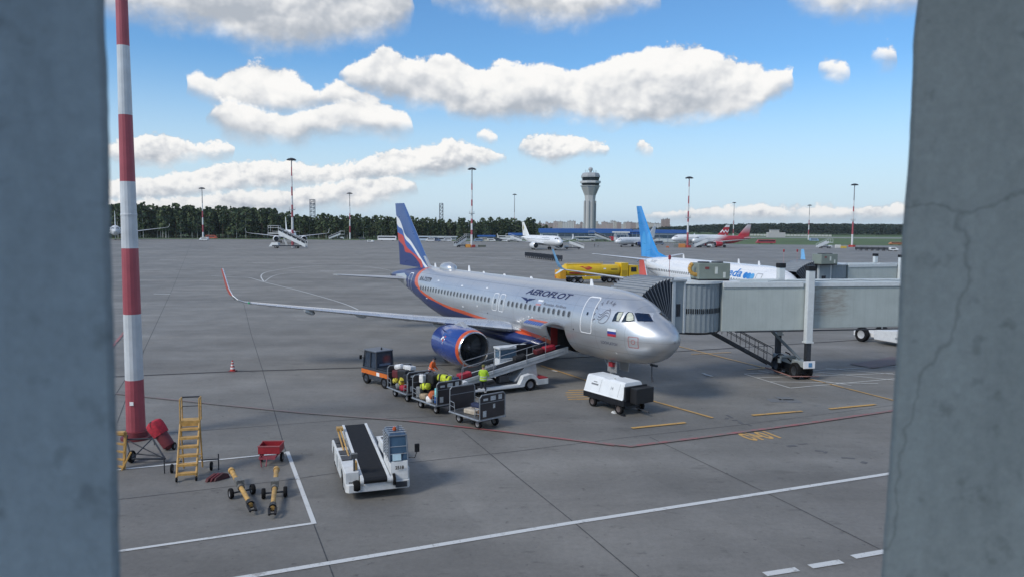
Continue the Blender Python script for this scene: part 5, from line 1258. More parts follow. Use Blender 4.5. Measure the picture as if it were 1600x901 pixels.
# cab
x0, x1, y0, y1 = -1.35, -.10, .42, hw - .04
b = MB(); b.hexa([(x1 + .16, y0, .56), (x1 + .16, y1, .56), (x0, y1, .56), (x0, y0, .56), (x1 + .02, y0, 1.18), (x1 + .02, y1, 1.18), (x0, y1, 1.18), (x0, y0, 1.18)]); b.build('cab_body', LW, bl, bevel=.03)
b = MB(); b.bb(x0 - 1.5, x0 - .02, y0 + .05, y1, .95, 1.32); b.build('engine_cover', LW, bl, bevel=.03)
for k in range(3): b = MB(); b.bb(x0 - 1.35 + k * .45, x0 - 1.05 + k * .45, y0 + .12, y1 - .08, 1.322, 1.335); b.build('cover_vent', DARKST, bl)
gl = MB(); gl.hexa([(x1 + .0, y0 + .02, 1.19), (x1 + .0, y1 - .02, 1.19), (x0 + .04, y1 - .02, 1.19), (x0 + .04, y0 + .02, 1.19), (x1 - .22, y0 + .04, 2.0), (x1 - .22, y1 - .04, 2.0), (x0 + .1, y1 - .04, 2.0), (x0 + .1, y0 + .04, 2.0)])
gl.build('cab_glazing', mat('cab_glass_blue', (.035, .075, .125), .12, var=.3, sc=2, spec=.8), bl)
b = MB()
fp = {'fl': ((x1 + .02, y1, 1.18), (x1 - .20, y1 - .02, 2.02)), 'fr': ((x1 + .02, y0, 1.18), (x1 - .20, y0 + .02, 2.02)), 'rl': ((x0, y1, 1.18), (x0 + .08, y1 - .02, 2.02)), 'rr': ((x0, y0, 1.18), (x0 + .08, y0 + .02, 2.02))}
for a, c in fp.values(): b.tube(a, c, .028, n=8)
for a, c in (('fl', 'fr'), ('rl', 'rr'), ('fl', 'rl'), ('fr', 'rr')): b.tube(fp[a][1], fp[c][1], .028, n=8)
b.build('cab_pillars', mat('cab_grey', (.16, .19, .23), .4, .3), bl)
b = MB(); b.hexa([(x1 - .19, y0, 2.02), (x1 - .19, y1, 2.02), (x0 + .05, y1, 2.02), (x0 + .05, y0, 2.02), (x1 - .25, y0 + .06, 2.10), (x1 - .25, y1 - .06, 2.10), (x0 + .12, y1 - .06, 2.10), (x0 + .12, y0 + .06, 2.10)]); b.build('cab_roof', mat('roof_blue_tint', (.05, .09, .15), .25), bl, bevel=.02)
b = MB()      # wire guard on the belt side and roof bars
for k in range(8): z = 1.28 + k * .1; b.tube((x1 - .04 - .2 * (z - 1.18) / .84, y0 - .03, z), (x0 + .04, y0 - .03, z), .012, n=6)
for k in range(4): x = x1 - .1 - k * .3; b.tube((x, y0 - .03, 1.2), (x - .06, y0 - .03, 2.05), .014, n=6)
b.build('cab_guard', mat('guard_grey', (.42, .45, .48), .4, .4), bl)
b = MB()
for k in range(4): x = x1 - .3 - k * .26; b.tube((x, y0, 2.115), (x, y1, 2.115), .016, n=6)
b.build('roof_bars', MATS['guard_grey'], bl)
b = MB()
for z in (1.42, 1.66): b.tube((x1 + .015 - .22 * (z - 1.18) / .84, y0, z), (x1 + .015 - .22 * (z - 1.18) / .84, y1, z), .012, n=6)
b.build('windscreen_bars', MATS['guard_grey'], bl)
b = MB(); b.box((x1 + .0, y0 + .25, 1.31), (.02, .30, .22), 0, Matrix.Rotation(R(-15), 3, 'Y')); b.build('paper_notice', mat('pale_blue_paper', (.45, .62, .70), .6), bl)
b = MB(); b.lathe([(0, .075), (.03, .075), (.10, .06), (.14, 0)], (x1 - .6, y0 + .28, 2.12), 'z', 14); b.build('beacon', mat('amber_red_beacon', (.5, .10, .03), .25), bl)
b = MB(); b.tube((x1 - .5, y1 - .25, 2.1), (x1 - .5, y1 - .25, 2.32), .012); b.build('aerial', BLACK, bl)
b = MB(); b.path([(x1 - .1, y1, 1.25), (x1 + .1, y1 + .22, 1.28), (x1 + .1, y1 + .3, 1.5)], .015, 6); m_ = b.build('mirror_arm', BLACK, bl)
b = MB(); b.box((x1 + .1, y1 + .3, 1.62), (.07, .17, .30)); b.build('mirror', BLACK, m_, bevel=.02)
b = MB(); sign(b, '2518', (x1 + .128, (y0 + y1) / 2, .98), (0, 1, 0), (-.22, 0, 1), .15, bold=.006); b.build('fleet_number', BLACK, bl)
b = MB()
for sg in (-1, 1): b.tube((x1 + .02, (y0 + y1) / 2 + sg * .03, 1.2), (x1 - .06, (y0 + y1) / 2 + .12 + sg * .06, 1.45), .01, n=5)
b.build('wiper', BLACK, bl)

# ------------------------------------------------------------------ belt loader raised to the hold
sill = NOSE - _d * 8.05 + _st * 1.45; dl = _st
b2o = sill + dl * 3.4; b2 = thing('belt_loader', 'white belt loader with its long conveyor raised to the open cargo door', 'belt loader', (b2o.x, b2o.y, 0), math.atan2(-dl.y, -dl.x))
# local x towards the fuselage (sill at 3.4), y to the left
CX0, CZ0, CX1, CZ1 = -4.0, .78, 3.55, 2.20; ks = (CZ1 - CZ0) / (CX1 - CX0)
def cz(x): return CZ0 + (x - CX0) * ks
def sl2(y0, y1, d0, d1, x0=CX0, x1=CX1): return [(x0, y0, cz(x0) + d0), (x1, y0, cz(x1) + d0), (x1, y1, cz(x1) + d0), (x0, y1, cz(x0) + d0), (x0, y0, cz(x0) + d1), (x1, y0, cz(x1) + d1), (x1, y1, cz(x1) + d1), (x0, y1, cz(x0) + d1)]
b = MB(); b.hexa(sl2(-.36, .36, -.04, .02)); b.build('belt', BELT, b2)
for y0, y1 in ((-.48, -.37), (.37, .48)):
    b = MB(); b.hexa(sl2(y0, y1, -.34, .04)); b.build('conveyor_rail', mat('conveyor_grey_white', (.50, .52, .53), .45, var=.1, dirt=.3), b2, bevel=.01)
b = MB(); b.hexa(sl2(-.495, -.482, -.20, -.12, -3.6, 3.2)); b.build('rail_groove', GREYP, b2)
b = MB(); sign(b, 'T186', (-.3, -.485, cz(-.3) - .12), Vector((1, 0, ks)).normalized(), (0, 0, 1), .16); b.build('fleet_number', mat('grey_digits', (.16, .17, .19), .5), b2)
b = MB()
for x in (-3.6, -1.6, .6, 1.9): b.tube((x, -.5, cz(x) - .2), (x, -.5, cz(x) + .75), .02, n=6)
b.path([(-3.6, -.5, cz(-3.6) + .75), (1.9, -.5, cz(1.9) + .75)], .02, 6); b.build('handrail', STEEL, b2)
b = MB()
for x in (-3.0, 2.6): b.tube((x, .5, cz(x) - .2), (x, .5, cz(x) + .8), .02, n=6)
b.path([(-3.0, .5, cz(-3.0) + .8), (2.6, .5, cz(2.6) + .8)], .02, 6); b.build('handrail', STEEL, b2)
b = MB(); b.bb(.5, 1.6, .46, .49, cz(1) + .1, cz(1) + .72); b.build('rail_screen', BLACK, b2)
# chassis
P = [(-2.9, .32), (-2.6, .95), (-2.35, .98), (-2.0, .45), (1.0, .45), (1.25, .9), (1.7, .98), (2.05, .9), (2.3, .62), (2.95, .62), (2.95, .30), (2.2, .30)]
P += [(1.75 + .42 * math.cos(math.pi * k / 8), .30 + .42 * math.sin(math.pi * k / 8)) for k in range(9)]
P += [(1.2, .28)]; P = [(x - 1.2, z) for x, z in P]
for y0, y1 in ((-1.05, -.72), (.72, 1.05)): b = MB(); b.prism(P, y0, y1); b.build('side_body', LW, b2, bevel=.02)
b = MB(); b.bb(-3.9, 1.7, -.71, .71, .34, .50); b.build('chassis', DARKST, b2)
b = MB(); b.bb(1.05, 1.72, -1.02, 1.02, .625, .68); b.build('red_step', REDP, b2)
b = MB(); b.bb(-3.1, -.3, -1.07, -1.06, .34, .42); b.build('white_stripe', CLEANW, b2)
for x in (.55, -3.2):
    for y in (-.88, .88): b = MB(); b.wheel((x, y, .36), .36, .26, 'y', 0, 1); b.build('wheel', [RUBBER, HUB], b2)
b = MB(); b.hexa([(-.2, -.5, .5), (1.4, -.5, .5), (1.4, .5, .5), (-.2, .5, .5), (.6, -.4, cz(1) - .34), (1.3, -.4, cz(1.3) - .34), (1.3, .4, cz(1.3) - .34), (.6, .4, cz(.6) - .34)]); b.build('lift_mast', mat('pale_grey_panel', (.40, .42, .43), .5, var=.1), b2, bevel=.02)
b = MB(); b.tube((-1.2, -.2, .5), (.2, -.2, cz(.2) - .3), .08); b.tube((-.9, .3, .5), (-1.6, .3, cz(-1.6) - .3), .07); b.box((-.9, -.3, .75), (.6, .5, .35)); b.build('lift_ram', DARKST, b2)
# cab on the far side
b = MB(); b.bb(-.6, .6, .55, 1.15, .5, 1.65); b.build('cab_body', LW, b2, bevel=.03)
b = MB(); b.bb(-.55, .55, .58, 1.12, 1.652, 2.22); b.build('cab_glazing', mat('pale_cab_glass', (.10, .16, .22), .15, var=.2), b2)
b = MB()
for x in (-.57, .57):
    for y in (.56, 1.14): b.tube((x, y, 1.65), (x, y, 2.24), .035, n=6)
for z in (1.66, 2.23): b.path([(-.57, .56, z), (.57, .56, z), (.57, 1.14, z), (-.57, 1.14, z), (-.57, .56, z)], .03, 6)
b.build('cab_pillars', LW, b2)
b = MB(); b.bb(-.65, 1.5, .48, 1.2, 2.24, 2.36); b.build('cab_roof', LW, b2, bevel=.02)

# ------------------------------------------------------------------ bags: rounded cases, holdalls
BAGC = {'black': (.018, .019, .022), 'charcoal': (.045, .047, .052), 'dark blue': (.02, .03, .075), 'blue': (.03, .10, .30), 'white': (.70, .70, .70), 'dark red': (.12, .018, .022), 'red': (.38, .02, .04), 'grey': (.22, .23, .24), 'yellow': (.62, .52, .06), 'neon yellow': (.52, .60, .04), 'orange': (.52, .13, .05), 'cyan': (.22, .60, .62), 'tan': (.32, .25, .17), 'beige': (.46, .40, .32), 'brown': (.12, .07, .04), 'purple': (.10, .03, .12)}
def bag(name, label, colour, size, loc, rot=(0, 0, 0), group=None, kind='case'):
    sx, sy, sz = size; b = MB()
    if kind == 'case':
        b.box((0, 0, 0), size); o = b.build(name, mat('luggage_' + colour.replace(' ', '_'), BAGC[colour], .5, var=.25, sc=6), None, bevel=min(size) * .18, seg=3)
        hb = MB(); hb.path([(-.08, 0, sz / 2), (-.08, 0, sz / 2 + .05), (.08, 0, sz / 2 + .05), (.08, 0, sz / 2)], .012, 6); hb.build('handle', BLACK, o)
        wb = MB()
        for k in (-.3, -.1, .1, .3): wb.bb(sx * k - .012, sx * k + .012, -sy / 2 - .008, -sy / 2 + .002, -sz * .42, sz * .42)
        wb.build('ribs', mat('luggage_' + colour.replace(' ', '_'), BAGC[colour]), o)
    else:
        rings = []
        for k in range(9):
            t = -1 + 2 * k / 8; f = (1 - abs(t) ** 6) ** .5 if abs(t) < 1 else .05
            rings.append([Vector((t * sx / 2, math.copysign(abs(math.cos(a)) ** .55, math.cos(a)) * sy / 2 * max(f, .1) * (1 + .05 * math.sin(3 * a + k)), math.copysign(abs(math.sin(a)) ** .55, math.sin(a)) * sz / 2 * max(f, .1))) for a in [2 * math.pi * i / 14 for i in range(14)]])
        b.loft(rings); o = b.build(name, mat('fabric_' + colour.replace(' ', '_'), BAGC[colour], .8, var=.3, sc=9), None)
        hb = MB(); hb.path([(-.12, -sy * .2, sz * .42), (-.08, -sy * .25, sz * .62), (.08, -sy * .25, sz * .62), (.12, -sy * .2, sz * .42)], .013, 6); hb.build('handle', BLACK, o)
        if kind == 'striped':
            sb = MB()
            for k in (-.22, .22): sb.box((sx * k, 0, 0), (sx * .10, sy * .985, sz * .985))
            sb.build('straps', mat('fabric_black', BAGC['black'], .8), o)
    o.location = loc; o.rotation_euler = rot; return tag(o, label, 'bag' if kind != 'case' else 'suitcase', group)
b2m = Matrix.Translation((b2o.x, b2o.y, 0)) @ Matrix.Rotation(math.atan2(-dl.y, -dl.x), 4, 'Z')
def on_belt(x, y, dz): return b2m @ Vector((x, y, cz(x) + dz))
tl = math.atan(ks); hd = math.atan2(-dl.y, -dl.x)
bag('suitcase', 'red suitcase at the top of the raised conveyor, about to enter the hold', 'red', (.75, .45, .30), on_belt(2.45, 0, .18), (0, -tl, hd), 'bags on the raised conveyor')
bag('suitcase', 'red suitcase just behind the topmost one on the raised conveyor', 'dark red', (.55, .40, .28), on_belt(1.75, .03, .17), (0, -tl, hd), 'bags on the raised conveyor')
bag('holdall', 'black holdall lying halfway up the raised conveyor', 'black', (.9, .45, .32), on_belt(.4, 0, .18), (0, -tl, hd), 'bags on the raised conveyor', 'soft')
bag('suitcase', 'red suitcase at the foot of the raised conveyor', 'red', (.75, .48, .28), on_belt(-3.2, 0, .17), (0, -tl, hd), 'bags on the raised conveyor')
bag('suitcase', 'flat grey suitcase low on the raised conveyor beyond the hi-vis worker', 'grey', (.7, .45, .22), on_belt(-1.6, 0, .14), (0, -tl, hd), 'bags on the raised conveyor')

# ------------------------------------------------------------------ baggage tractor with three carts
t0, t1 = W(573, 597), W(601, 608); th = math.atan2((t0 - t1).y, (t0 - t1).x)
tc_ = at(590, 600); tr = thing('baggage_tractor', 'dark baggage tractor with orange side stripe and glazed cab at the head of the carts', 'tractor', ((t0.x + t1.x) / 2 + .45, (t0.y + t1.y) / 2 + .45, 0), th)
TD = mat('tractor_charcoal', (.035, .042, .055), .5, var=.15)
# local x forward; cab at the front half
b = MB(); b.hexa([(-1.45, -.66, .32), (1.45, -.66, .32), (1.45, .66, .32), (-1.45, .66, .32), (-1.45, -.64, .98), (1.42, -.62, .98), (1.42, .62, .98), (-1.45, .64, .98)]); b.build('body', TD, tr, bevel=.04)
b = MB(); b.bb(-1.38, -.05, -.56, .56, .982, 1.06); b.build('rear_deck', mat('deck_black', (.022, .028, .038), .45), tr, bevel=.03)
for y in (-.668, .668):
    b = MB(); b.bb(-1.44, 1.42, y - .012, y + .012, .62, .86); b.build('side_stripe', ORANGE, tr)
b = MB(); b.bb(-.5, -.2, .685 - .0, .69, .63, .84); b.bb(-.5, -.2, -.69, -.685, .63, .84); b.build('stripe_label', CLEANW, tr)
for x in (-.95, .95):
    for y in (-.58, .58): b = MB(); b.wheel((x, y, .34), .34, .22, 'y', 0, 1); b.build('wheel', [RUBBER, DARKST], tr)
b = MB(); b.hexa([(-.02, -.55, .99), (1.34, -.55, .99), (1.34, .55, .99), (-.02, .55, .99), (.04, -.50, 1.92), (1.18, -.50, 1.92), (1.18, .50, 1.92), (.04, .50, 1.92)]); b.build('cab_glazing', mat('tractor_glass', (.03, .045, .07), .10, var=.2, spec=.8), tr)
b = MB()
cp = [((-.04, -.58, .98), (.02, -.54, 1.95)), ((-.04, .58, .98), (.02, .54, 1.95)), ((1.38, -.58, .98), (1.22, -.54, 1.95)), ((1.38, .58, .98), (1.22, .54, 1.95)), ((.62, .58, .98), (.62, .54, 1.95)), ((.62, -.58, .98), (.62, -.54, 1.95))]
for a, c in cp: b.tube(a, c, .045, n=8)
b.path([(.02, -.54, 1.93), (1.22, -.54, 1.93), (1.22, .54, 1.93), (.02, .54, 1.93), (.02, -.54, 1.93)], .04, 6)
b.build('cab_pillars', TD, tr)
b = MB(); b.bb(-.06, 1.3, -.6, .6, 1.95, 2.03); b.build('cab_roof', mat('roof_grey', (.14, .16, .19), .5), tr, bevel=.03)
b = MB(); b.lathe([(0, .05), (.1, .05), (.14, .02)], (.3, 0, 2.03), 'z', 12); b.build('beacon', BLACK, tr)
b = MB(); b.box((-1.47, .32, .72), (.02, .22, .22)); b.build('warning_triangle', mat('triangle_pink', (.45, .22, .20), .5), tr)
for y in (-.5, .5): b = MB(); b.box((-1.47, y, .88), (.03, .2, .09)); b.build('tail_lamp', mat('orange_lens', (.5, .1, .03), .3), tr)
b = MB(); b.box((-.035, 0, 1.2), (.04, .75, .12)); b.build('seat_back', mat('seat_blue_grey', (.16, .20, .27), .6), tr)
b = MB(); b.path([(1.2, .6, 1.5), (1.3, .78, 1.55)], .015, 6); mm = b.build('mirror_arm', BLACK, tr); b = MB(); b.box((1.3, .8, 1.55), (.06, .14, .24)); b.build('mirror', BLACK, mm)
b = MB(); b.bb(-1.75, -1.44, -.05, .05, .38, .46); b.build('hitch', DARKST, tr)

PLY = mat('dark_plywood', (.040, .033, .034), .55, var=.25, sc=3)
CFR = mat('cart_frame_steel', (.30, .32, .34), .45, .5, var=.2, sc=8)
STK = mat('sticker_white', (.50, .52, .52), .6, var=.25, sc=20)
CL, CWd = 2.3, 1.5
def make_cart(label, pos, rz):
    g = thing('baggage_cart', label, 'baggage cart', pos, rz, 'baggage carts behind the tractor')
    b = MB(); b.bb(-CL / 2, CL / 2, -CWd / 2, CWd / 2, .46, .52); b.build('deck', mat('deck_steel', (.10, .105, .11), .5, .3, var=.3, sc=5), g)
    b = MB()
    for y in (-CWd / 2 - .03, CWd / 2 + .03): b.tube((-CL / 2, y, .49), (CL / 2, y, .49), .05, n=8)
    for x in (-CL / 2, CL / 2): b.tube((x, -CWd / 2, .49), (x, CWd / 2, .49), .04, n=8)
    b.build('deck_edge', CFR, g)
    for sx in (-1, 1):
        x = sx * CL / 2
        b = MB(); b.bb(x - .015, x + .015, -CWd / 2 + .05, CWd / 2 - .05, .56, 1.62); e = b.build('end_panel', PLY, g)
        b = MB(); h = 1.66; y = CWd / 2 - .0
        b.path([(x, -y, .5), (x, -y, h - .12), (x, -y + .12, h), (x, y - .12, h), (x, y, h - .12), (x, y, .5)], .028, 8); b.path([(x, -y, 1.28), (x, y, 1.28)], .02, 8); b.build('end_frame', CFR, e)
        b = MB()
        for yy in (-y, y):
            b.path([(x, yy, 1.02), (x - sx * .34, yy, .98), (x - sx * .40, yy, .55)], .018, 6); b.path([(x, yy, .80), (x - sx * .38, yy, .76)], .014, 6)
        b.build('corner_rail', CFR, e)
        for yy, zz, w_, h_ in ((-.42, 1.44, .26, .10), (0.02, 1.46, .30, .20), (.44, 1.47, .20, .22), (-.48, .78, .20, .28), (.08, 1.08, .12, .2)):
            b = MB(); b.box((x + sx * .02, yy * sx, zz), (.012, w_, h_)); o = b.build('sticker', STK, e)
            b = MB(); b.box((x + sx * .028, yy * sx, zz), (.006, w_ * .6, h_ * .28)); b.build('sticker_print', DARKST, e) if False else None
    for x in (-.72, .72):
        for y in (-.5, .5): b = MB(); b.wheel((x, y, .23), .23, .15, 'y', 0, 1); b.build('wheel', [RUBBER, HUB], g)
    b = MB(); b.bb(-.78, -.66, -.5, .5, .30, .45); b.bb(.66, .78, -.5, .5, .30, .45); b.bb(-.7, .7, -.05, .05, .32, .42); b.build('axles', DARKST, g)
    b = MB(); b.path([(CL / 2, 0, .4), (CL / 2 + .55, 0, .36)], .03, 8); b.build('drawbar', DARKST, g)
    return g
# wheel contacts seen in the photo: near wheels of each cart
def cart_pose(pa, pb):
    a, c = W(*pa), W(*pb); d = (a - c).normalized(); n = Vector((-d.y, d.x, 0)); n = n if n.y > 0 else -n
    m = (a + c) / 2 + n * .5; return (m.x, m.y, 0), math.atan2(d.y, d.x)
carts = []
for (pa, pb), lb in zip((((618, 619), (637, 627)), ((658, 636.5), (682, 645.5)), ((717, 659), (748, 669.5))),
        ('baggage cart right behind the tractor, piled with mixed bags', 'baggage cart in the middle of the train, with neon yellow bags on its pile', 'nearly empty baggage cart at the tail of the train, closest to the camera')):
    p, rz = cart_pose(pa, pb)
    carts.append((make_cart(lb, p, rz), Matrix.Translation(p) @ Matrix.Rotation(rz, 4, 'Z'), rz))
tr.rotation_euler.z = carts[0][2] + R(8)
def load(ci, items, group):
    g, M4, rz = carts[ci]
    for nm, lb, c, size, (x, y, z), (rx, ry, rzz), kind in items:
        bag(nm, lb, c, size, M4 @ Vector((x, -y, z)), (rx, ry, rz + rzz), group, kind)
# local +x is towards the tractor, the viewer looks at the -y... side; y grows away from the viewer
G1, G2, G3 = 'bags on the first baggage cart', 'bags on the second baggage cart', 'bags on the last baggage cart'
load(0, [
 ('holdall', 'white holdall on top of the first cart, at the tractor end', 'white', (.55, .34, .30), (.78, -.25, 1.62), (0, .2, .5), 'soft'),
 ('suitcase', 'white suitcase lying on top of the first cart, second from the tractor end', 'white', (.66, .40, .24), (.22, .1, 1.62), (.1, 0, .2), 'case'),
 ('suitcase', 'dark red suitcase high in the first cart under the white holdall', 'dark red', (.5, .34, .42), (.78, -.38, 1.24), (0, 0, .2), 'case'),
 ('holdall', 'yellow holdall with black straps in the middle of the first cart', 'yellow', (.55, .36, .34), (-.12, -.50, .98), (.2, 1.1, .1), 'striped'),
 ('holdall', 'small yellow and black holdall in the first cart, nearest the tractor', 'yellow', (.40, .28, .28), (.66, -.52, .90), (.2, .3, .1), 'striped'),
 ('holdall', 'bright red holdall on the deck of the first cart', 'red', (.52, .36, .32), (-.32, -.50, .69), (0, .1, .3), 'soft'),
 ('suitcase', 'white suitcase standing at the rear panel of the first cart', 'white', (.30, .24, .60), (-.92, -.46, .84), (0, 0, .1), 'case'),
 ('holdall', 'grey holdall on the deck of the first cart beside the red one', 'grey', (.45, .32, .30), (.28, -.52, .68), (0, .1, -.3), 'soft'),
] + [('suitcase', 'black suitcase in the pile on the first baggage cart', 'black', (rng.uniform(.5, .7), .36, rng.uniform(.4, .55)), (x, y, z), (rng.uniform(-.15, .15), rng.uniform(-.1, .1), rng.uniform(-.4, .4)), 'case') for x, y, z in ((.8, .1, .78), (.1, .05, .78), (-.6, .05, .78), (.75, .15, 1.28), (.05, .12, 1.26), (-.62, .12, 1.24), (-.1, -.42, 1.36), (-.7, -.4, 1.22))], G1)
load(1, [
 ('suitcase', 'small white suitcase upright on the middle cart, at its front end', 'white', (.30, .26, .42), (.82, -.36, 1.50), (0, 0, .2), 'case'),
 ('holdall', 'neon yellow holdall near the front end of the middle cart', 'neon yellow', (.60, .36, .34), (.30, -.50, 1.20), (.1, .15, .2), 'striped'),
 ('holdall', 'large neon yellow holdall with black straps on top of the middle cart', 'neon yellow', (.86, .42, .36), (-.52, .12, 1.68), (.1, -.12, .5), 'striped'),
 ('holdall', 'orange holdall low in the middle cart', 'orange', (.46, .34, .36), (-.42, -.54, .88), (.1, .9, .1), 'soft'),
 ('suitcase', 'cyan suitcase at the rear panel of the middle cart', 'cyan', (.34, .28, .46), (-.86, -.46, 1.08), (0, 0, .15), 'case'),
 ('holdall', 'tan holdall on the deck of the middle cart', 'tan', (.62, .36, .32), (.34, -.52, .68), (0, .1, .1), 'soft'),
 ('holdall', 'white round holdall on the deck of the middle cart', 'white', (.42, .36, .36), (-.28, -.58, .66), (0, .1, .5), 'soft'),
 ('suitcase', 'blue suitcase on the deck at the rear of the middle cart', 'blue', (.42, .34, .40), (-.82, -.40, .72), (0, 0, .2), 'case'),
 ('suitcase', 'grey suitcase upright at the front end of the middle cart', 'grey', (.32, .28, .55), (.86, -.5, .82), (0, 0, .1), 'case'),
 ('suitcase', 'dark blue suitcase on top of the middle cart behind the neon one', 'dark blue', (.62, .40, .34), (-.72, .48, 1.56), (0, .1, .2), 'case'),
] + [('suitcase', 'black suitcase in the pile on the middle baggage cart', 'black', (rng.uniform(.5, .7), .36, rng.uniform(.4, .55)), (x, y, z), (rng.uniform(-.15, .15), rng.uniform(-.1, .1), rng.uniform(-.4, .4)), 'case') for x, y, z in ((.75, .05, .8), (.05, .05, .8), (-.6, .05, .8), (.62, .0, 1.3), (.0, .1, 1.32), (-.55, .2, 1.28), (.1, -.18, 1.62))], G2)
load(2, [
 ('suitcase', 'flat beige suitcase lying on the deck of the tail cart', 'beige', (.78, .50, .22), (.05, -.20, .64), (0, 0, .15), 'case'),
 ('holdall', 'dark blue holdall lying at the back of the tail cart', 'dark blue', (1.0, .42, .34), (.30, .34, .72), (0, 0, .1), 'soft'),
 ('holdall', 'brown round holdall beside the rear panel of the tail cart', 'brown', (.42, .36, .34), (-.72, -.30, .70), (0, .1, .8), 'soft'),
 ('suitcase', 'black suitcase standing at the back of the tail cart', 'black', (.56, .32, .46), (-.55, .42, .77), (0, 0, .1), 'case')], G3)

# ------------------------------------------------------------------ ground power unit
g0, g1, g2 = W(927, 634), W(966, 646), W(1003, 637)
gd = (g1 - g0).normalized(); gn = Vector((-gd.y, gd.x, 0)); gn = gn if gn.dot(g2 - g1) > 0 else -gn
gc = (g0 + g1) / 2 + gn * .72
gpu = thing('ground_power_unit', 'white ground power unit with black lower body on four wheels under the jet nose', 'power unit', (gc.x, gc.y, 0), math.atan2(gd.y, gd.x))
# local x towards the camera end, +y is on its left when facing the camera (viewer's right)
L0, L1, wv = -1.62, 1.35, .86
sgn = 1 if gn.dot(Vector((-math.sin(math.atan2(gd.y, gd.x)), math.cos(math.atan2(gd.y, gd.x)), 0))) > 0 else -1
GW = mat('unit_white', (.78, .80, .80), .4, var=.04, sc=2, dirt=.15)
rings = []
for x, k in ((L0, 0), (L0 + .02, 0), (-.35, 0), (-.30, 1), (.05, 1), (.10, 0), (L1 - .02, 0), (L1, 0)):
    zt = 1.60 - (.05 if k else 0); rings.append([Vector((x, -wv, .76)), Vector((x, -wv * .94, .84)), Vector((x - (.0 if x < 1 else .12), -wv * .66, zt - .06)), Vector((x - (.0 if x < 1 else .13), -wv * .55, zt)), Vector((x - (.0 if x < 1 else .13), wv * .55, zt)), Vector((x - (.0 if x < 1 else .12), wv * .66, zt - .06)), Vector((x, wv * .94, .84)), Vector((x, wv, .76))])
b = MB(); b.loft(rings, 0, False); b.build('canopy', GW, gpu, bevel=.02)
b = MB(); b.bb(L0 - .02, L1 + .10, -wv + .02, wv - .02, .46, .755); b.build('lower_body', BLACK, gpu, bevel=.02)
b = MB(); b.bb(L1 + .005, L1 + .12, -wv + .12, wv - .12, .76, 1.44); b.build('end_grille', mat('grille_black', (.012, .013, .016), .6), gpu)
b = MB(); b.bb(L1 + .12, L1 + .56, -.42 if sgn > 0 else -.78, .78 if sgn > 0 else .42, .62, 1.38); b.build('end_locker', mat('locker_black', (.016, .017, .02), .5), gpu, bevel=.02)
for x in (-.98, 1.02):
    for y in (-.72, .72): b = MB(); b.wheel((x, y, .27), .27, .18, 'y', 0, 1); b.build('wheel', [RUBBER, mat('brown_hub', (.10, .08, .075), .6)], gpu)
b = MB(); b.bb(-1.5, 1.2, -.5, .5, .30, .51); b.bb(-1.05, -.9, -.7, .7, .22, .32); b.bb(.95, 1.1, -.7, .7, .22, .32); b.build('axles', DARKST, gpu)
b = MB(); b.path([(L1 + .1, 0, .35), (L1 + .9, .1, .25)], .04, 8); b.build('drawbar', DARKST, gpu)
yk = -1 if sgn > 0 else 1
nv = Vector((0, yk * (.9), .28)).normalized()
def gside(x, z): 
    t = (z - .84) / (1.54 - .84); return Vector((x, yk * (wv * .94 + (wv * .66 - wv * .94) * t + .012), z))
def gplate(name, x0, x1, z0, z1, m): 
    b = MB(); b.add([gside(x0, z0), gside(x1, z0), gside(x1, z1), gside(x0, z1)], [(0, 1, 2, 3)]); b.build(name, m, gpu)
gplate('maker_plate', -1.15, -.62, 1.16, 1.24, mat('print_grey', (.20, .21, .22), .5)); gplate('maker_plate', -1.02, -.74, 1.30, 1.34, MATS['print_grey'])
b = MB(); sign(b, '14', gside(.42, 1.20), (1, 0, 0), (0, (wv * .66 - wv * .94) * yk / .70, 1), .22); b.build('unit_number', MATS['print_grey'], gpu)
for x in (-.45, .95): gplate('panel_seam', x, x + .012, .87, 1.50, MATS['print_grey'])
b = MB(); b.lathe([(0, .05), (.06, .045), (.08, 0)], (.2, yk * .3, 1.58), 'z', 10); b.build('beacon', mat('pale_beacon', (.5, .5, .45), .3), gpu)
for dx in (-.3, .32):
    b = MB(); b.prism([(-.14, 0), (.14, 0), (.05, .1), (-.05, .1)], -.07, .07); o = b.build('wheel_chock', WHITE if dx < 0 else BLACK, None); c = gc + gd * (1.02 + dx * 1.1) - gn * .78
    o.location = (c.x, c.y, 0); o.rotation_euler.z = math.atan2(gd.y, gd.x); tag(o, 'white wheel chock under the front wheel of the power unit' if dx < 0 else 'black wheel chock under the front wheel of the power unit', 'chock')
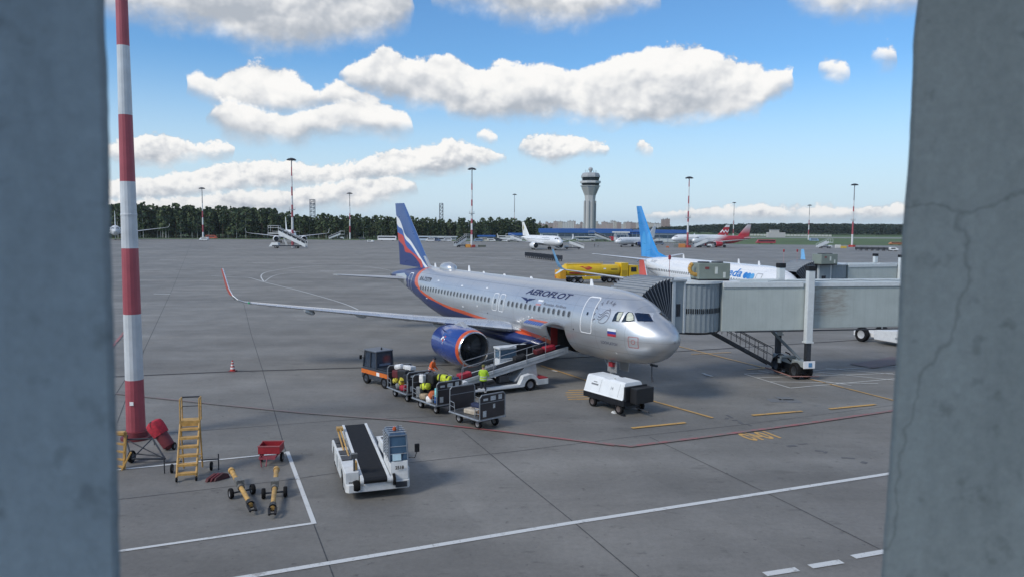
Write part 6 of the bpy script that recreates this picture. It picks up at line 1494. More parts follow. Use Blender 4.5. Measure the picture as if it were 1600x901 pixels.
# ================================================================== people: one continuous skinned body each
SKIN = mat('skin', (.42, .24, .17), .55, var=.05)
NAVYC = mat('navy_cloth', (.016, .020, .034), .85, var=.25, sc=8, bump=.3)
HIVIS = mat('hi_vis_cloth', (.40, .62, .03), .75, var=.15, sc=9, bump=.3)
ORC = mat('orange_cloth', (.72, .13, .025), .75, var=.15, sc=9, bump=.3)
REFL = mat('reflective_band', (.62, .64, .66), .35, .2)
HAIR = mat('dark_hair', (.02, .016, .014), .7)
def person(label, pos, face, bend=0.0, top=HIVIS, legs=NAVYC, hair=HAIR, arms=0, scale=1.0, boots=BLACK):
    """standing figure, facing local +y; bend leans the trunk forward"""
    root = thing('person', label, 'person', pos, face, None, scale)
    sb, cb = math.sin(bend), math.cos(bend)
    def T(x, y, z):   # trunk points turn about the hips
        q = z - .95; return Vector((x, y * cb + q * sb, .95 + q * cb - y * sb))
    V, E_, Rr = [], [], []
    def v(p, r, par=None):
        V.append(p); Rr.append(r)
        if par is not None: E_.append((par, len(V) - 1))
        return len(V) - 1
    pel = v(T(0, 0, .95), (.150, .115)); wa = v(T(0, .0, 1.10), (.148, .112), pel); ch = v(T(0, .015, 1.30), (.178, .125), wa); sh = v(T(0, 0, 1.44), (.135, .09), ch)
    nk = v(T(0, .01, 1.535), (.056, .058), sh); h1 = v(T(0, .03, 1.60), (.076, .088), nk); h2 = v(T(0, .03, 1.68), (.080, .098), h1); h3 = v(T(0, .02, 1.745), (.058, .068), h2)
    for sx in (-1, 1):
        hp = v(T(sx * .095, 0, .90), (.092, .098), pel); kn = v(Vector((sx * .11, .02, .50)), (.066, .070), hp); an = v(Vector((sx * .12, -.02, .10)), (.052, .056), kn); to = v(Vector((sx * .135, .10, .045)), (.050, .042), an); v(Vector((sx * .14, .19, .035)), (.042, .032), to)
        s1 = v(T(sx * .19, 0, 1.43), (.068, .068), sh)
        if arms: el = v(T(sx * .26, .10, 1.18), (.052, .052), s1); wr = v(T(sx * .20, .32, 1.10), (.040, .038), el); hd = v(T(sx * .18, .40, 1.10), (.040, .026), wr)
        else: el = v(T(sx * .27, -.02, 1.16), (.052, .052), s1); wr = v(T(sx * .29, .06, .92), (.040, .038), el); hd = v(T(sx * .29, .08, .84), (.026, .040), wr)
        d = (V[hd] - V[wr]).normalized(); sd = Vector((1, 0, 0)) if arms else Vector((0, 1, 0))
        for k, ln in ((-1.5, .065), (-.5, .08), (.5, .085), (1.5, .07)):
            f1 = v(V[hd] + sd * (k * .019) + d * .035, (.0105, .0105), hd); v(V[f1] + d * ln * .8 + Vector((-sx * .012, 0, -.006)), (.0085, .0085), f1)
        t1 = v(V[hd] - d * .02 + sd * .045, (.012, .012), hd); v(V[t1] + d * .05 + sd * .01, (.010, .010), t1)
    me = bpy.data.meshes.new('body'); me.from_pydata(V, E_, []); o = bpy.data.objects.new('body', me); COL.objects.link(o)
    o.modifiers.new('skin', 'SKIN'); sv = me.skin_vertices[0].data
    for i, r in enumerate(Rr): sv[i].radius = r
    sv[0].use_root = True
    ss = o.modifiers.new('sub', 'SUBSURF'); ss.levels = 2; ss.render_levels = 2
    dg = bpy.context.evaluated_depsgraph_get(); m2 = bpy.data.meshes.new_from_object(o.evaluated_get(dg)); bpy.data.objects.remove(o); m2.name = 'body'
    for q in (SKIN, top, legs, boots): 
        m2.materials.append(q)
    while len(m2.materials) > 4: m2.materials.pop(index=0)
    inv = lambda p: (.95 + (p.z - .95) * cb + p.y * sb) 
    for f in m2.polygons:
        c = f.center; z = inv(c) if c.z > .8 else c.z; f.use_smooth = True
        xw = abs(c.x)
        if c.z < .12: k = 3
        elif z < 1.0 and not (xw > .215): k = 2
        elif z > 1.515 and xw < .15: k = 0
        elif (not arms and z < .93 and xw > .215): k = 0
        elif arms and (c.y * cb - (c.z - .95) * sb) > .33 and xw > .12: k = 0
        else: k = 1
        f.material_index = k
    o = bpy.data.objects.new('body', m2); COL.objects.link(o); o.parent = root
    def ringband(name, z0, z1, rx, ry, m, x0=0.0, trunk=True, par=root):
        b = MB(); rg = []
        for z, e in ((z0, 0), (z0 + .005, .006), (z1 - .005, .006), (z1, 0)):
            rg.append([(T if trunk else lambda x, y, z: Vector((x, y, z)))(x0 + (rx + e) * math.cos(t), (ry + e) * math.sin(t) + (.005 if trunk else 0), z) for t in [2 * math.pi * i / 24 for i in range(24)]])
        b.loft(rg, 0, True, False); return b.build(name, m, par)
    # jacket as clothing over the trunk, flaring a little at the hem
    b = MB(); rg = []
    for z, rx, ry in ((.90, .205, .165), (.96, .200, .160), (1.12, .190, .150), (1.30, .208, .155), (1.40, .200, .140), (1.47, .14, .11), (1.50, .085, .085)):
        rg.append([T(rx * math.cos(t) * (1 + .025 * math.sin(5 * t + z * 9)), ry * math.sin(t) + .008, z) for t in [2 * math.pi * i / 28 for i in range(28)]])
    b.loft(rg, 0, True, False); jk = b.build('jacket', top, root)
    for z in (1.0, 1.12): ringband('reflective_band', z - .022, z + .022, .203, .165, REFL, par=jk)
    for sx in (-1, 1): ringband('trouser_band', .26, .32, .082, .084, REFL, sx * .116, False)
    b = MB(); rg = []
    for z, rx, ry in ((1.66, .092, .105), (1.70, .092, .112), (1.745, .080, .098), (1.78, .05, .06), (1.79, .01, .01)):
        rg.append([T(rx * math.cos(t), ry * math.sin(t) + .018, z) for t in [2 * math.pi * i / 20 for i in range(20)]])
    b.loft(rg, 0, True, True); b.build('cap', hair, root)
    b = MB(); b.tube(T(0, .11, 1.645), T(0, .135, 1.62), .013, .018, 8); b.build('nose', SKIN, root)
    for sx in (-1, 1):
        b = MB(); b.lathe([(-.008, .0), (-.006, .012), (.004, .012), (.006, 0)], T(sx * .032, .112, 1.672), 'y', 10); b.build('eye', BLACK, root)
        b = MB(); b.lathe([(-.012, .006), (-.006, .026), (.006, .026), (.012, .006)], T(sx * .082, .02, 1.65), 'x', 12); b.build('ear', SKIN, root)
    b = MB(); b.box(T(0, .118, 1.592), (.045, .012, .010)); b.build('mouth', mat('lips', (.30, .12, .10), .5), root)
    return root
pg = at(755, 619); person('person in a neon yellow jacket and navy trousers, back turned, beside the raised conveyor', (pg.x, pg.y, 0), R(-12), .0, HIVIS, NAVYC, mat('olive_cap', (.16, .15, .03), .7), arms=1, scale=1.0)
po = at(673, 603); person('person in an orange jacket and dark cap bending behind the baggage carts', (po.x, po.y, 0), R(-110), .30, ORC, NAVYC, mat('dark_cap', (.012, .016, .028), .7), arms=1)
for px, lb in ((929, 'tiny distant person in dark clothes on the far apron, the left one of the pair'), (934.5, 'tiny distant person in pale clothes on the far apron, the right one of the pair')):
    p = at(px, 386.5); person(lb, (p.x, p.y, 0), R(60), 0, mat('far_dark_cloth', (.03, .03, .04), .8) if px < 930 else mat('far_pale_cloth', (.30, .32, .34), .8), NAVYC)

# ================================================================== jet bridges
BRG = mat('bridge_grey_green', (.36, .41, .405), .5, var=.06, sc=.8, dirt=.18)
def tunnel_mat(name, col, stain):
    """painted sheet cladding: faint vertical seams, and a weathered patch beside the lift column"""
    m, nt, b = principled(name); N, L = nt.nodes, nt.links
    tc = N.new('ShaderNodeTexCoord'); sp = N.new('ShaderNodeSeparateXYZ'); L.new(tc.outputs['Object'], sp.inputs[0])
    def M(op, a, c=None):
        n = N.new('ShaderNodeMath'); n.operation = op
        for i, v in enumerate((a, c)):
            if v is None: continue
            if isinstance(v, (int, float)): n.inputs[i].default_value = v
            else: L.new(v, n.inputs[i])
        return n.outputs[0]
    def noise(sc, d, s3):
        mp = N.new('ShaderNodeMapping'); mp.inputs['Scale'].default_value = s3; L.new(tc.outputs['Object'], mp.inputs[0])
        n = N.new('ShaderNodeTexNoise'); n.inputs['Scale'].default_value = sc; n.inputs['Detail'].default_value = d; n.inputs['Roughness'].default_value = .65; L.new(mp.outputs[0], n.inputs['Vector']); return n.outputs['Fac']
    def mr(x, a, c, lo, hi):
        q = N.new('ShaderNodeMapRange'); q.interpolation_type = 'SMOOTHSTEP'; L.new(x, q.inputs[0])
        for i, v in enumerate((a, c, lo, hi)): q.inputs[i + 1].default_value = v
        return q.outputs[0]
    f = M('MULTIPLY', mr(noise(.7, 5, (1, 1, 1)), .3, .7, .94, 1.06), mr(noise(2.5, 5, (2.5, 2.5, .12)), .3, .7, .97, 1.03))
    fr = M('FRACT', M('MULTIPLY', sp.outputs[0], 1.25)); f = M('MULTIPLY', f, M('SUBTRACT', 1.0, M('MULTIPLY', M('LESS_THAN', fr, .035), .10)))
    wv = N.new('ShaderNodeTexWave'); wv.inputs['Scale'].default_value = 3.2; L.new(tc.outputs['Object'], wv.inputs['Vector']); f = M('MULTIPLY', f, mr(wv.outputs['Fac'], 0, 1, .988, 1.01))  # tone bands paint the light and shade of corrugation into the colour
    mx = N.new('ShaderNodeMix'); mx.data_type = 'RGBA'; mx.blend_type = 'MULTIPLY'; mx.inputs[0].default_value = 1; mx.inputs[6].default_value = (*col, 1); L.new(f, mx.inputs[7]); src = mx.outputs[2]
    if stain:
        x0, x1, z0, z1 = stain
        wob = M('MULTIPLY', M('SUBTRACT', noise(1.6, 6, (1, 1, 1.6)), .5), 2.4)
        xs = M('ADD', sp.outputs[0], wob); zs = M('ADD', sp.outputs[2], M('MULTIPLY', wob, .5))
        k = M('MULTIPLY', M('MULTIPLY', mr(xs, x0 - .3, x0 + .2, 0, 1), mr(xs, x1 - .9, x1 + .5, 1, 0)), M('MULTIPLY', mr(zs, z0 - .2, z0 + .8, 0, 1), mr(zs, z1 - .2, z1 + .2, 1, 0)))
        k = M('MULTIPLY', k, mr(noise(3.5, 7, (.35, .35, 2.2)), .36, .62, .25, .85))
        x2 = N.new('ShaderNodeMix'); x2.data_type = 'RGBA'; L.new(k, x2.inputs[0]); L.new(src, x2.inputs[6]); x2.inputs[7].default_value = (.25, .235, .205, 1); src = x2.outputs[2]
    L.new(src, b.inputs['Base Color']); b.inputs['Roughness'].default_value = .5; MATS[name] = m; return m
BRG = tunnel_mat('bridge_cladding', (.42, .465, .445), None)
BRG2 = tunnel_mat('bridge_cladding_weathered', (.385, .43, .415), (7.2, 10.0, 3.6, 5.7))
BRL = mat('bridge_pale_trim', (.58, .62, .63), .45, var=.06)
BRB = mat('bridge_blue_grey', (.25, .295, .32), .5, var=.07, sc=2)
HOODD = mat('hood_canvas_dark', (.020, .028, .042), .8, var=.2)
HOODP = mat('hood_fold_pale', (.15, .18, .22), .7)
HOODT = mat('hood_top_grey', (.26, .28, .30), .75, var=.12, sc=2)
def jet_bridge(label, C0, u, drum, tdir, zb, zt, length, hw, colx, group, near_hood=1, hoodL=3.15, fold=50, full=True):
    """C0 middle of the cab mouth, u faces the aircraft, w runs along it towards the viewer"""
    base = Vector((drum[0], drum[1], 0)); root = thing('jet_bridge', label, 'jet bridge', base, 0, group)
    u = Vector((u[0], u[1], 0)).normalized(); w = Vector((-u.y, u.x, 0)); Z = Vector((0, 0, 1))
    if w.y > 0: w = -w
    C0 = Vector((C0[0], C0[1], 0)) - base; td = Vector((tdir[0], tdir[1], 0)).normalized(); tn = Vector((td.y, -td.x, 0))   # tn towards the viewer
    hwm = 1.62
    # folding hood like a pram's: ribs turning about the sill
    NR = 11; sides = {1: [], -1: []}
    for i in range(NR * 2 + 1):
        ph = R(fold) * i / (NR * 2); rr = hoodL * (1.0 if i % 2 == 0 else .955); ins = 0.0 if i % 2 == 0 else .09
        for sd in (1, -1):
            piv = C0 + w * (sd * (hwm - ins)) + Z * (zb + .1) + u * (.25 * i / (NR * 2))
            sides[sd].append((piv, piv + Z * (rr * math.cos(ph)) + u * (rr * math.sin(ph))))
    b = MB()
    for sd in (1, -1):
        S = sides[sd]
        for k in range(len(S) - 1): b.add([S[k][0], S[k + 1][0], S[k + 1][1], S[k][1]], [(0, 1, 2, 3)], 0 if k % 2 else 0)
    b.build('hood_side', HOODD, root)
    b = MB()
    for k in range(len(sides[1]) - 1): b.add([sides[1][k][1], sides[1][k + 1][1], sides[-1][k + 1][1], sides[-1][k][1]], [(0, 1, 2, 3)])
    b.build('hood_top', HOODT, root)
    b = MB()
    for k in range(0, len(sides[1]), 2):
        for sd in (1, -1): p, q = sides[sd][k]; b.tube(p, q, .022, n=5)
        b.tube(sides[1][k][1], sides[-1][k][1], .022, n=5)
    b.build('hood_ribs', HOODP, root)
    # cab: mouth frame, near wall with a window, roof
    A = C0 + w * hwm; B_ = C0 - w * hwm; dk = Vector((0, 0, 0)); D = dk   # drum centre = root
    rd = hw + .38
    back = .75
    def pr(pts, z0, z1, name, m, par=root, bevel=0.0):
        b = MB(); n = len(pts); b.add([p + Z * z0 for p in pts] + [p + Z * z1 for p in pts], [tuple(range(n))[::-1], tuple(range(n, 2 * n))] + [(i, (i + 1) % n, n + (i + 1) % n, n + i) for i in range(n)]); return b.build(name, m, par, bevel)
    # outline of the cab floor plan: mouth, then walls running back to the drum
    E1 = td * -(rd * .55) + tn * (rd * .84); E2 = td * -(rd * .55) - tn * (rd * .84)
    cab = pr([A + u * .02, A - u * .12, E1, E2, B_ - u * .12, B_ + u * .02], zb - .02, zt + .12, 'cab', BRB)
    pr([A + w * .05 + u * .06, A + w * .05 - u * .16, A - w * .1 - u * .16, A - w * .1 + u * .06], zb - .05, zt + .2, 'cab_corner_post', BRL)
    c1 = E1.lerp(A, .05); nw = (E1 - A); L_ = nw.length; nd = nw.normalized(); no = Vector((nd.y, -nd.x, 0)); no = no if no.y < 0 else -no
    pr([E1 + no * .05, E1 - nd * .14 + no * .05, E1 - nd * .14 - no * .06, E1 - no * .06], zb - .03, zt + .14, 'cab_trim', BRL)
    m0 = A + nd * (L_ * .28) + no * .03; m1 = A + nd * (L_ * .60) + no * .03
    b = MB(); zw0, zw1 = zb + .98, zb + 1.72; b.hexa([m0 - no * .03 + Z * zw0, m1 - no * .03 + Z * zw0, m1 + Z * zw0, m0 + Z * zw0, m0 - no * .03 + Z * zw1, m1 - no * .03 + Z * zw1, m1 + Z * zw1, m0 + Z * zw1]); b.build('cab_window', GLASS, cab, bevel=.04)
    pr([A + u * .25 + w * .08, A - u * .3 + w * .08, E1 + no * .12, E2 - no * .12, B_ - u * .3 - w * .08, B_ + u * .25 - w * .08], zt + .125, zt + .26, 'cab_roof', mat('bridge_roof_grey', (.36, .39, .40), .6, var=.1), root, .03)
    pr([A + u * .35, A - u * .5, B_ - u * .5, B_ + u * .35], zb - .34, zb - .06, 'cab_bumper', DARKST)
    # drum with vertical slats and a row of slots
    b = MB(); n = 72; rg = []
    for z in (zb, zt): rg.append([td * ((rd + (.02 if k % 2 else -.02)) * math.cos(2 * math.pi * k / n)) + tn * ((rd + (.02 if k % 2 else -.02)) * math.sin(2 * math.pi * k / n)) + Z * z for k in range(n)])
    b.loft(rg, 0, False, True); dr = b.build('rotating_drum', mat('drum_slats', (.22, .26, .285), .5, .1, var=.06), root)
    b = MB()
    for k in range(40):
        a = math.pi * (.06 + .88 * k / 39); p = td * (-(rd + .03) * math.cos(a)) + tn * ((rd + .03) * math.sin(a)); q = td * math.sin(a) + tn * math.cos(a); tt = (td * (math.sin(a)) + tn * math.cos(a)).normalized()
        b.add([p - tt * .035 + Z * (zb + 1.12), p + tt * .035 + Z * (zb + 1.12), p + tt * .035 + Z * (zb + 1.42), p - tt * .035 + Z * (zb + 1.42)], [(0, 1, 2, 3)])
    s_ = b.build('vent_slots', BLACK, dr); 
    b = MB(); b.lathe([(zt + .0, rd + .12), (zt + .14, rd + .12), (zt + .16, 0)], (0, 0, 0), 'z', 48); b.build('drum_cap', BRL, dr)
    b = MB(); b.lathe([(zb - .15, rd - .1), (zb - .005, rd + .06)], (0, 0, 0), 'z', 48); b.build('drum_skirt', DARKST, dr)
    # telescoping tunnel: wide sleeve first, a slimmer one beyond the lift columns
    def tun(x0, x1, h, z0, z1, name, m, par=root):
        return pr([td * x0 + tn * h, td * x1 + tn * h, td * x1 - tn * h, td * x0 - tn * h], z0, z1, name, m, par, .03)
    x0 = rd * .80
    t1 = tun(x0, colx, hw, zb - .02, zt - .02, 'tunnel', BRG)
    t2 = tun(colx - 1.0, length, hw - .07, zb + .06, zt - .06, 'tunnel', BRG2)
    for sd in (1, -1):
        pr([td * (x0 + .02) + tn * sd * (hw + .07), td * (colx - .2) + tn * sd * (hw + .07), td * (colx - .2) + tn * sd * (hw - .1), td * (x0 + .02) + tn * sd * (hw - .1)], zt - .26, zt + .06, 'roof_rail', BRL, t1, .02)
        pr([td * (colx + .3) + tn * sd * (hw + .02), td * length + tn * sd * (hw + .02), td * length + tn * sd * (hw - .16), td * (colx + .3) + tn * sd * (hw - .16)], zt - .24, zt + .03, 'roof_rail', BRL, t2, .02)
        pr([td * (x0 + .9) + tn * sd * (hw + .025), td * length + tn * sd * (hw + .025), td * length + tn * sd * (hw - .05), td * (x0 + .9) + tn * sd * (hw - .05)], zb - .10, zb - .03, 'floor_beam', DARKST, root)
    b = MB(); P0 = td * (colx - 2.5) + tn * (hw - .1) + Z * (zt + .10)
    b.path([P0 + td * (.9 * k) + Z * (.05 * (k % 2)) - tn * (.06 * (k % 3)) for k in range(int((length - colx + 2) / .9))], .025, 5); b.build('roof_cable', GREYP, root)
    b = MB(); nsm = int((length - x0) / 1.2)
    # lift columns and bogie
    zc_ = zt + .78
    for sd in (1, -1):
        cpos = td * (colx + .12) + tn * sd * (hw + .26)
        q = MB(); q.box(cpos + Z * ((zc_ + zb - .72) / 2), (.44, .34, zc_ - zb + .72), 0, Matrix.Rotation(math.atan2(td.y, td.x), 3, 'Z')); col_ = q.build('lift_column', BRL, root, bevel=.03)
        q = MB(); q.box(cpos + Z * (zc_ + .13), (.50, .42, .30), 0, Matrix.Rotation(math.atan2(td.y, td.x), 3, 'Z')); q.build('column_cap', BLACK, col_, bevel=.03)
        q = MB(); q.box(cpos + Z * ((zb - .72 + .9) / 2), (.32, .26, zb - .72 - .9), 0, Matrix.Rotation(math.atan2(td.y, td.x), 3, 'Z')); q.build('inner_column', DARKST, col_)
        q = MB(); q.box(cpos + Z * (zb - .74), (.54, .42, .09), 0, Matrix.Rotation(math.atan2(td.y, td.x), 3, 'Z')); q.build('column_collar', BRL, col_)
    if full:
        rm = Matrix.Rotation(math.atan2(td.y, td.x), 3, 'Z')
        cb = td * (colx + .12)
        bo = MB(); bo.box(cb + Z * .98, (.60, hw * 2 + .8, .34), 0, rm); bg = bo.build('bogie_beam', mat('bogie_grey', (.30, .34, .35), .5, .1, var=.1), root, bevel=.03)
        q = MB(); q.box(cb + tn * (hw + .50) + Z * 1.02, (.78, .06, .46), 0, rm); q.build('bogie_box', CLEANW, bg, bevel=.02)
        q = MB(); q.box(cb + tn * (hw + .54) + Z * 1.02 + td * .05, (.22, .03, .26), 0, rm); q.build('bogie_label', mat('label_blue', (.10, .25, .45), .5), bg)
        q = MB(); q.box(cb + Z * .55, (.5, hw * 2 - .1, .46), 0, rm); q.box(cb + Z * .35 + tn * .1, (.9, hw * 1.2, .12), 0, rm); q.build('bogie_drive', BLACK, bg)
        for sd in (1, -1):
            for dx in (-.34, .34):
                q = MB(); q.wheel((0, 0, 0), .52, .34, 'x', 0, 1, 26); o = q.build('wheel', [RUBBER, DARKST], bg); o.location = cb + tn * sd * (hw - .35) + td * (dx * 1.1) + Z * .52; o.rotation_euler.z = math.atan2(td.y, td.x)
        q = MB(); q.tube(cb + td * -.95 + tn * (hw + .1) + Z * .26, cb + td * .95 + tn * (hw + .1) + Z * .2, .035); q.tube(cb - td * .95 + tn * (hw + .1) + Z * .26, cb - td * .95 - tn * (hw + .1) + Z * .26, .035); q.build('safety_hoop', mat('rusty_pink', (.30, .16, .14), .6), bg)
        q = MB(); q.tube(cb + tn * .9 + Z * 1.2, cb - td * 1.6 - tn * .1 + Z * (zb - .1), .09); q.tube(cb + tn * .4 + Z * 1.25, cb - td * 1.2 + tn * .7 + Z * 1.35, .10); q.tube(cb - td * 1.3 + tn * .75 + Z * 1.25, cb - td * 1.3 + tn * .75 + Z * 1.0, .12); q.build('steering_strut', mat('strut_grey', (.16, .19, .21), .5, .2), bg)
        q = MB(); P_ = cb - td * .6 + Z * 1.2
        q.path([P_ + td * (-.7 * math.cos(t)) * .8 + tn * (.5 * math.sin(t)) + Z * (.25 * math.sin(2 * t)) for t in [k * .5 for k in range(9)]], .045, 6); q.build('cable_loop', BLACK, bg)
        # service stair down to the apron
        s0 = td * (x0 - .1) - tn * (hw * .15) + Z * (zb - .06); s1 = td * (colx - 1.05) - tn * (hw * .45) + Z * .75
        q = MB()
        for off in (-.36, .36):
            a_, c_ = s0 + tn * off, s1 + tn * off; q.hexa([a_ - Z * .22, c_ - Z * .22, c_ - Z * .22 + tn * .05, a_ - Z * .22 + tn * .05, a_, c_, c_ + tn * .05, a_ + tn * .05])
        st = q.build('service_stair', DARKST, root)
        for k in range(12):
            q = MB(); p = s0.lerp(s1, (k + .5) / 12); q.box(p - Z * .1, (.26, .72, .04), 0, rm); q.build('tread', DARKST, st)
        for off in (-.36, .36):
            q = MB(); a_, c_ = s0 + tn * off + td * .5, s1 + tn * off
            q.path([a_ + Z * .62, c_ + Z * .98], .028, 6); q.path([a_ + Z * .25, c_ + Z * .52], .02, 6)
            for k in range(7): t = k / 6; p = a_.lerp(c_, t); q.tube(p - Z * .05, p + Z * (.62 + .36 * t), .018, n=6)
            q.build('stair_rail', DARKST, st)
        q = MB(); q.box(td * (length - 3) + Z * (zb / 2), (.9, .9, zb), 0, rm); q.build('support_pillar', BRL, root)
    return root, Vector((drum[0], drum[1], 0)), td, tn
HU = (_st.x, _st.y)
jb, jo, jtd, jtn = jet_bridge('long grey-green jet bridge docked at the silver jet, with a wheeled bogie', (8.62, 44.95), HU, (11.0, 45.75), (.982, .19), 3.14, 6.02, 27.5, 1.42, 6.95, 'jet bridges')
bst = bp_[2]
jb2, jo2, jtd2, jtn2 = jet_bridge('farther grey-green jet bridge docked at the blue-tailed jet, behind the long one', (31.6, 79.4), (bst.x, bst.y), (34.1, 80.4), (.93, .37), 2.75, 5.55, 32, 1.45, 8.6, 'jet bridges', full=False, hoodL=3.2)
# rooftop cooling units
ACU = mat('cooling_unit_green_grey', (.20, .235, .205), .5, var=.06, dirt=.15, sc=2)
def acu(label, pos, rz, s=1.0):
    g = thing('air_conditioning_unit', label, 'air conditioner', pos, rz, 'cooling units on the jet bridges', s)
    b = MB(); b.bb(-1.02, 1.02, -.6, .6, .10, 1.06); b.build('casing', ACU, g, bevel=.03)
    b = MB(); b.bb(-1.0, 1.0, -.55, .55, 0, .10); b.build('skid', BLACK, g)
    b = MB(); b.bb(.02, .20, -.615, -.60, .42, .84); b.bb(.56, .72, -.615, -.60, .18, .52) if False else None; b.build('access_label', mat('label_pale', (.55, .58, .54), .5), g)
    b = MB(); b.bb(.56, .72, -.615, -.60, .18, .52); b.build('access_label', MATS['label_pale'], g)
    b = MB(); b.bb(-.62, -.36, -.615, -.60, .70, .84); b.build('red_plate', mat('plate_dark_red', (.20, .05, .05), .5), g)
    b = MB()
    for k in range(6): b.bb(1.021, 1.035, -.5, .5, .2 + k * .13, .27 + k * .13)
    b.build('louvres', DARKST, g)
    for x in (-.45, .45): b = MB(); b.lathe([(1.06, .36), (1.13, .36), (1.13, .3), (1.08, .05)], (x, 0, 0), 'z', 20); b.build('fan_housing', DARKST, g)
    return g
def on_roof(px, py, z): p = at(px, py, z); return p
p = on_roof(1109, 438, 6.16); u1 = acu('green-grey cooling unit with a yellow hose on the roof of the near jet bridge', (p.x + .1, p.y + .35, 6.15), math.atan2(jtd.y, jtd.x))
b = MB(); b.path([(-1.0, -.2, .3)] + [(-1.0 - .42 * math.sin(t) * 1.1, -.25, .35 + .38 * (1 - math.cos(t))) for t in [k * .35 for k in range(8)]], .12, 10); b.build('hose', mat('yellow_hose', (.50, .28, .06), .6, var=.2), u1)
b = MB(); b.bb(-1.6, 1.6, -.75, .75, -.10, -.005); b.build('support_frame', CLEANW, u1)
p = on_roof(1291, 413, 5.7); u2 = acu('green-grey cooling unit on the roof of the farther jet bridge', (p.x, p.y + .4, 5.62), math.atan2(jtd2.y, jtd2.x), 1.08)
def beacon_pole(label, px, py0, py1, Y):
    a, c = atY(px, py0, Y), atY(px, py1, Y); g = thing('beacon_pole', label, 'beacon pole', (a.x, a.y, a.z), 0, 'red-topped poles on the jet bridges')
    b = MB(); b.tube((0, 0, 0), (0, 0, c.z - a.z), .018, n=8); b.build('pole', mat('pale_red_pole', (.40, .24, .24), .5), g)
    b = MB(); b.lathe([(0, .02), (.03, .08), (.24, .09), (.3, .03)], (0, 0, c.z - a.z), 'z', 12); b.build('lamp', REDP, g)
beacon_pole('thin pole with a red lamp on the near jet bridge cab roof', 1045.5, 437, 406, 46.2)
beacon_pole('thin pole with a red lamp on the farther cab, left of the blue winglet', 1224, 414, 394, 79.5)
beacon_pole('thin pole with a red lamp on the farther cab, right of the blue winglet', 1245, 414, 394, 79.5)

# ------------------------------------------------------------------ white aircraft tug at the right edge
t0 = at(1352, 533); t1 = at(1404, 549)
tg = thing('aircraft_tug', 'low white aircraft tug with big wheels, cut off by the right window column', 'tug', (t0.x + 2.6, t0.y - 1.0, 0), R(-62) + 0)
tv = (t1 - t0); ang = math.atan2(tv.y, tv.x); tg.rotation_euler.z = R(-64); tg.location = (t0.x + 1.7, t0.y - 1.4, 0)
b = MB(); b.hexa([(-1.0, -1.2, .35), (4.2, -1.3, .30), (4.2, 1.3, .30), (-1.0, 1.2, .35), (-1.0, -1.2, 1.15), (4.2, -1.3, 1.5), (4.2, 1.3, 1.5), (-1.0, 1.2, 1.15)]); b.build('body', mat('tug_white', (.62, .64, .65), .45, var=.05, dirt=.15), tg, bevel=.05)
b = MB(); b.bb(-3.0, -.8, -.85, -.6, .45, .8); b.bb(-3.0, -.8, .6, .85, .45, .8); b.bb(-3.2, -2.9, -.9, .9, .4, .8); b.build('cradle_arms', WHITE, tg, bevel=.02)
for x, y in ((-2.1, -1.2), (-2.1, 1.2), (3.3, -1.25), (3.3, 1.25)): b = MB(); b.wheel((x, y, .62), .62, .45, 'y', 0, 1, 26); b.build('wheel', [RUBBER, mat('pale_hub', (.40, .41, .42), .5)], tg)
b = MB(); b.bb(2.1, 3.9, -1.32, -.3, 1.2, 2.0); b.build('cab', WHITE, tg, bevel=.06)
b = MB(); b.bb(2.3, 3.7, -1.335, -1.322, .55, 1.85); b.build('door_frame', BLACK, tg)
b = MB(); b.bb(2.45, 3.55, -1.35, -1.337, 1.35, 1.75); b.build('side_window', mat('pale_window', (.30, .36, .40), .2), tg)
b = MB(); b.bb(2.45, 3.55, -1.35, -1.337, .75, 1.15); b.build('door_panel', WHITE, tg)
b = MB(); b.bb(1.0, 1.6, -1.262, -1.25, .62, .78); b.build('maker_plate', GREYP, tg)
b = MB(); b.tube((-.8, -.5, 1.15), (-.8, -.5, 1.7), .05); b.build('exhaust_pipe', STEEL, tg)

# ------------------------------------------------------------------ yellow fuel truck by the blue-tailed jet
a0, a1 = at(890, 442), at(985, 440)
tk = thing('fuel_truck', 'yellow fuel tank truck with red swoosh, behind the white wing of the blue-tailed jet', 'fuel truck', (a0.x - 2.2, a0.y - .9, 0), math.atan2((a1 - a0).y, (a1 - a0).x) - R(2))
YT = mat('tanker_yellow', (.68, .44, .012), .38, var=.08, sc=1, coat=.2, dirt=.12)
LT = 15.2
rings = []
for x, k in ((1.2, .82), (1.3, .95), (1.6, 1), (8.2, 1), (8.5, 1), (10.9, 1), (11.1, .95), (11.15, .85)):
    rings.append([Vector((x, 1.22 * k * (abs(math.cos(t)) ** .75) * (1 if math.cos(t) > 0 else -1), 2.15 + .95 * k * (abs(math.sin(t)) ** .75) * (1 if math.sin(t) > 0 else -1))) for t in [2 * math.pi * i / 28 for i in range(28)]])
b = MB(); b.loft(rings); b.build('tank', YT, tk)
b = MB(); b.bb(1.5, 8.0, -.5, .5, 3.05, 3.24); b.build('top_walkway', YT, tk)
b = MB(); b.path([(1.5, -.8, 3.0), (1.5, -.8, 3.45), (8.0, -.8, 3.45), (8.0, -.8, 3.0)], .03, 6); b.build('top_rail', YT, tk)
b = MB(); b.bb(.1, 1.15, -1.22, 1.22, .75, 2.2); b.build('rear_cabinet', mat('cabinet_orange_yellow', (.62, .30, .015), .5, var=.1), tk, bevel=.04)
b = MB(); b.path([(.05, -1.1, .8), (.05, -1.1, 2.9)], .03); b.path([(.05, -.6, .8), (.05, -.6, 2.9)], .03)
for k in range(6): b.tube((.05, -1.1, 1.0 + k * .33), (.05, -.6, 1.0 + k * .33), .02, n=6)
b.build('rear_ladder', YT, tk)
for y in (-.9, .9): b = MB(); b.bb(.06, .095, y - .2, y + .2, .85, 1.15); b.build('tail_lamp', mat('orange_lens', (.5, .1, .03), .3), tk)
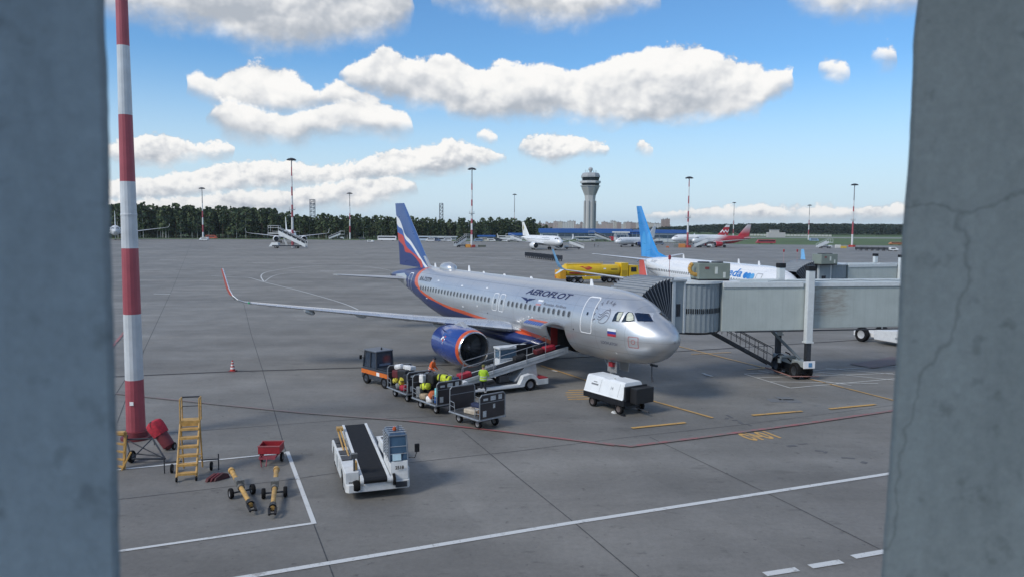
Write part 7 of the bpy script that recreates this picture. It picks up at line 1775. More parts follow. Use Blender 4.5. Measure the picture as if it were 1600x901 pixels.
b = MB(); b.bb(.4, 14.8, -.45, .45, .72, .98); b.build('chassis', DARKST, tk)
b = MB(); b.bb(4.2, 7.5, -1.2, -.6, .62, 1.12); b.build('hose_locker', YT, tk, bevel=.04)
b = MB(); b.bb(11.3, 12.7, -1.22, 1.22, 1.0, 3.35); b.build('pump_cabin', YT, tk, bevel=.05)
b = MB()
for k in range(6): b.bb(11.5, 12.5, -1.235, -1.222, 1.2 + k * .16, 1.28 + k * .16)
b.build('cabin_louvres', mat('dark_yellow', (.32, .20, .01), .5), tk)
b = MB(); b.hexa([(12.9, -1.22, .8), (14.9, -1.22, .8), (14.9, 1.22, .8), (12.9, 1.22, .8), (12.9, -1.18, 2.95), (14.6, -1.15, 2.9), (14.6, 1.15, 2.9), (12.9, 1.18, 2.95)]); cb = b.build('driver_cab', YT, tk, bevel=.06)
b = MB(); b.bb(13.2, 14.2, -1.235, -1.2, 1.85, 2.6); b.build('cab_window', GLASS, cb)
for x in (2.6, 3.9, 9.2, 10.5, 13.9):
    for y in (-1.0, 1.0): b = MB(); b.wheel((x, y, .52), .52, .34, 'y', 0, 1); b.build('wheel', [RUBBER, HUB], tk)
def tk_side(x, z, off=.015):
    q = min(.999, abs((z - 2.15) / .95)); t = math.asin(q ** (1 / .75)); return Vector((x, -1.22 * (math.cos(t) ** .75) - off, z))
def tk_patch(name, pts, m):
    b = MB(); cx = sum(p[0] for p in pts) / len(pts); cz_ = sum(p[1] for p in pts) / len(pts); n = len(pts)
    b.add([tk_side(cx, cz_)] + [tk_side(*p) for p in pts], [(0, 1 + i, 1 + (i + 1) % n) for i in range(n)]); b.build(name, m, tk)
RS = mat('swoosh_red', (.48, .06, .03), .4)
tk_patch('red_swoosh', [(3.6, 2.78), (4.4, 2.86), (5.4, 2.82), (5.9, 2.62), (5.8, 2.40), (5.3, 2.24), (4.9, 2.22), (4.6, 2.42), (4.2, 2.62)], RS)
tk_patch('red_band', [(1.7, 1.9), (3.4, 1.85), (4.6, 1.62), (3.2, 1.52), (1.7, 1.62)], RS)
tk_patch('white_label', [(8.0, 2.3), (8.45, 2.3), (8.45, 2.5), (8.0, 2.5)], CLEANW)
b = MB(); sign(b, 'FLAMMABLE', tk_side(10.0, 2.25, .03), (1, 0, 0), (0, .1, 1), .26); b.build('hazard_lettering', BLACK, tk) if False else None
tk_patch('dark_label', [(9.4, 2.2), (10.6, 2.2), (10.6, 2.38), (9.4, 2.38)], mat('dark_label', (.10, .07, .01), .5))
# ================================================================== far apron: masts, stairs, vehicles
def far_mast(label, base, top_y, red_bands, Hn=None, barrier=None):
    p = at(*base); t = atY(base[0], top_y, p.y); H = t.z
    g = thing('light_mast', label, 'light mast', (p.x, p.y, 0), 0, 'floodlight masts across the far apron')
    bands = [(H * a, MAST_RED if k % 2 else (.62, .63, .63)) for k, a in enumerate(red_bands)] + [(999, (.24, .25, .27))]
    b = MB(); b.lathe([(0, .55), (H * .5, .38), (H * .98, .20)], (0, 0, 0), 'z', 10); b.build('pole', banded('mast_%s' % label[:18], bands, .5), g)
    b = MB(); b.lathe([(H * .975, .3), (H * .98, 1.7), (H * .992, 1.4), (H, .35)], (0, 0, 0), 'z', 16)
    for k in range(8):
        a = k * math.pi / 4; b.box((1.5 * math.cos(a), 1.5 * math.sin(a), H * .978), (.8, .5, .45), 0, Matrix.Rotation(a, 3, 'Z'))
    b.build('lamp_ring', DARKST, g)
    if barrier:
        q = MB()
        for k in range(6):
            a = k * math.pi / 3; q.box((1.5 * math.cos(a), 1.5 * math.sin(a), .55), (.35, 1.4, 1.1), 0, Matrix.Rotation(a, 3, 'Z'), .6, 1)
        q.build('foot_barrier', barrier, g)
    if H > 33:
        q = MB(); q.lathe([(H * .42, .3), (H * .42, 1.25), (H * .428, 1.25), (H * .428, .3)], (0, 0, 0), 'z', 12)
        for k in range(8): a = k * math.pi / 4; q.tube((1.2 * math.cos(a), 1.2 * math.sin(a), H * .428), (1.2 * math.cos(a), 1.2 * math.sin(a), H * .455), .04, n=5)
        q.build('maintenance_ring', STEEL, g)
    return g
RB_ = [.10, .19, .30, .40, .50, .60, .70, .80, .9]
far_mast('floodlight mast right behind the wide passenger stairs, before the forest', (457.5, 387), 247, [.01, .20, .34, .48, .58, .68, .8, .9], barrier=None)
far_mast('floodlight mast with orange-red barriers at its foot, right of the striped tail fin', (737, 386.5), 262, [.16, .22, .30, .36, .52, .60, .72, .80], barrier=mat('red_barrier', (.42, .05, .04), .5))
far_mast('thin floodlight mast at the forest edge, left of the passenger stairs', (317.5, 374), 293, [.14, .28, .42, .55, .7])
far_mast('thin floodlight mast at the forest edge, right of the passenger stairs', (547, 374), 301, [.3, .32, .34])
far_mast('thin floodlight mast left of the plain white airliner', (803.5, 371), 303, [.2, .3, .4, .5])
far_mast('floodlight mast right of the sky blue fin, orange blocks at its foot', (1074, 387), 276, RB_[:6], barrier=mat('red_barrier', (.42, .05, .04), .5))
far_mast('thin floodlight mast behind the red airliner', (1145.5, 372), 316, [.05, .3, .4, .5])
far_mast('thin floodlight mast on the right, beside the grass', (1263, 375), 320, [.12, .24, .36, .48, .6])
far_mast('floodlight mast at the right, between white stairs and a row of carts', (1331, 386), 287, [.20, .40, .56, .64, .74], barrier=mat('red_barrier', (.42, .05, .04), .5))

def stairs_truck(label, pos, rz, Ls=9.0, H=3.6, s=1.0, m=None, cover=True, group='passenger stairs on the far apron'):
    """mobile stairs: local +x is the high end"""
    m = m or mat('stairs_white', (.66, .68, .68), .45, var=.06, dirt=.2)
    g = thing('passenger_stairs', label, 'stairs', pos, rz, group, s); L2 = Ls / 2
    b = MB(); b.bb(-L2 * .72, L2 * .8, -1.0, 1.0, .55, .95); b.build('chassis', DARKST, g)
    b = MB(); b.hexa([(L2 * .45, -1.0, .5), (L2 * .98, -1.0, .5), (L2 * .98, 1.0, .5), (L2 * .45, 1.0, .5), (L2 * .5, -.95, 1.7), (L2 * .85, -.95, 1.7), (L2 * .85, .95, 1.7), (L2 * .5, .95, 1.7)]); b.build('cab', m, g, bevel=.05)
    for x in (-L2 * .5, L2 * .62):
        for y in (-.85, .85): q = MB(); q.wheel((x, y, .42), .42, .3, 'y', 0, 1); q.build('wheel', [RUBBER, HUB], g)
    x0, z0, x1, z1 = -L2, .35, L2 * .45, H
    for y in (-1.0, 1.0):
        q = MB(); q.hexa([(x0, y - .05, z0), (x1, y - .05, z1 - .5), (x1, y + .05, z1 - .5), (x0, y + .05, z0), (x0, y - .05, z0 + 1.0), (x1, y - .05, z1 + .75), (x1, y + .05, z1 + .75), (x0, y + .05, z0 + 1.0)]); sd = q.build('stair_side', m, g)
        q = MB(); n = 6
        for k in range(n):
            a, c = (k + .12) / n, (k + .88) / n
            xa, xc = x0 + (x1 - x0) * a, x0 + (x1 - x0) * c; za, zc_ = z0 + 1.03 + (z1 - z0 - .25) * a, z0 + 1.03 + (z1 - z0 - .25) * c
            if cover: q.hexa([(xa, y - .03, za), (xc, y - .03, zc_), (xc, y + .03, zc_), (xa, y + .03, za), (xa, y - .03, za + .72), (xc, y - .03, zc_ + .72), (xc, y + .03, zc_ + .72), (xa, y + .03, za + .72)])
        if cover: q.build('side_glazing', GLASS, sd)
        q = MB(); q.path([(x0, y, z0 + 1.0), (x0, y, z0 + 1.85), (x1, y, z1 + 1.6), (L2, y, z1 + 1.6), (L2, y, z1)], .06, 6); q.build('handrail', m, sd)
    q = MB(); q.bb(x1 - .1, L2 + .15, -1.05, 1.05, z1 - .25, z1); q.build('landing', m, g)
    q = MB(); q.hexa([(x0, -.95, z0), (x1, -.95, z1 - .3), (x1, .95, z1 - .3), (x0, .95, z0), (x0, -.95, z0 + .2), (x1, -.95, z1 - .1), (x1, .95, z1 - .1), (x0, .95, z0 + .2)]); q.build('steps', GREYP, g)
    if cover:
        q = MB(); q.bb(x1, L2 + .1, -1.05, 1.05, z1 + 2.15, z1 + 2.25)
        for y in (-1.0, 1.0): q.tube((L2, y, z1), (L2, y, z1 + 2.2), .06, n=6); q.tube((x1, y, z1), (x1, y, z1 + 2.2), .06, n=6)
        q.build('canopy', m, g)
    q = MB(); q.tube((.3, -.5, .9), (L2 * .2, -.5, z1 * .72), .12); q.tube((.3, .5, .9), (L2 * .2, .5, z1 * .72), .12); q.build('support_ram', m, g)
    return g
def P0(px, py): p = at(px, py); return (p.x, p.y, 0)
stairs_truck('wide white passenger stairs with dark side windows, before the nose-on airliner', P0(450, 388), R(178), 11.5, 4.7, 1.30)
stairs_truck('white passenger stairs parked at the forest edge by a thin mast', P0(526, 374.5), R(20), 10, 3.6)
stairs_truck('pale passenger stairs with an open frame top, left of the mast with red barriers', P0(722, 386), R(35), 7.5, 3.6, 1.0)
stairs_truck('white passenger stairs at the nose of the plain white airliner', P0(896, 389.5), R(176), 9.5, 3.1, .95, cover=False)
stairs_truck('grey-white passenger stairs before the control tower, sloping down to the right', P0(937, 377.5), R(176), 13.5, 4.2, 1.1, mat('stairs_grey', (.42, .44, .45), .5))
stairs_truck('white passenger stairs at the nose of the red-tailed airliner', P0(1098, 387), R(10), 9, 3.2, 1.05, cover=False)
stairs_truck('white passenger stairs beyond the red-tailed airliner, at the other white jet', P0(1091, 382), R(10), 10, 3.6, 1.1, cover=False)
stairs_truck('bright white passenger stairs at the right, beside the mast before the grass', P0(1288, 388), R(12), 8.5, 3.2, .95, cover=False)
stairs_truck('low white passenger stairs left of the plain white airliner', P0(803, 378.5), R(178), 9, 3.0, 1.1, cover=False)

def van(label, pos, rz, col, Ln=5.2, Hh=2.3, Wd=2.0, cat='van', name='parked_van', group='vehicles parked along the far apron', bus=False):
    g = thing(name, label, cat, pos, rz, group); m = mat('paint_%d_%d_%d' % tuple(int(c * 99) for c in col), col, .4, var=.06)
    b = MB(); h = Ln / 2
    b.prism([(-h, .4), (h, .4), (h, 1.05 if not bus else Hh * .9), (h - (.5 if not bus else .1), 1.25 if not bus else Hh), (h - (1.2 if not bus else .2), Hh), (-h + .15, Hh), (-h, Hh - .2)], -Wd / 2, Wd / 2); bd = b.build('body', m, g, bevel=.05)
    b = MB(); b.bb(-h + .4, h - (1.3 if not bus else .4), -Wd / 2 - .015, Wd / 2 + .015, Hh * .55, Hh * .85); b.build('windows', GLASS, bd)
    for x in (-h * .62, h * .62):
        for y in (-Wd * .42, Wd * .42): q = MB(); q.wheel((x, y, .36), .36, .24, 'y', 0, 1, 14); q.build('wheel', [RUBBER, HUB], g)
    return g
vcol = [((.70, .71, .72), 'white'), ((.10, .14, .24), 'dark blue'), ((.45, .47, .48), 'grey'), ((.68, .70, .72), 'white'), ((.20, .28, .40), 'blue-grey'), ((.62, .60, .52), 'cream'), ((.70, .72, .72), 'white'), ((.05, .06, .08), 'black'), ((.66, .68, .70), 'white')]
xs = [672, 681, 690, 699, 747, 757, 768, 777, 786]
wd_ = ['right beside the striped tail fin', 'second from the striped tail fin', 'third from the striped tail fin', 'just left of the framed stairs', 'just right of the mast with red barriers', 'second to the right of the mast with red barriers', 'third to the right of the mast with red barriers', 'fourth to the right of the mast with red barriers', 'next to the low white stairs']
for (c, nm), x, w_ in zip(vcol, xs, wd_): van('%s van in the far row, %s' % (nm, w_), P0(x, 377.6), R(rng.choice((0, 180))) + R(4), c, rng.uniform(4.6, 6.0), rng.uniform(1.9, 2.7))
van('white bus with dark windows at the forest edge, left of the striped tail fin', P0(605, 376.5), R(178), (.72, .73, .74), 11.5, 3.0, 2.5, 'bus', 'apron_bus', bus=True)
van('long pale blue bus in the far row, behind the row of vans', P0(657, 377), R(0), (.42, .50, .58), 12, 3.0, 2.5, 'bus', 'apron_bus', bus=True)
van('white bus far off, left of the mast behind the white airliner', P0(790, 375), R(0), (.66, .68, .70), 12, 3.0, 2.5, 'bus', 'apron_bus', bus=True)
van('small white van beside the thin mast at the forest edge on the left', P0(319, 376), R(175), (.66, .68, .69), 5.0, 1.9)
van('orange-red truck at the forest edge on the left', P0(331, 373.5), R(0), (.42, .09, .05), 7.0, 2.4, 2.3, 'truck', 'apron_truck')
van('white car alone on the apron before the forest', P0(579, 379), R(0), (.75, .76, .76), 3.4, 1.3, 1.7, 'car', 'parked_car')
van('dark car at the foot of the thin mast right of the stairs', P0(566, 375), R(0), (.06, .07, .08), 4.2, 1.6, 1.8, 'car', 'parked_car')
van('blue minibus at the grass edge beside the right-hand thin mast', P0(1272, 377), R(0), (.30, .42, .58), 7, 2.2, 2.2, 'minibus', 'minibus')
van('red sign built as a van body, before the white part of the blue-roofed hall', P0(955, 377), R(90), (.40, .03, .05), 3.5, 3.2, 3.0)  # stands for a red sign, drawn with the van body and wheels
van('red tanker truck at the grass edge right of the red tail', P0(1196, 381), R(178), (.34, .04, .06), 12, 2.6, 2.5, 'tanker', 'far_tanker')
van('orange truck standing in for a plane fragment, beside the right window column', P0(1399, 383), R(178), (.42, .16, .06), 8, 1.8, 2.3, 'truck', 'apron_truck')  # vehicle added in place of a tiny plane fragment
van('dark van parked by the blue-roofed hall, right of the sky blue fin', P0(1030, 383), R(0), (.12, .15, .20), 5.5, 2.3)
def crate(label, pos, col, size, grp=None):
    b = MB(); b.bb(-size[0] / 2, size[0] / 2, -size[1] / 2, size[1] / 2, 0, size[2]); b.bb(-size[0] / 2 - .05, size[0] / 2 + .05, -size[1] / 2 - .05, size[1] / 2 + .05, size[2] * .45, size[2] * .55)
    o = b.build('equipment_box', mat('box_%d_%d_%d' % tuple(int(c * 99) for c in col), col, .6, var=.2), None, bevel=.05); o.location = pos; return tag(o, label, 'box', grp)
crate('yellow-orange box at the foot of the mast, left of its red barriers', P0(731.5, 387), (.55, .25, .04), (2.2, 1.6, 1.5)); crate('grey box left of the orange box at the mast by the blue fin', P0(1056.5, 386.5), (.20, .22, .22), (2.4, 2, 1.8)); crate('orange box at the foot of the mast by the blue fin', P0(1065.5, 387), (.50, .20, .06), (3.0, 2, 1.9))
crate('small orange box alone before the hall, right of the blue fin', P0(1043, 387), (.50, .14, .05), (1.2, 1.0, .7)); crate('yellow box by the right-hand mast with red barriers', P0(1318, 388), (.55, .38, .06), (2.4, 1.6, 1.1)); crate('white box on the ground left of the yellow box, by the right-hand mast', P0(1309, 387.5), (.6, .6, .58), (2.4, 1.5, 1.6)); crate('dark low box on the apron right of the mast with red barriers', P0(753, 386), (.10, .11, .09), (3.6, 1.5, .9))
# trains of dark empty dollies
def dolly(g, pos, rz, label):
    r = thing('baggage_dolly', label, 'dolly', pos, rz, g); dm = mat('dolly_dark', (.03, .034, .042), .6)
    b = MB(); b.bb(-1.3, 1.3, -.8, .8, .48, .60); b.build('deck', dm, r)
    b = MB()
    for x in (-1.28, 1.28): b.bb(x - .04, x + .04, -.78, .78, .6, 1.6)
    b.bb(-1.24, 1.24, .72, .78, .6, 1.5); b.build('sides', mat('dolly_panel', (.045, .05, .06), .6), r)
    for x in (-.85, .85):
        for y in (-.6, .6): q = MB(); q.wheel((x, y, .25), .25, .16, 'y', 0, 1, 12); q.build('wheel', [RUBBER, HUB], r)
    return r
a_, b_ = at(826, 402.5), at(872, 408); d = None
for k in range(8):
    p = a_.lerp(b_, k / 7); rz = rz_of(a_, b_)
    lb = 'empty dark dolly in the train before the plain white airliner'
    if k == 0: lb = 'empty dark dolly at the left end of the train before the white airliner'
    if k == 7: lb = 'dark dolly at the right end of the train, touching the blue winglet'
    d = dolly('dollies in the train before the white airliner', (p.x, p.y, 0), rz, lb) if d is None else d
    if k: dup(d, (p.x, p.y, 0), rz, lb)
a_, b_ = at(1341, 391.5), at(1385, 392.3); rz = rz_of(a_, b_)
for k in range(6):
    p = a_.lerp(b_, k / 5); dup(d, (p.x, p.y, 0), rz, 'empty dark dolly in the train at the right, before the grass' if 0 < k < 5 else ('empty dark dolly at the left end of the train before the grass' if k == 0 else 'dark dolly coupled to the small white tug'), 'dollies in the train at the right')
van('small white tug at the right end of the dolly train before the grass', P0(1396, 392.5), R(0), (.66, .68, .68), 3.6, 1.7, 1.6, 'tug', 'small_tug')

# ================================================================== buildings beyond
def pane_mat(name, wall, glass, sx, sz, fx=.6, fz=.5):
    """rows of windows set in a wall, in object space"""
    if name in MATS: return MATS[name]
    m, nt, b = principled(name); N, L = nt.nodes, nt.links
    tc = N.new('ShaderNodeTexCoord'); sp = N.new('ShaderNodeSeparateXYZ'); L.new(tc.outputs['Object'], sp.inputs[0])
    def M(op, a, c):
        n = N.new('ShaderNodeMath'); n.operation = op
        for i, v in enumerate((a, c)):
            if isinstance(v, (int, float)): n.inputs[i].default_value = v
            else: L.new(v, n.inputs[i])
        return n.outputs[0]
    u = M('ADD', sp.outputs[0], sp.outputs[1])
    mk = M('MULTIPLY', M('LESS_THAN', M('FRACT', M('MULTIPLY', u, 1 / sx), 0), fx), M('LESS_THAN', M('FRACT', M('MULTIPLY', sp.outputs[2], 1 / sz), 0), fz))
    x = N.new('ShaderNodeMix'); x.data_type = 'RGBA'; L.new(mk, x.inputs[0]); x.inputs[6].default_value = (*wall, 1); x.inputs[7].default_value = (*glass, 1)
    L.new(x.outputs[2], b.inputs['Base Color']); b.inputs['Roughness'].default_value = .5; MATS[name] = m; return m
# control tower
tp = at(921, 371.5); Dt = tp.y
def tz(py): return atY(921, py, Dt).z
tw = thing('control_tower', 'tall grey concrete control tower flaring out below its glazed cabin', 'control tower', (tp.x, tp.y, 0), R(22.5))
TC = mat('tower_concrete', (.43, .435, .43), .75, var=.06, sc=.15)
m1 = Dt / FPX
def octo(z, px_w, n=8): r = px_w * m1 / 2 / math.cos(R(22.5)) ; return [Vector((r * math.cos(2 * math.pi * k / n), r * math.sin(2 * math.pi * k / n), z)) for k in range(n)]
b = MB(); b.loft([octo(0, 15.4), octo(tz(316), 15.2), octo(tz(312), 15.4)], 0, False); b.build('shaft', TC, tw)
b = MB()
for k in range(8):
    a = 2 * math.pi * k / 8; r = 15.6 * m1 / 2 / math.cos(R(22.5)); c = Vector((r * math.cos(a), r * math.sin(a), 0)); b.box(c + Vector((0, 0, tz(314) / 2)), (1.5, 1.5, tz(314)), 0, Matrix.Rotation(a, 3, 'Z'))
b.build('corner_ribs', mat('tower_rib', (.36, .365, .36), .8), tw)
b = MB(); b.loft([octo(tz(312), 15.6), octo(tz(306), 16.5), octo(tz(294), 25.5), octo(tz(291), 27)], 0, False); b.build('flared_collar', TC, tw)
b = MB()
for k in range(8):
    a0, a1 = 2 * math.pi * k / 8, 2 * math.pi * (k + 1) / 8
    for j in range(1, 6):
        t = j / 6; p0 = octo(tz(305), 17.0)[k].lerp(octo(tz(305), 17.0)[(k + 1) % 8], t); p1 = octo(tz(293.5), 26.2)[k].lerp(octo(tz(293.5), 26.2)[(k + 1) % 8], t); b.tube(p0, p1, .22, n=5)
b.build('collar_fins', mat('tower_rib', (.29, .30, .30)), tw)
b = MB(); b.loft([octo(tz(291), 25), octo(tz(286.5), 27.0)], 0, False); b.build('lower_glazing', GLASS, tw)
b = MB(); b.loft([octo(tz(291.4), 29.5), octo(tz(290.6), 29.5)], 0, False)
for sg in (-1, 1): b.tube((sg * 15 * m1, 0, tz(292)), (sg * 15 * m1, 0, tz(287)), .3); b.tube((sg * 13 * m1, 0, tz(291)), (sg * 17.2 * m1, 0, tz(291)), .35)
b.build('gallery', TC, tw)
b = MB(); b.loft([octo(tz(286.5), 30.5), octo(tz(283.4), 31), octo(tz(283), 28)], 0, False); b.build('balcony', mat('tower_pale', (.50, .51, .51), .7), tw)
b = MB(); b.loft([octo(tz(283), 24.5), octo(tz(277.5), 27.0)], 0, False); b.build('cabin_glazing', GLASS, tw)
b = MB(); b.loft([octo(tz(277.5), 28.5), octo(tz(275), 28.0), octo(tz(271.5), 25), octo(tz(270.5), 22)], 0, False); b.build('cabin_roof', mat('tower_roof_grey', (.34, .35, .36), .6), tw)
b = MB(); b.lathe([(tz(270.5), .8), (tz(268), 1.2), (tz(266.5), 1.9), (tz(264), 2.1), (tz(262), 1.3), (tz(261.3), 0)], (0, 0, 0), 'z', 16); b.build('radome', mat('radome_grey', (.40, .41, .41), .6), tw)
b = MB()
for x in (-9, -6, 5, 8, 10): b.tube((x * m1, 0, tz(271)), (x * m1, 0, tz(266)), .18, n=5)
b.build('aerials', GREYP, tw)
# blue-roofed halls
BLR = mat('blue_roof_band', (.03, .11, .36), .45, var=.06)
def hall(label, x0, x1, yb, yroof, ytop, wall, depth=30, roofm=BLR, canopy=0):
    a = at((x0 + x1) / 2, yb); Y = a.y; p, q = atY(x0, yb, Y), atY(x1, yb, Y); zr, zt = atY(x0, yroof, Y).z, atY(x0, ytop, Y).z; w = q.x - p.x
    g = thing('terminal_hall', label, 'building', (p.x, Y, 0))
    b = MB(); b.bb(0, w, 0, depth, 0, zr); b.build('wall', wall, g)
    b = MB(); b.bb(-1, w + 1, -.8, depth + 1, zr + .01, zt); rf = b.build('roof', roofm, g)
    b = MB(); b.bb(.8, w - .8, -.1, -.02, zr * .42, zr * .82); b.build('window_band', mat('hall_glass', (.05, .08, .12), .15), g)
    b = MB(); n = max(3, int(w / 5))
    for k in range(n + 1): b.bb(w * k / n - .12, w * k / n + .12, -.22, -.105, 0, zr - .02)
    b.build('mullions', mat('mullion_blue_grey', (.24, .30, .38), .5), g)
    return g
hall('low white hall with a blue band, left of the control tower', 846, 872, 377, 364, 357, mat('pale_hall_wall', (.52, .55, .57), .6))
hall('long grey hall with a deep blue roof band, behind the control tower', 872, 986, 374, 364, 357, mat('grey_blue_hall', (.24, .28, .32), .6), 40)
hall('hall with a blue roof band and pale grey wall, behind the sky blue fin', 1003, 1070, 378.5, 364.5, 359, mat('pale_hall_wall', (.52, .55, .57), .6))
hall('small white block with square windows, left of the sky blue fin', 963, 981, 380, 364, 362, pane_mat('white_block_wall', (.62, .64, .65), (.10, .13, .18), 2.2, 3.4), 12, mat('white_roof', (.6, .62, .63), .6))
hall('bright blue block with white windows, touching the sky blue fin', 981, 1001, 380, 363, 361, pane_mat('blue_block_wall', (.03, .12, .38), (.62, .65, .68), 2.4, 3.4, .45, .4), 12)
hall('low white strip building at the foot of the control tower', 902, 930, 376.5, 371, 370, mat('pale_hall_wall', (.52, .55, .57)), 10, mat('white_roof', (.6, .62, .63)))
hall('long pale shed at the forest edge, right of the striped tail fin', 645, 712, 374.6, 370.5, 369, mat('shed_pale', (.40, .43, .46), .6), 8, mat('shed_roof', (.50, .53, .56), .6))
hall('blue-roofed shed at the forest edge, right of the mast with red barriers', 748, 772, 374.5, 370, 367.5, mat('shed_pale', (.40, .43, .46)), 10)
hall('blue-roofed shed behind the tail of the plain white airliner', 796, 822, 374.5, 368, 364, mat('shed_pale', (.40, .43, .46)), 10)
# huts and wall on the field
q = at(1212, 370.5); hut = thing('field_hut', 'small pale hut standing in the grass field on the right', 'hut', (q.x, q.y, -.1))
b = MB(); b.bb(-10, 10, -4, 4, 0, 5.5); b.build('wall', mat('hut_wall', (.40, .40, .38), .7), hut)
b = MB(); b.bb(-7, 3, -3, 3, 5.51, 8.5); b.build('upper_room', mat('hut_wall', (.40, .40, .38)), hut)
b = MB(); b.bb(-10.4, 10.4, -4.4, 4.4, 5.5, 5.9) if False else b.bb(-7.4, 3.4, -3.4, 3.4, 8.51, 8.9); b.build('roof', GREYP, hut)
q0_, q1_ = at(1172, 368.4), at(1300, 369.8); d = q1_ - q0_; fw_ = thing('field_wall', 'long low pale wall crossing the grass field on the right', 'wall', (q0_.x, q0_.y, -.1), math.atan2(d.y, d.x))
b = MB(); n = 24; ln = d.length
for k in range(n): b.bb(ln * k / n, ln * (k + .86) / n, -.2, .2, 0, 2.4)
b.build('wall_panels', mat('wall_panel', (.42, .43, .40), .7), fw_)
# lattice towers above the forest
def lattice(label, px, ytop, wpx, Y):
    z1 = atY(px, ytop, Y).z; x = atY(px, ytop, Y).x; w = wpx * Y / FPX / 2
    g = thing('lattice_tower', label, 'lattice tower', (x, Y, 0), 0, 'lattice towers behind the forest'); b = MB()
    for sx in (-1, 1):
        for sy in (-1, 1): b.tube((sx * w, sy * w, 0), (sx * w, sy * w, z1), .28, n=5)
    n = 9
    for k in range(n):
        za, zb_ = z1 * k / n, z1 * (k + 1) / n
        for sy in (-1, 1): b.tube((-w, sy * w, zb_), (w, sy * w, zb_), .2, n=4); b.tube((-w, sy * w, za), (w, sy * w, zb_), .14, n=4)
    b.build('lattice_frame', mat('lattice_grey', (.14, .16, .19), .6), g)
    b = MB(); b.bb(-w, w, -w, w, z1 * .95, z1 * .955); b.bb(-w, w, -w, w, z1 * .86, z1 * .865); b.build('platform', mat('lattice_grey', (.14, .16, .19)), g)
lattice('lattice tower rising above the forest right of the passenger stairs', 488, 312, 6.5, 640); lattice('lattice tower rising above the forest right of the striped tail fin', 689.5, 318, 5, 680)
# ---- city skyline: separate blocks of flats, kilometres off
cg = 'blocks of flats on the skyline'
CM = [pane_mat('flats_pink', (.46, .36, .32), (.13, .13, .14), 4.5, 3.2, .45, .5), pane_mat('flats_cream', (.52, .47, .40), (.14, .14, .15), 5, 3.2, .45, .5), pane_mat('flats_white', (.58, .57, .55), (.15, .16, .18), 6, 3.2, .5, .5), pane_mat('flats_brick', (.34, .24, .20), (.10, .10, .11), 4.5, 3.2, .45, .5)]
r5 = random.Random(11); cproto = {}
def flats(px0, px1, ytop, Y, k, label, grp=cg):
    p, q = atY(px0, 356, Y), atY(px1, 356, Y); h = atY(px0, ytop, Y).z; w = q.x - p.x
    g = thing('apartment_block', label, 'apartment block', (p.x, Y, -.1), 0, grp)
    b = MB(); b.bb(0, w, 0, 16, 0, h); b.build('wall', CM[k], g)
    b = MB(); b.bb(-.5, w + .5, -.5, 16.5, h + .01, h + 1.2); b.bb(w * .35, w * .5, 4, 10, h + 1.2, h + 4.5); b.build('roof', mat('flat_roof', (.22, .20, .19), .8), g)
x = 840.0; k = 0
while x < 1042:
    w = r5.uniform(3.5, 11); yt = r5.uniform(345.5, 351.5) + (1.5 if x > 960 else 0)
    kk = r5.randrange(4); 
    flats(x, x + w, yt, r5.uniform(2500, 3600), kk, ('pinkish', 'cream', 'whitish', 'brick-brown')[kk] + ' apartment block on the skyline, ' + ('left of the control tower' if x + w < 912 else ('behind the control tower' if x < 930 else ('between control tower and blue fin' if x < 990 else 'right of the blue fin'))))
    x += w * r5.uniform(.55, 1.15); k += 1
flats(1034, 1040, 343.5, 2600, 3, 'tall brown tower block right of the blue fin, left of the pair'); flats(1040.5, 1046.5, 342.5, 2650, 3, 'tall brown tower block right of the blue fin, right of the pair')

# ================================================================== woods
LEAF = []
for i, c in enumerate(((.062, .090, .044), (.078, .106, .050), (.052, .078, .046), (.090, .114, .052))): LEAF.append(mat('foliage_%d' % i, c, .85, var=.35, sc=.5, spec=.2))
BARKP = mat('pine_bark', (.10, .062, .042), .9, var=.3, sc=2); BIRCH = mat('birch_bark', (.42, .41, .38), .8, var=.3, sc=3)
def crown_faces(mb, r, H, kind, n, m):
    for _ in range(n):
        if kind == 'spruce':
            t = r.random() ** 1.3; z = H * (.12 + .86 * t); rad = (1 - t) * H * .17 + .25; a = r.uniform(0, 6.283); q = rad * math.sqrt(r.random()); s = .55 + .5 * (1 - t)
        elif kind == 'pine':
            t = r.random(); z = H * (.52 + .46 * t); rad = H * .15 * math.sqrt(max(.05, 1 - ((t - .4) / .62) ** 2)); a = r.uniform(0, 6.283); q = rad * math.sqrt(r.random()); s = r.uniform(.5, .95)
        else:
            t = r.random(); z = H * (.22 + .74 * t); rad = H * .19 * math.sqrt(max(.05, 1 - ((t - .38) / .63) ** 2)); a = r.uniform(0, 6.283); q = rad * math.sqrt(r.random()); s = r.uniform(.5, 1.0)
        c = Vector((q * math.cos(a), q * math.sin(a), z + r.uniform(-.3, .3)))
        n1 = Vector((r.uniform(-1, 1), r.uniform(-1, 1), r.uniform(-.2, 1))).normalized(); u = n1.cross(Vector((.3, .5, .8))).normalized(); v = n1.cross(u)
        k = r.randrange(3); pts = [c + u * (s * math.cos(t_) * r.uniform(.6, 1.2)) + v * (s * math.sin(t_) * r.uniform(.5, 1.1)) for t_ in (0, 1.3, 2.5, 3.8, 5.0)]
        mb.add(pts, [(0, 1, 2, 3, 4)], k)
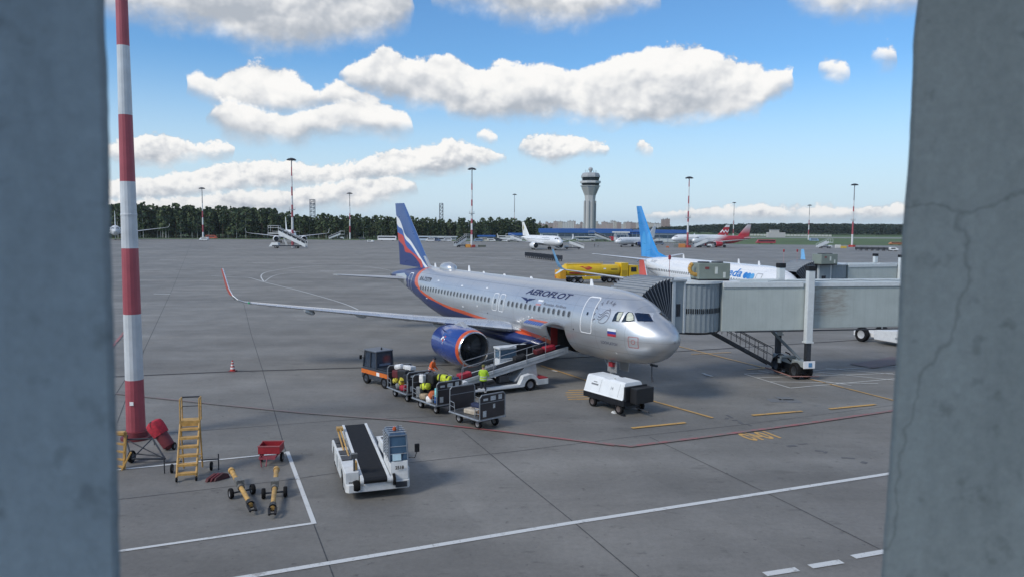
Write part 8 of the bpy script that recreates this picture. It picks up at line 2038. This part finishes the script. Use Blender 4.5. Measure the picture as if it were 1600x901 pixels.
def make_tree(label, r, kind, H, mats, bark):
    g = thing('pine_tree' if kind == 'pine' else ('spruce_tree' if kind == 'spruce' else 'birch_tree'), label, 'tree')
    b = MB(); b.tube((0, 0, -.3), (r.uniform(-.3, .3), r.uniform(-.3, .3), H * .93), H * .013, H * .003, 7)
    for k in range(5):
        z = H * r.uniform(.45, .85); a = r.uniform(0, 6.28); b.tube((0, 0, z), (H * .11 * math.cos(a), H * .11 * math.sin(a), z + H * .05), H * .004, H * .001, 5)
    b.build('trunk', bark, g)
    b = MB(); crown_faces(b, r, H, kind, 230, 0); b.build('crown', mats, g); return g
rt = random.Random(5); protos = []
for kind, H, bark in (('spruce', 20, BARKP), ('pine', 20, BARKP), ('birch', 18, BIRCH), ('spruce', 18, BARKP), ('pine', 21, BARKP), ('birch', 19, BIRCH), ('birch', 17, BIRCH)):
    ms = rt.sample(LEAF, 3); protos.append((kind, H, make_tree('tree', rt, kind, H, ms, bark)))
def front_y(px):   # forest edge row in the photo
    return np.interp(px, [100, 300, 440, 640, 740, 850], [371.6, 372.2, 373.0, 374.2, 374.4, 374.6])
def top_y(px): return np.interp(px, [100, 180, 215, 250, 330, 420, 470, 520, 620, 700, 760, 800, 830, 858, 880], [320, 317, 316, 319, 323, 326, 335, 336, 338, 343, 341, 342, 342, 352, 360])
tg_ = 'trees along the near edge of the forest'
used = set(); px = 150.0; count = 0
LAB = {'spruce': 'pointed spruce at the forest edge', 'pine': 'tufted pine at the forest edge', 'birch': 'leafy birch at the forest edge'}
def where(px):
    if px < 222: return 'at the far left, by the near mast'
    if px < 317: return 'between near mast and first thin mast'
    if px < 457: return 'between first thin mast and stairs'
    if px < 547: return 'just right of the wide passenger stairs'
    if px < 625: return 'left of the striped tail fin'
    if px < 737: return 'right of the striped tail fin'
    if px < 803: return 'right of the mast with red barriers'
    return 'left of the control tower, behind the white airliner'
while px < 862:
    p = at(px, front_y(px)); dz = rt.uniform(0, 14); Y = p.y + 3 + dz; X = atY(px, 360, Y).x
    zt = atY(px, top_y(px) + rt.uniform(-3.5, 5), Y).z
    i = rt.choice((0, 1, 2, 4, 5, 6, 2)) if px < 440 else rt.choice((1, 2, 3, 4, 5, 2, 6)); kind, H, pr_ = protos[i]; s = max(.35, zt / H)
    lb = '%s, %s' % (LAB[kind], where(px))
    rz = rt.uniform(0, 6.28); sc = (s * rt.uniform(.85, 1.2), s * rt.uniform(.85, 1.2), s)
    if i not in used:
        used.add(i); pr_.location = (X, Y, -.1); pr_.rotation_euler.z = rz; pr_.scale = sc; pr_['label'] = lb; pr_['group'] = tg_
    else: dup(pr_, (X, Y, -.1), rz, lb, tg_, sc)
    px += rt.uniform(3.2, 5.6); count += 1
for i, (k_, h_, o_) in enumerate(protos):
    if i not in used:
        for c in list(o_.children): bpy.data.objects.remove(c)
        bpy.data.objects.remove(o_)
# the wood behind them, one mass
def wood(name, spots, hsel, leaf=110, mats=None, size=1.0):
    r = random.Random(21); bank = []
    for kind in ('birch', 'pine', 'birch', 'spruce', 'birch'):
        b = MB(); crown_faces(b, r, 20, kind, leaf, 0); V = np.array(b.v); bank.append((V, b.m))
    vs, fs, ms, o = [], [], [], 0
    for (X, Y, zt) in spots:
        V, m = bank[r.randrange(len(bank))]; a = r.uniform(0, 6.28); s = zt / 20; sx = s * r.uniform(.95, 1.5) * size
        ca, sa = math.cos(a), math.sin(a); Q = np.empty_like(V); Q[:, 0] = X + sx * (V[:, 0] * ca - V[:, 1] * sa); Q[:, 1] = Y + sx * (V[:, 0] * sa + V[:, 1] * ca); Q[:, 2] = V[:, 2] * s - .1
        vs.append(Q); n = len(V); fs.append((np.arange(n) + o).reshape(-1, 5)); k = r.randrange(3); ms += [(q + k) % len(mats) for q in m]; o += n
    V = np.concatenate(vs); F = np.concatenate(fs); me = bpy.data.meshes.new(name)
    me.vertices.add(len(V)); me.vertices.foreach_set('co', V.astype(np.float32).ravel()); me.loops.add(F.size); me.loops.foreach_set('vertex_index', F.astype(np.int32).ravel())
    me.polygons.add(len(F)); me.polygons.foreach_set('loop_start', (np.arange(len(F)) * 5).astype(np.int32)); me.polygons.foreach_set('loop_total', np.full(len(F), 5, np.int32))
    for q in mats: me.materials.append(q)
    me.polygons.foreach_set('material_index', np.array(ms, np.int32)); me.update(calc_edges=True); me.validate()
    ob = bpy.data.objects.new(name, me); COL.objects.link(ob); return ob
sp_ = []
for _ in range(900):
    px = rt.uniform(90, 872); p = at(px, front_y(px)); Y = p.y + 16 + 75 * rt.random(); X = atY(px, 360, Y).x
    zt = atY(px, top_y(px) + rt.uniform(1, 9), p.y + 20).z; sp_.append((X, Y, max(5, zt * rt.uniform(.8, 1.02))))
tag(wood('forest', sp_, None, 100, LEAF), 'dark mixed forest filling the background behind the edge trees on the left', 'forest', None, 'stuff')
sp_ = []
for _ in range(500):      # undergrowth closing the gaps between the trunks
    px = rt.uniform(90, 866); p = at(px, front_y(px)); Y = p.y + 8 + 20 * rt.random(); X = atY(px, 360, Y).x; sp_.append((X, Y, rt.uniform(3, 7)))
tag(wood('undergrowth', sp_, None, 70, LEAF, 2.0), 'low bushes at the foot of the forest on the left', 'bushes', None, 'stuff')
sp_ = []
for _ in range(1500):
    px = rt.uniform(985, 1560); d = rt.random(); Y = 1250 + 500 * d; X = atY(px, 360, Y).x
    ty = np.interp(px, [985, 1020, 1060, 1100, 1150, 1220, 1300, 1420, 1560], [357, 354, 351, 348.8, 347.5, 346.3, 346.6, 348, 349]); zt = atY(px, ty + rt.uniform(-.6, 2.2), 1500).z; sp_.append((X, Y, max(6, zt * (.8 + .2 * d) * rt.uniform(.88, 1.0))))
FARL = [mat('far_foliage_%d' % i, c, .9, var=.2, sc=.1, spec=.1) for i, c in enumerate(((.032, .050, .036), (.040, .058, .038), (.028, .044, .034), (.044, .060, .038)))]
tag(wood('far_forest', sp_, None, 60, FARL, 2.2), 'long low dark forest beyond the grass field on the right', 'forest', None, 'stuff')
# ================================================================== the air
hz_m = bpy.data.materials.new('haze'); hz_m.use_nodes = True; _n = hz_m.node_tree; _n.nodes.clear()
_v = _n.nodes.new('ShaderNodeVolumePrincipled'); _v.inputs['Color'].default_value = (.80, .87, .95, 1); _v.inputs['Density'].default_value = .00006; _v.inputs['Anisotropy'].default_value = .2
_o = _n.nodes.new('ShaderNodeOutputMaterial'); _n.links.new(_v.outputs[0], _o.inputs['Volume'])
b = MB(); b.bb(-7600, 7600, -700, 7600, -1.2, 95); hz = b.build('haze', hz_m); hz['kind'] = 'stuff'
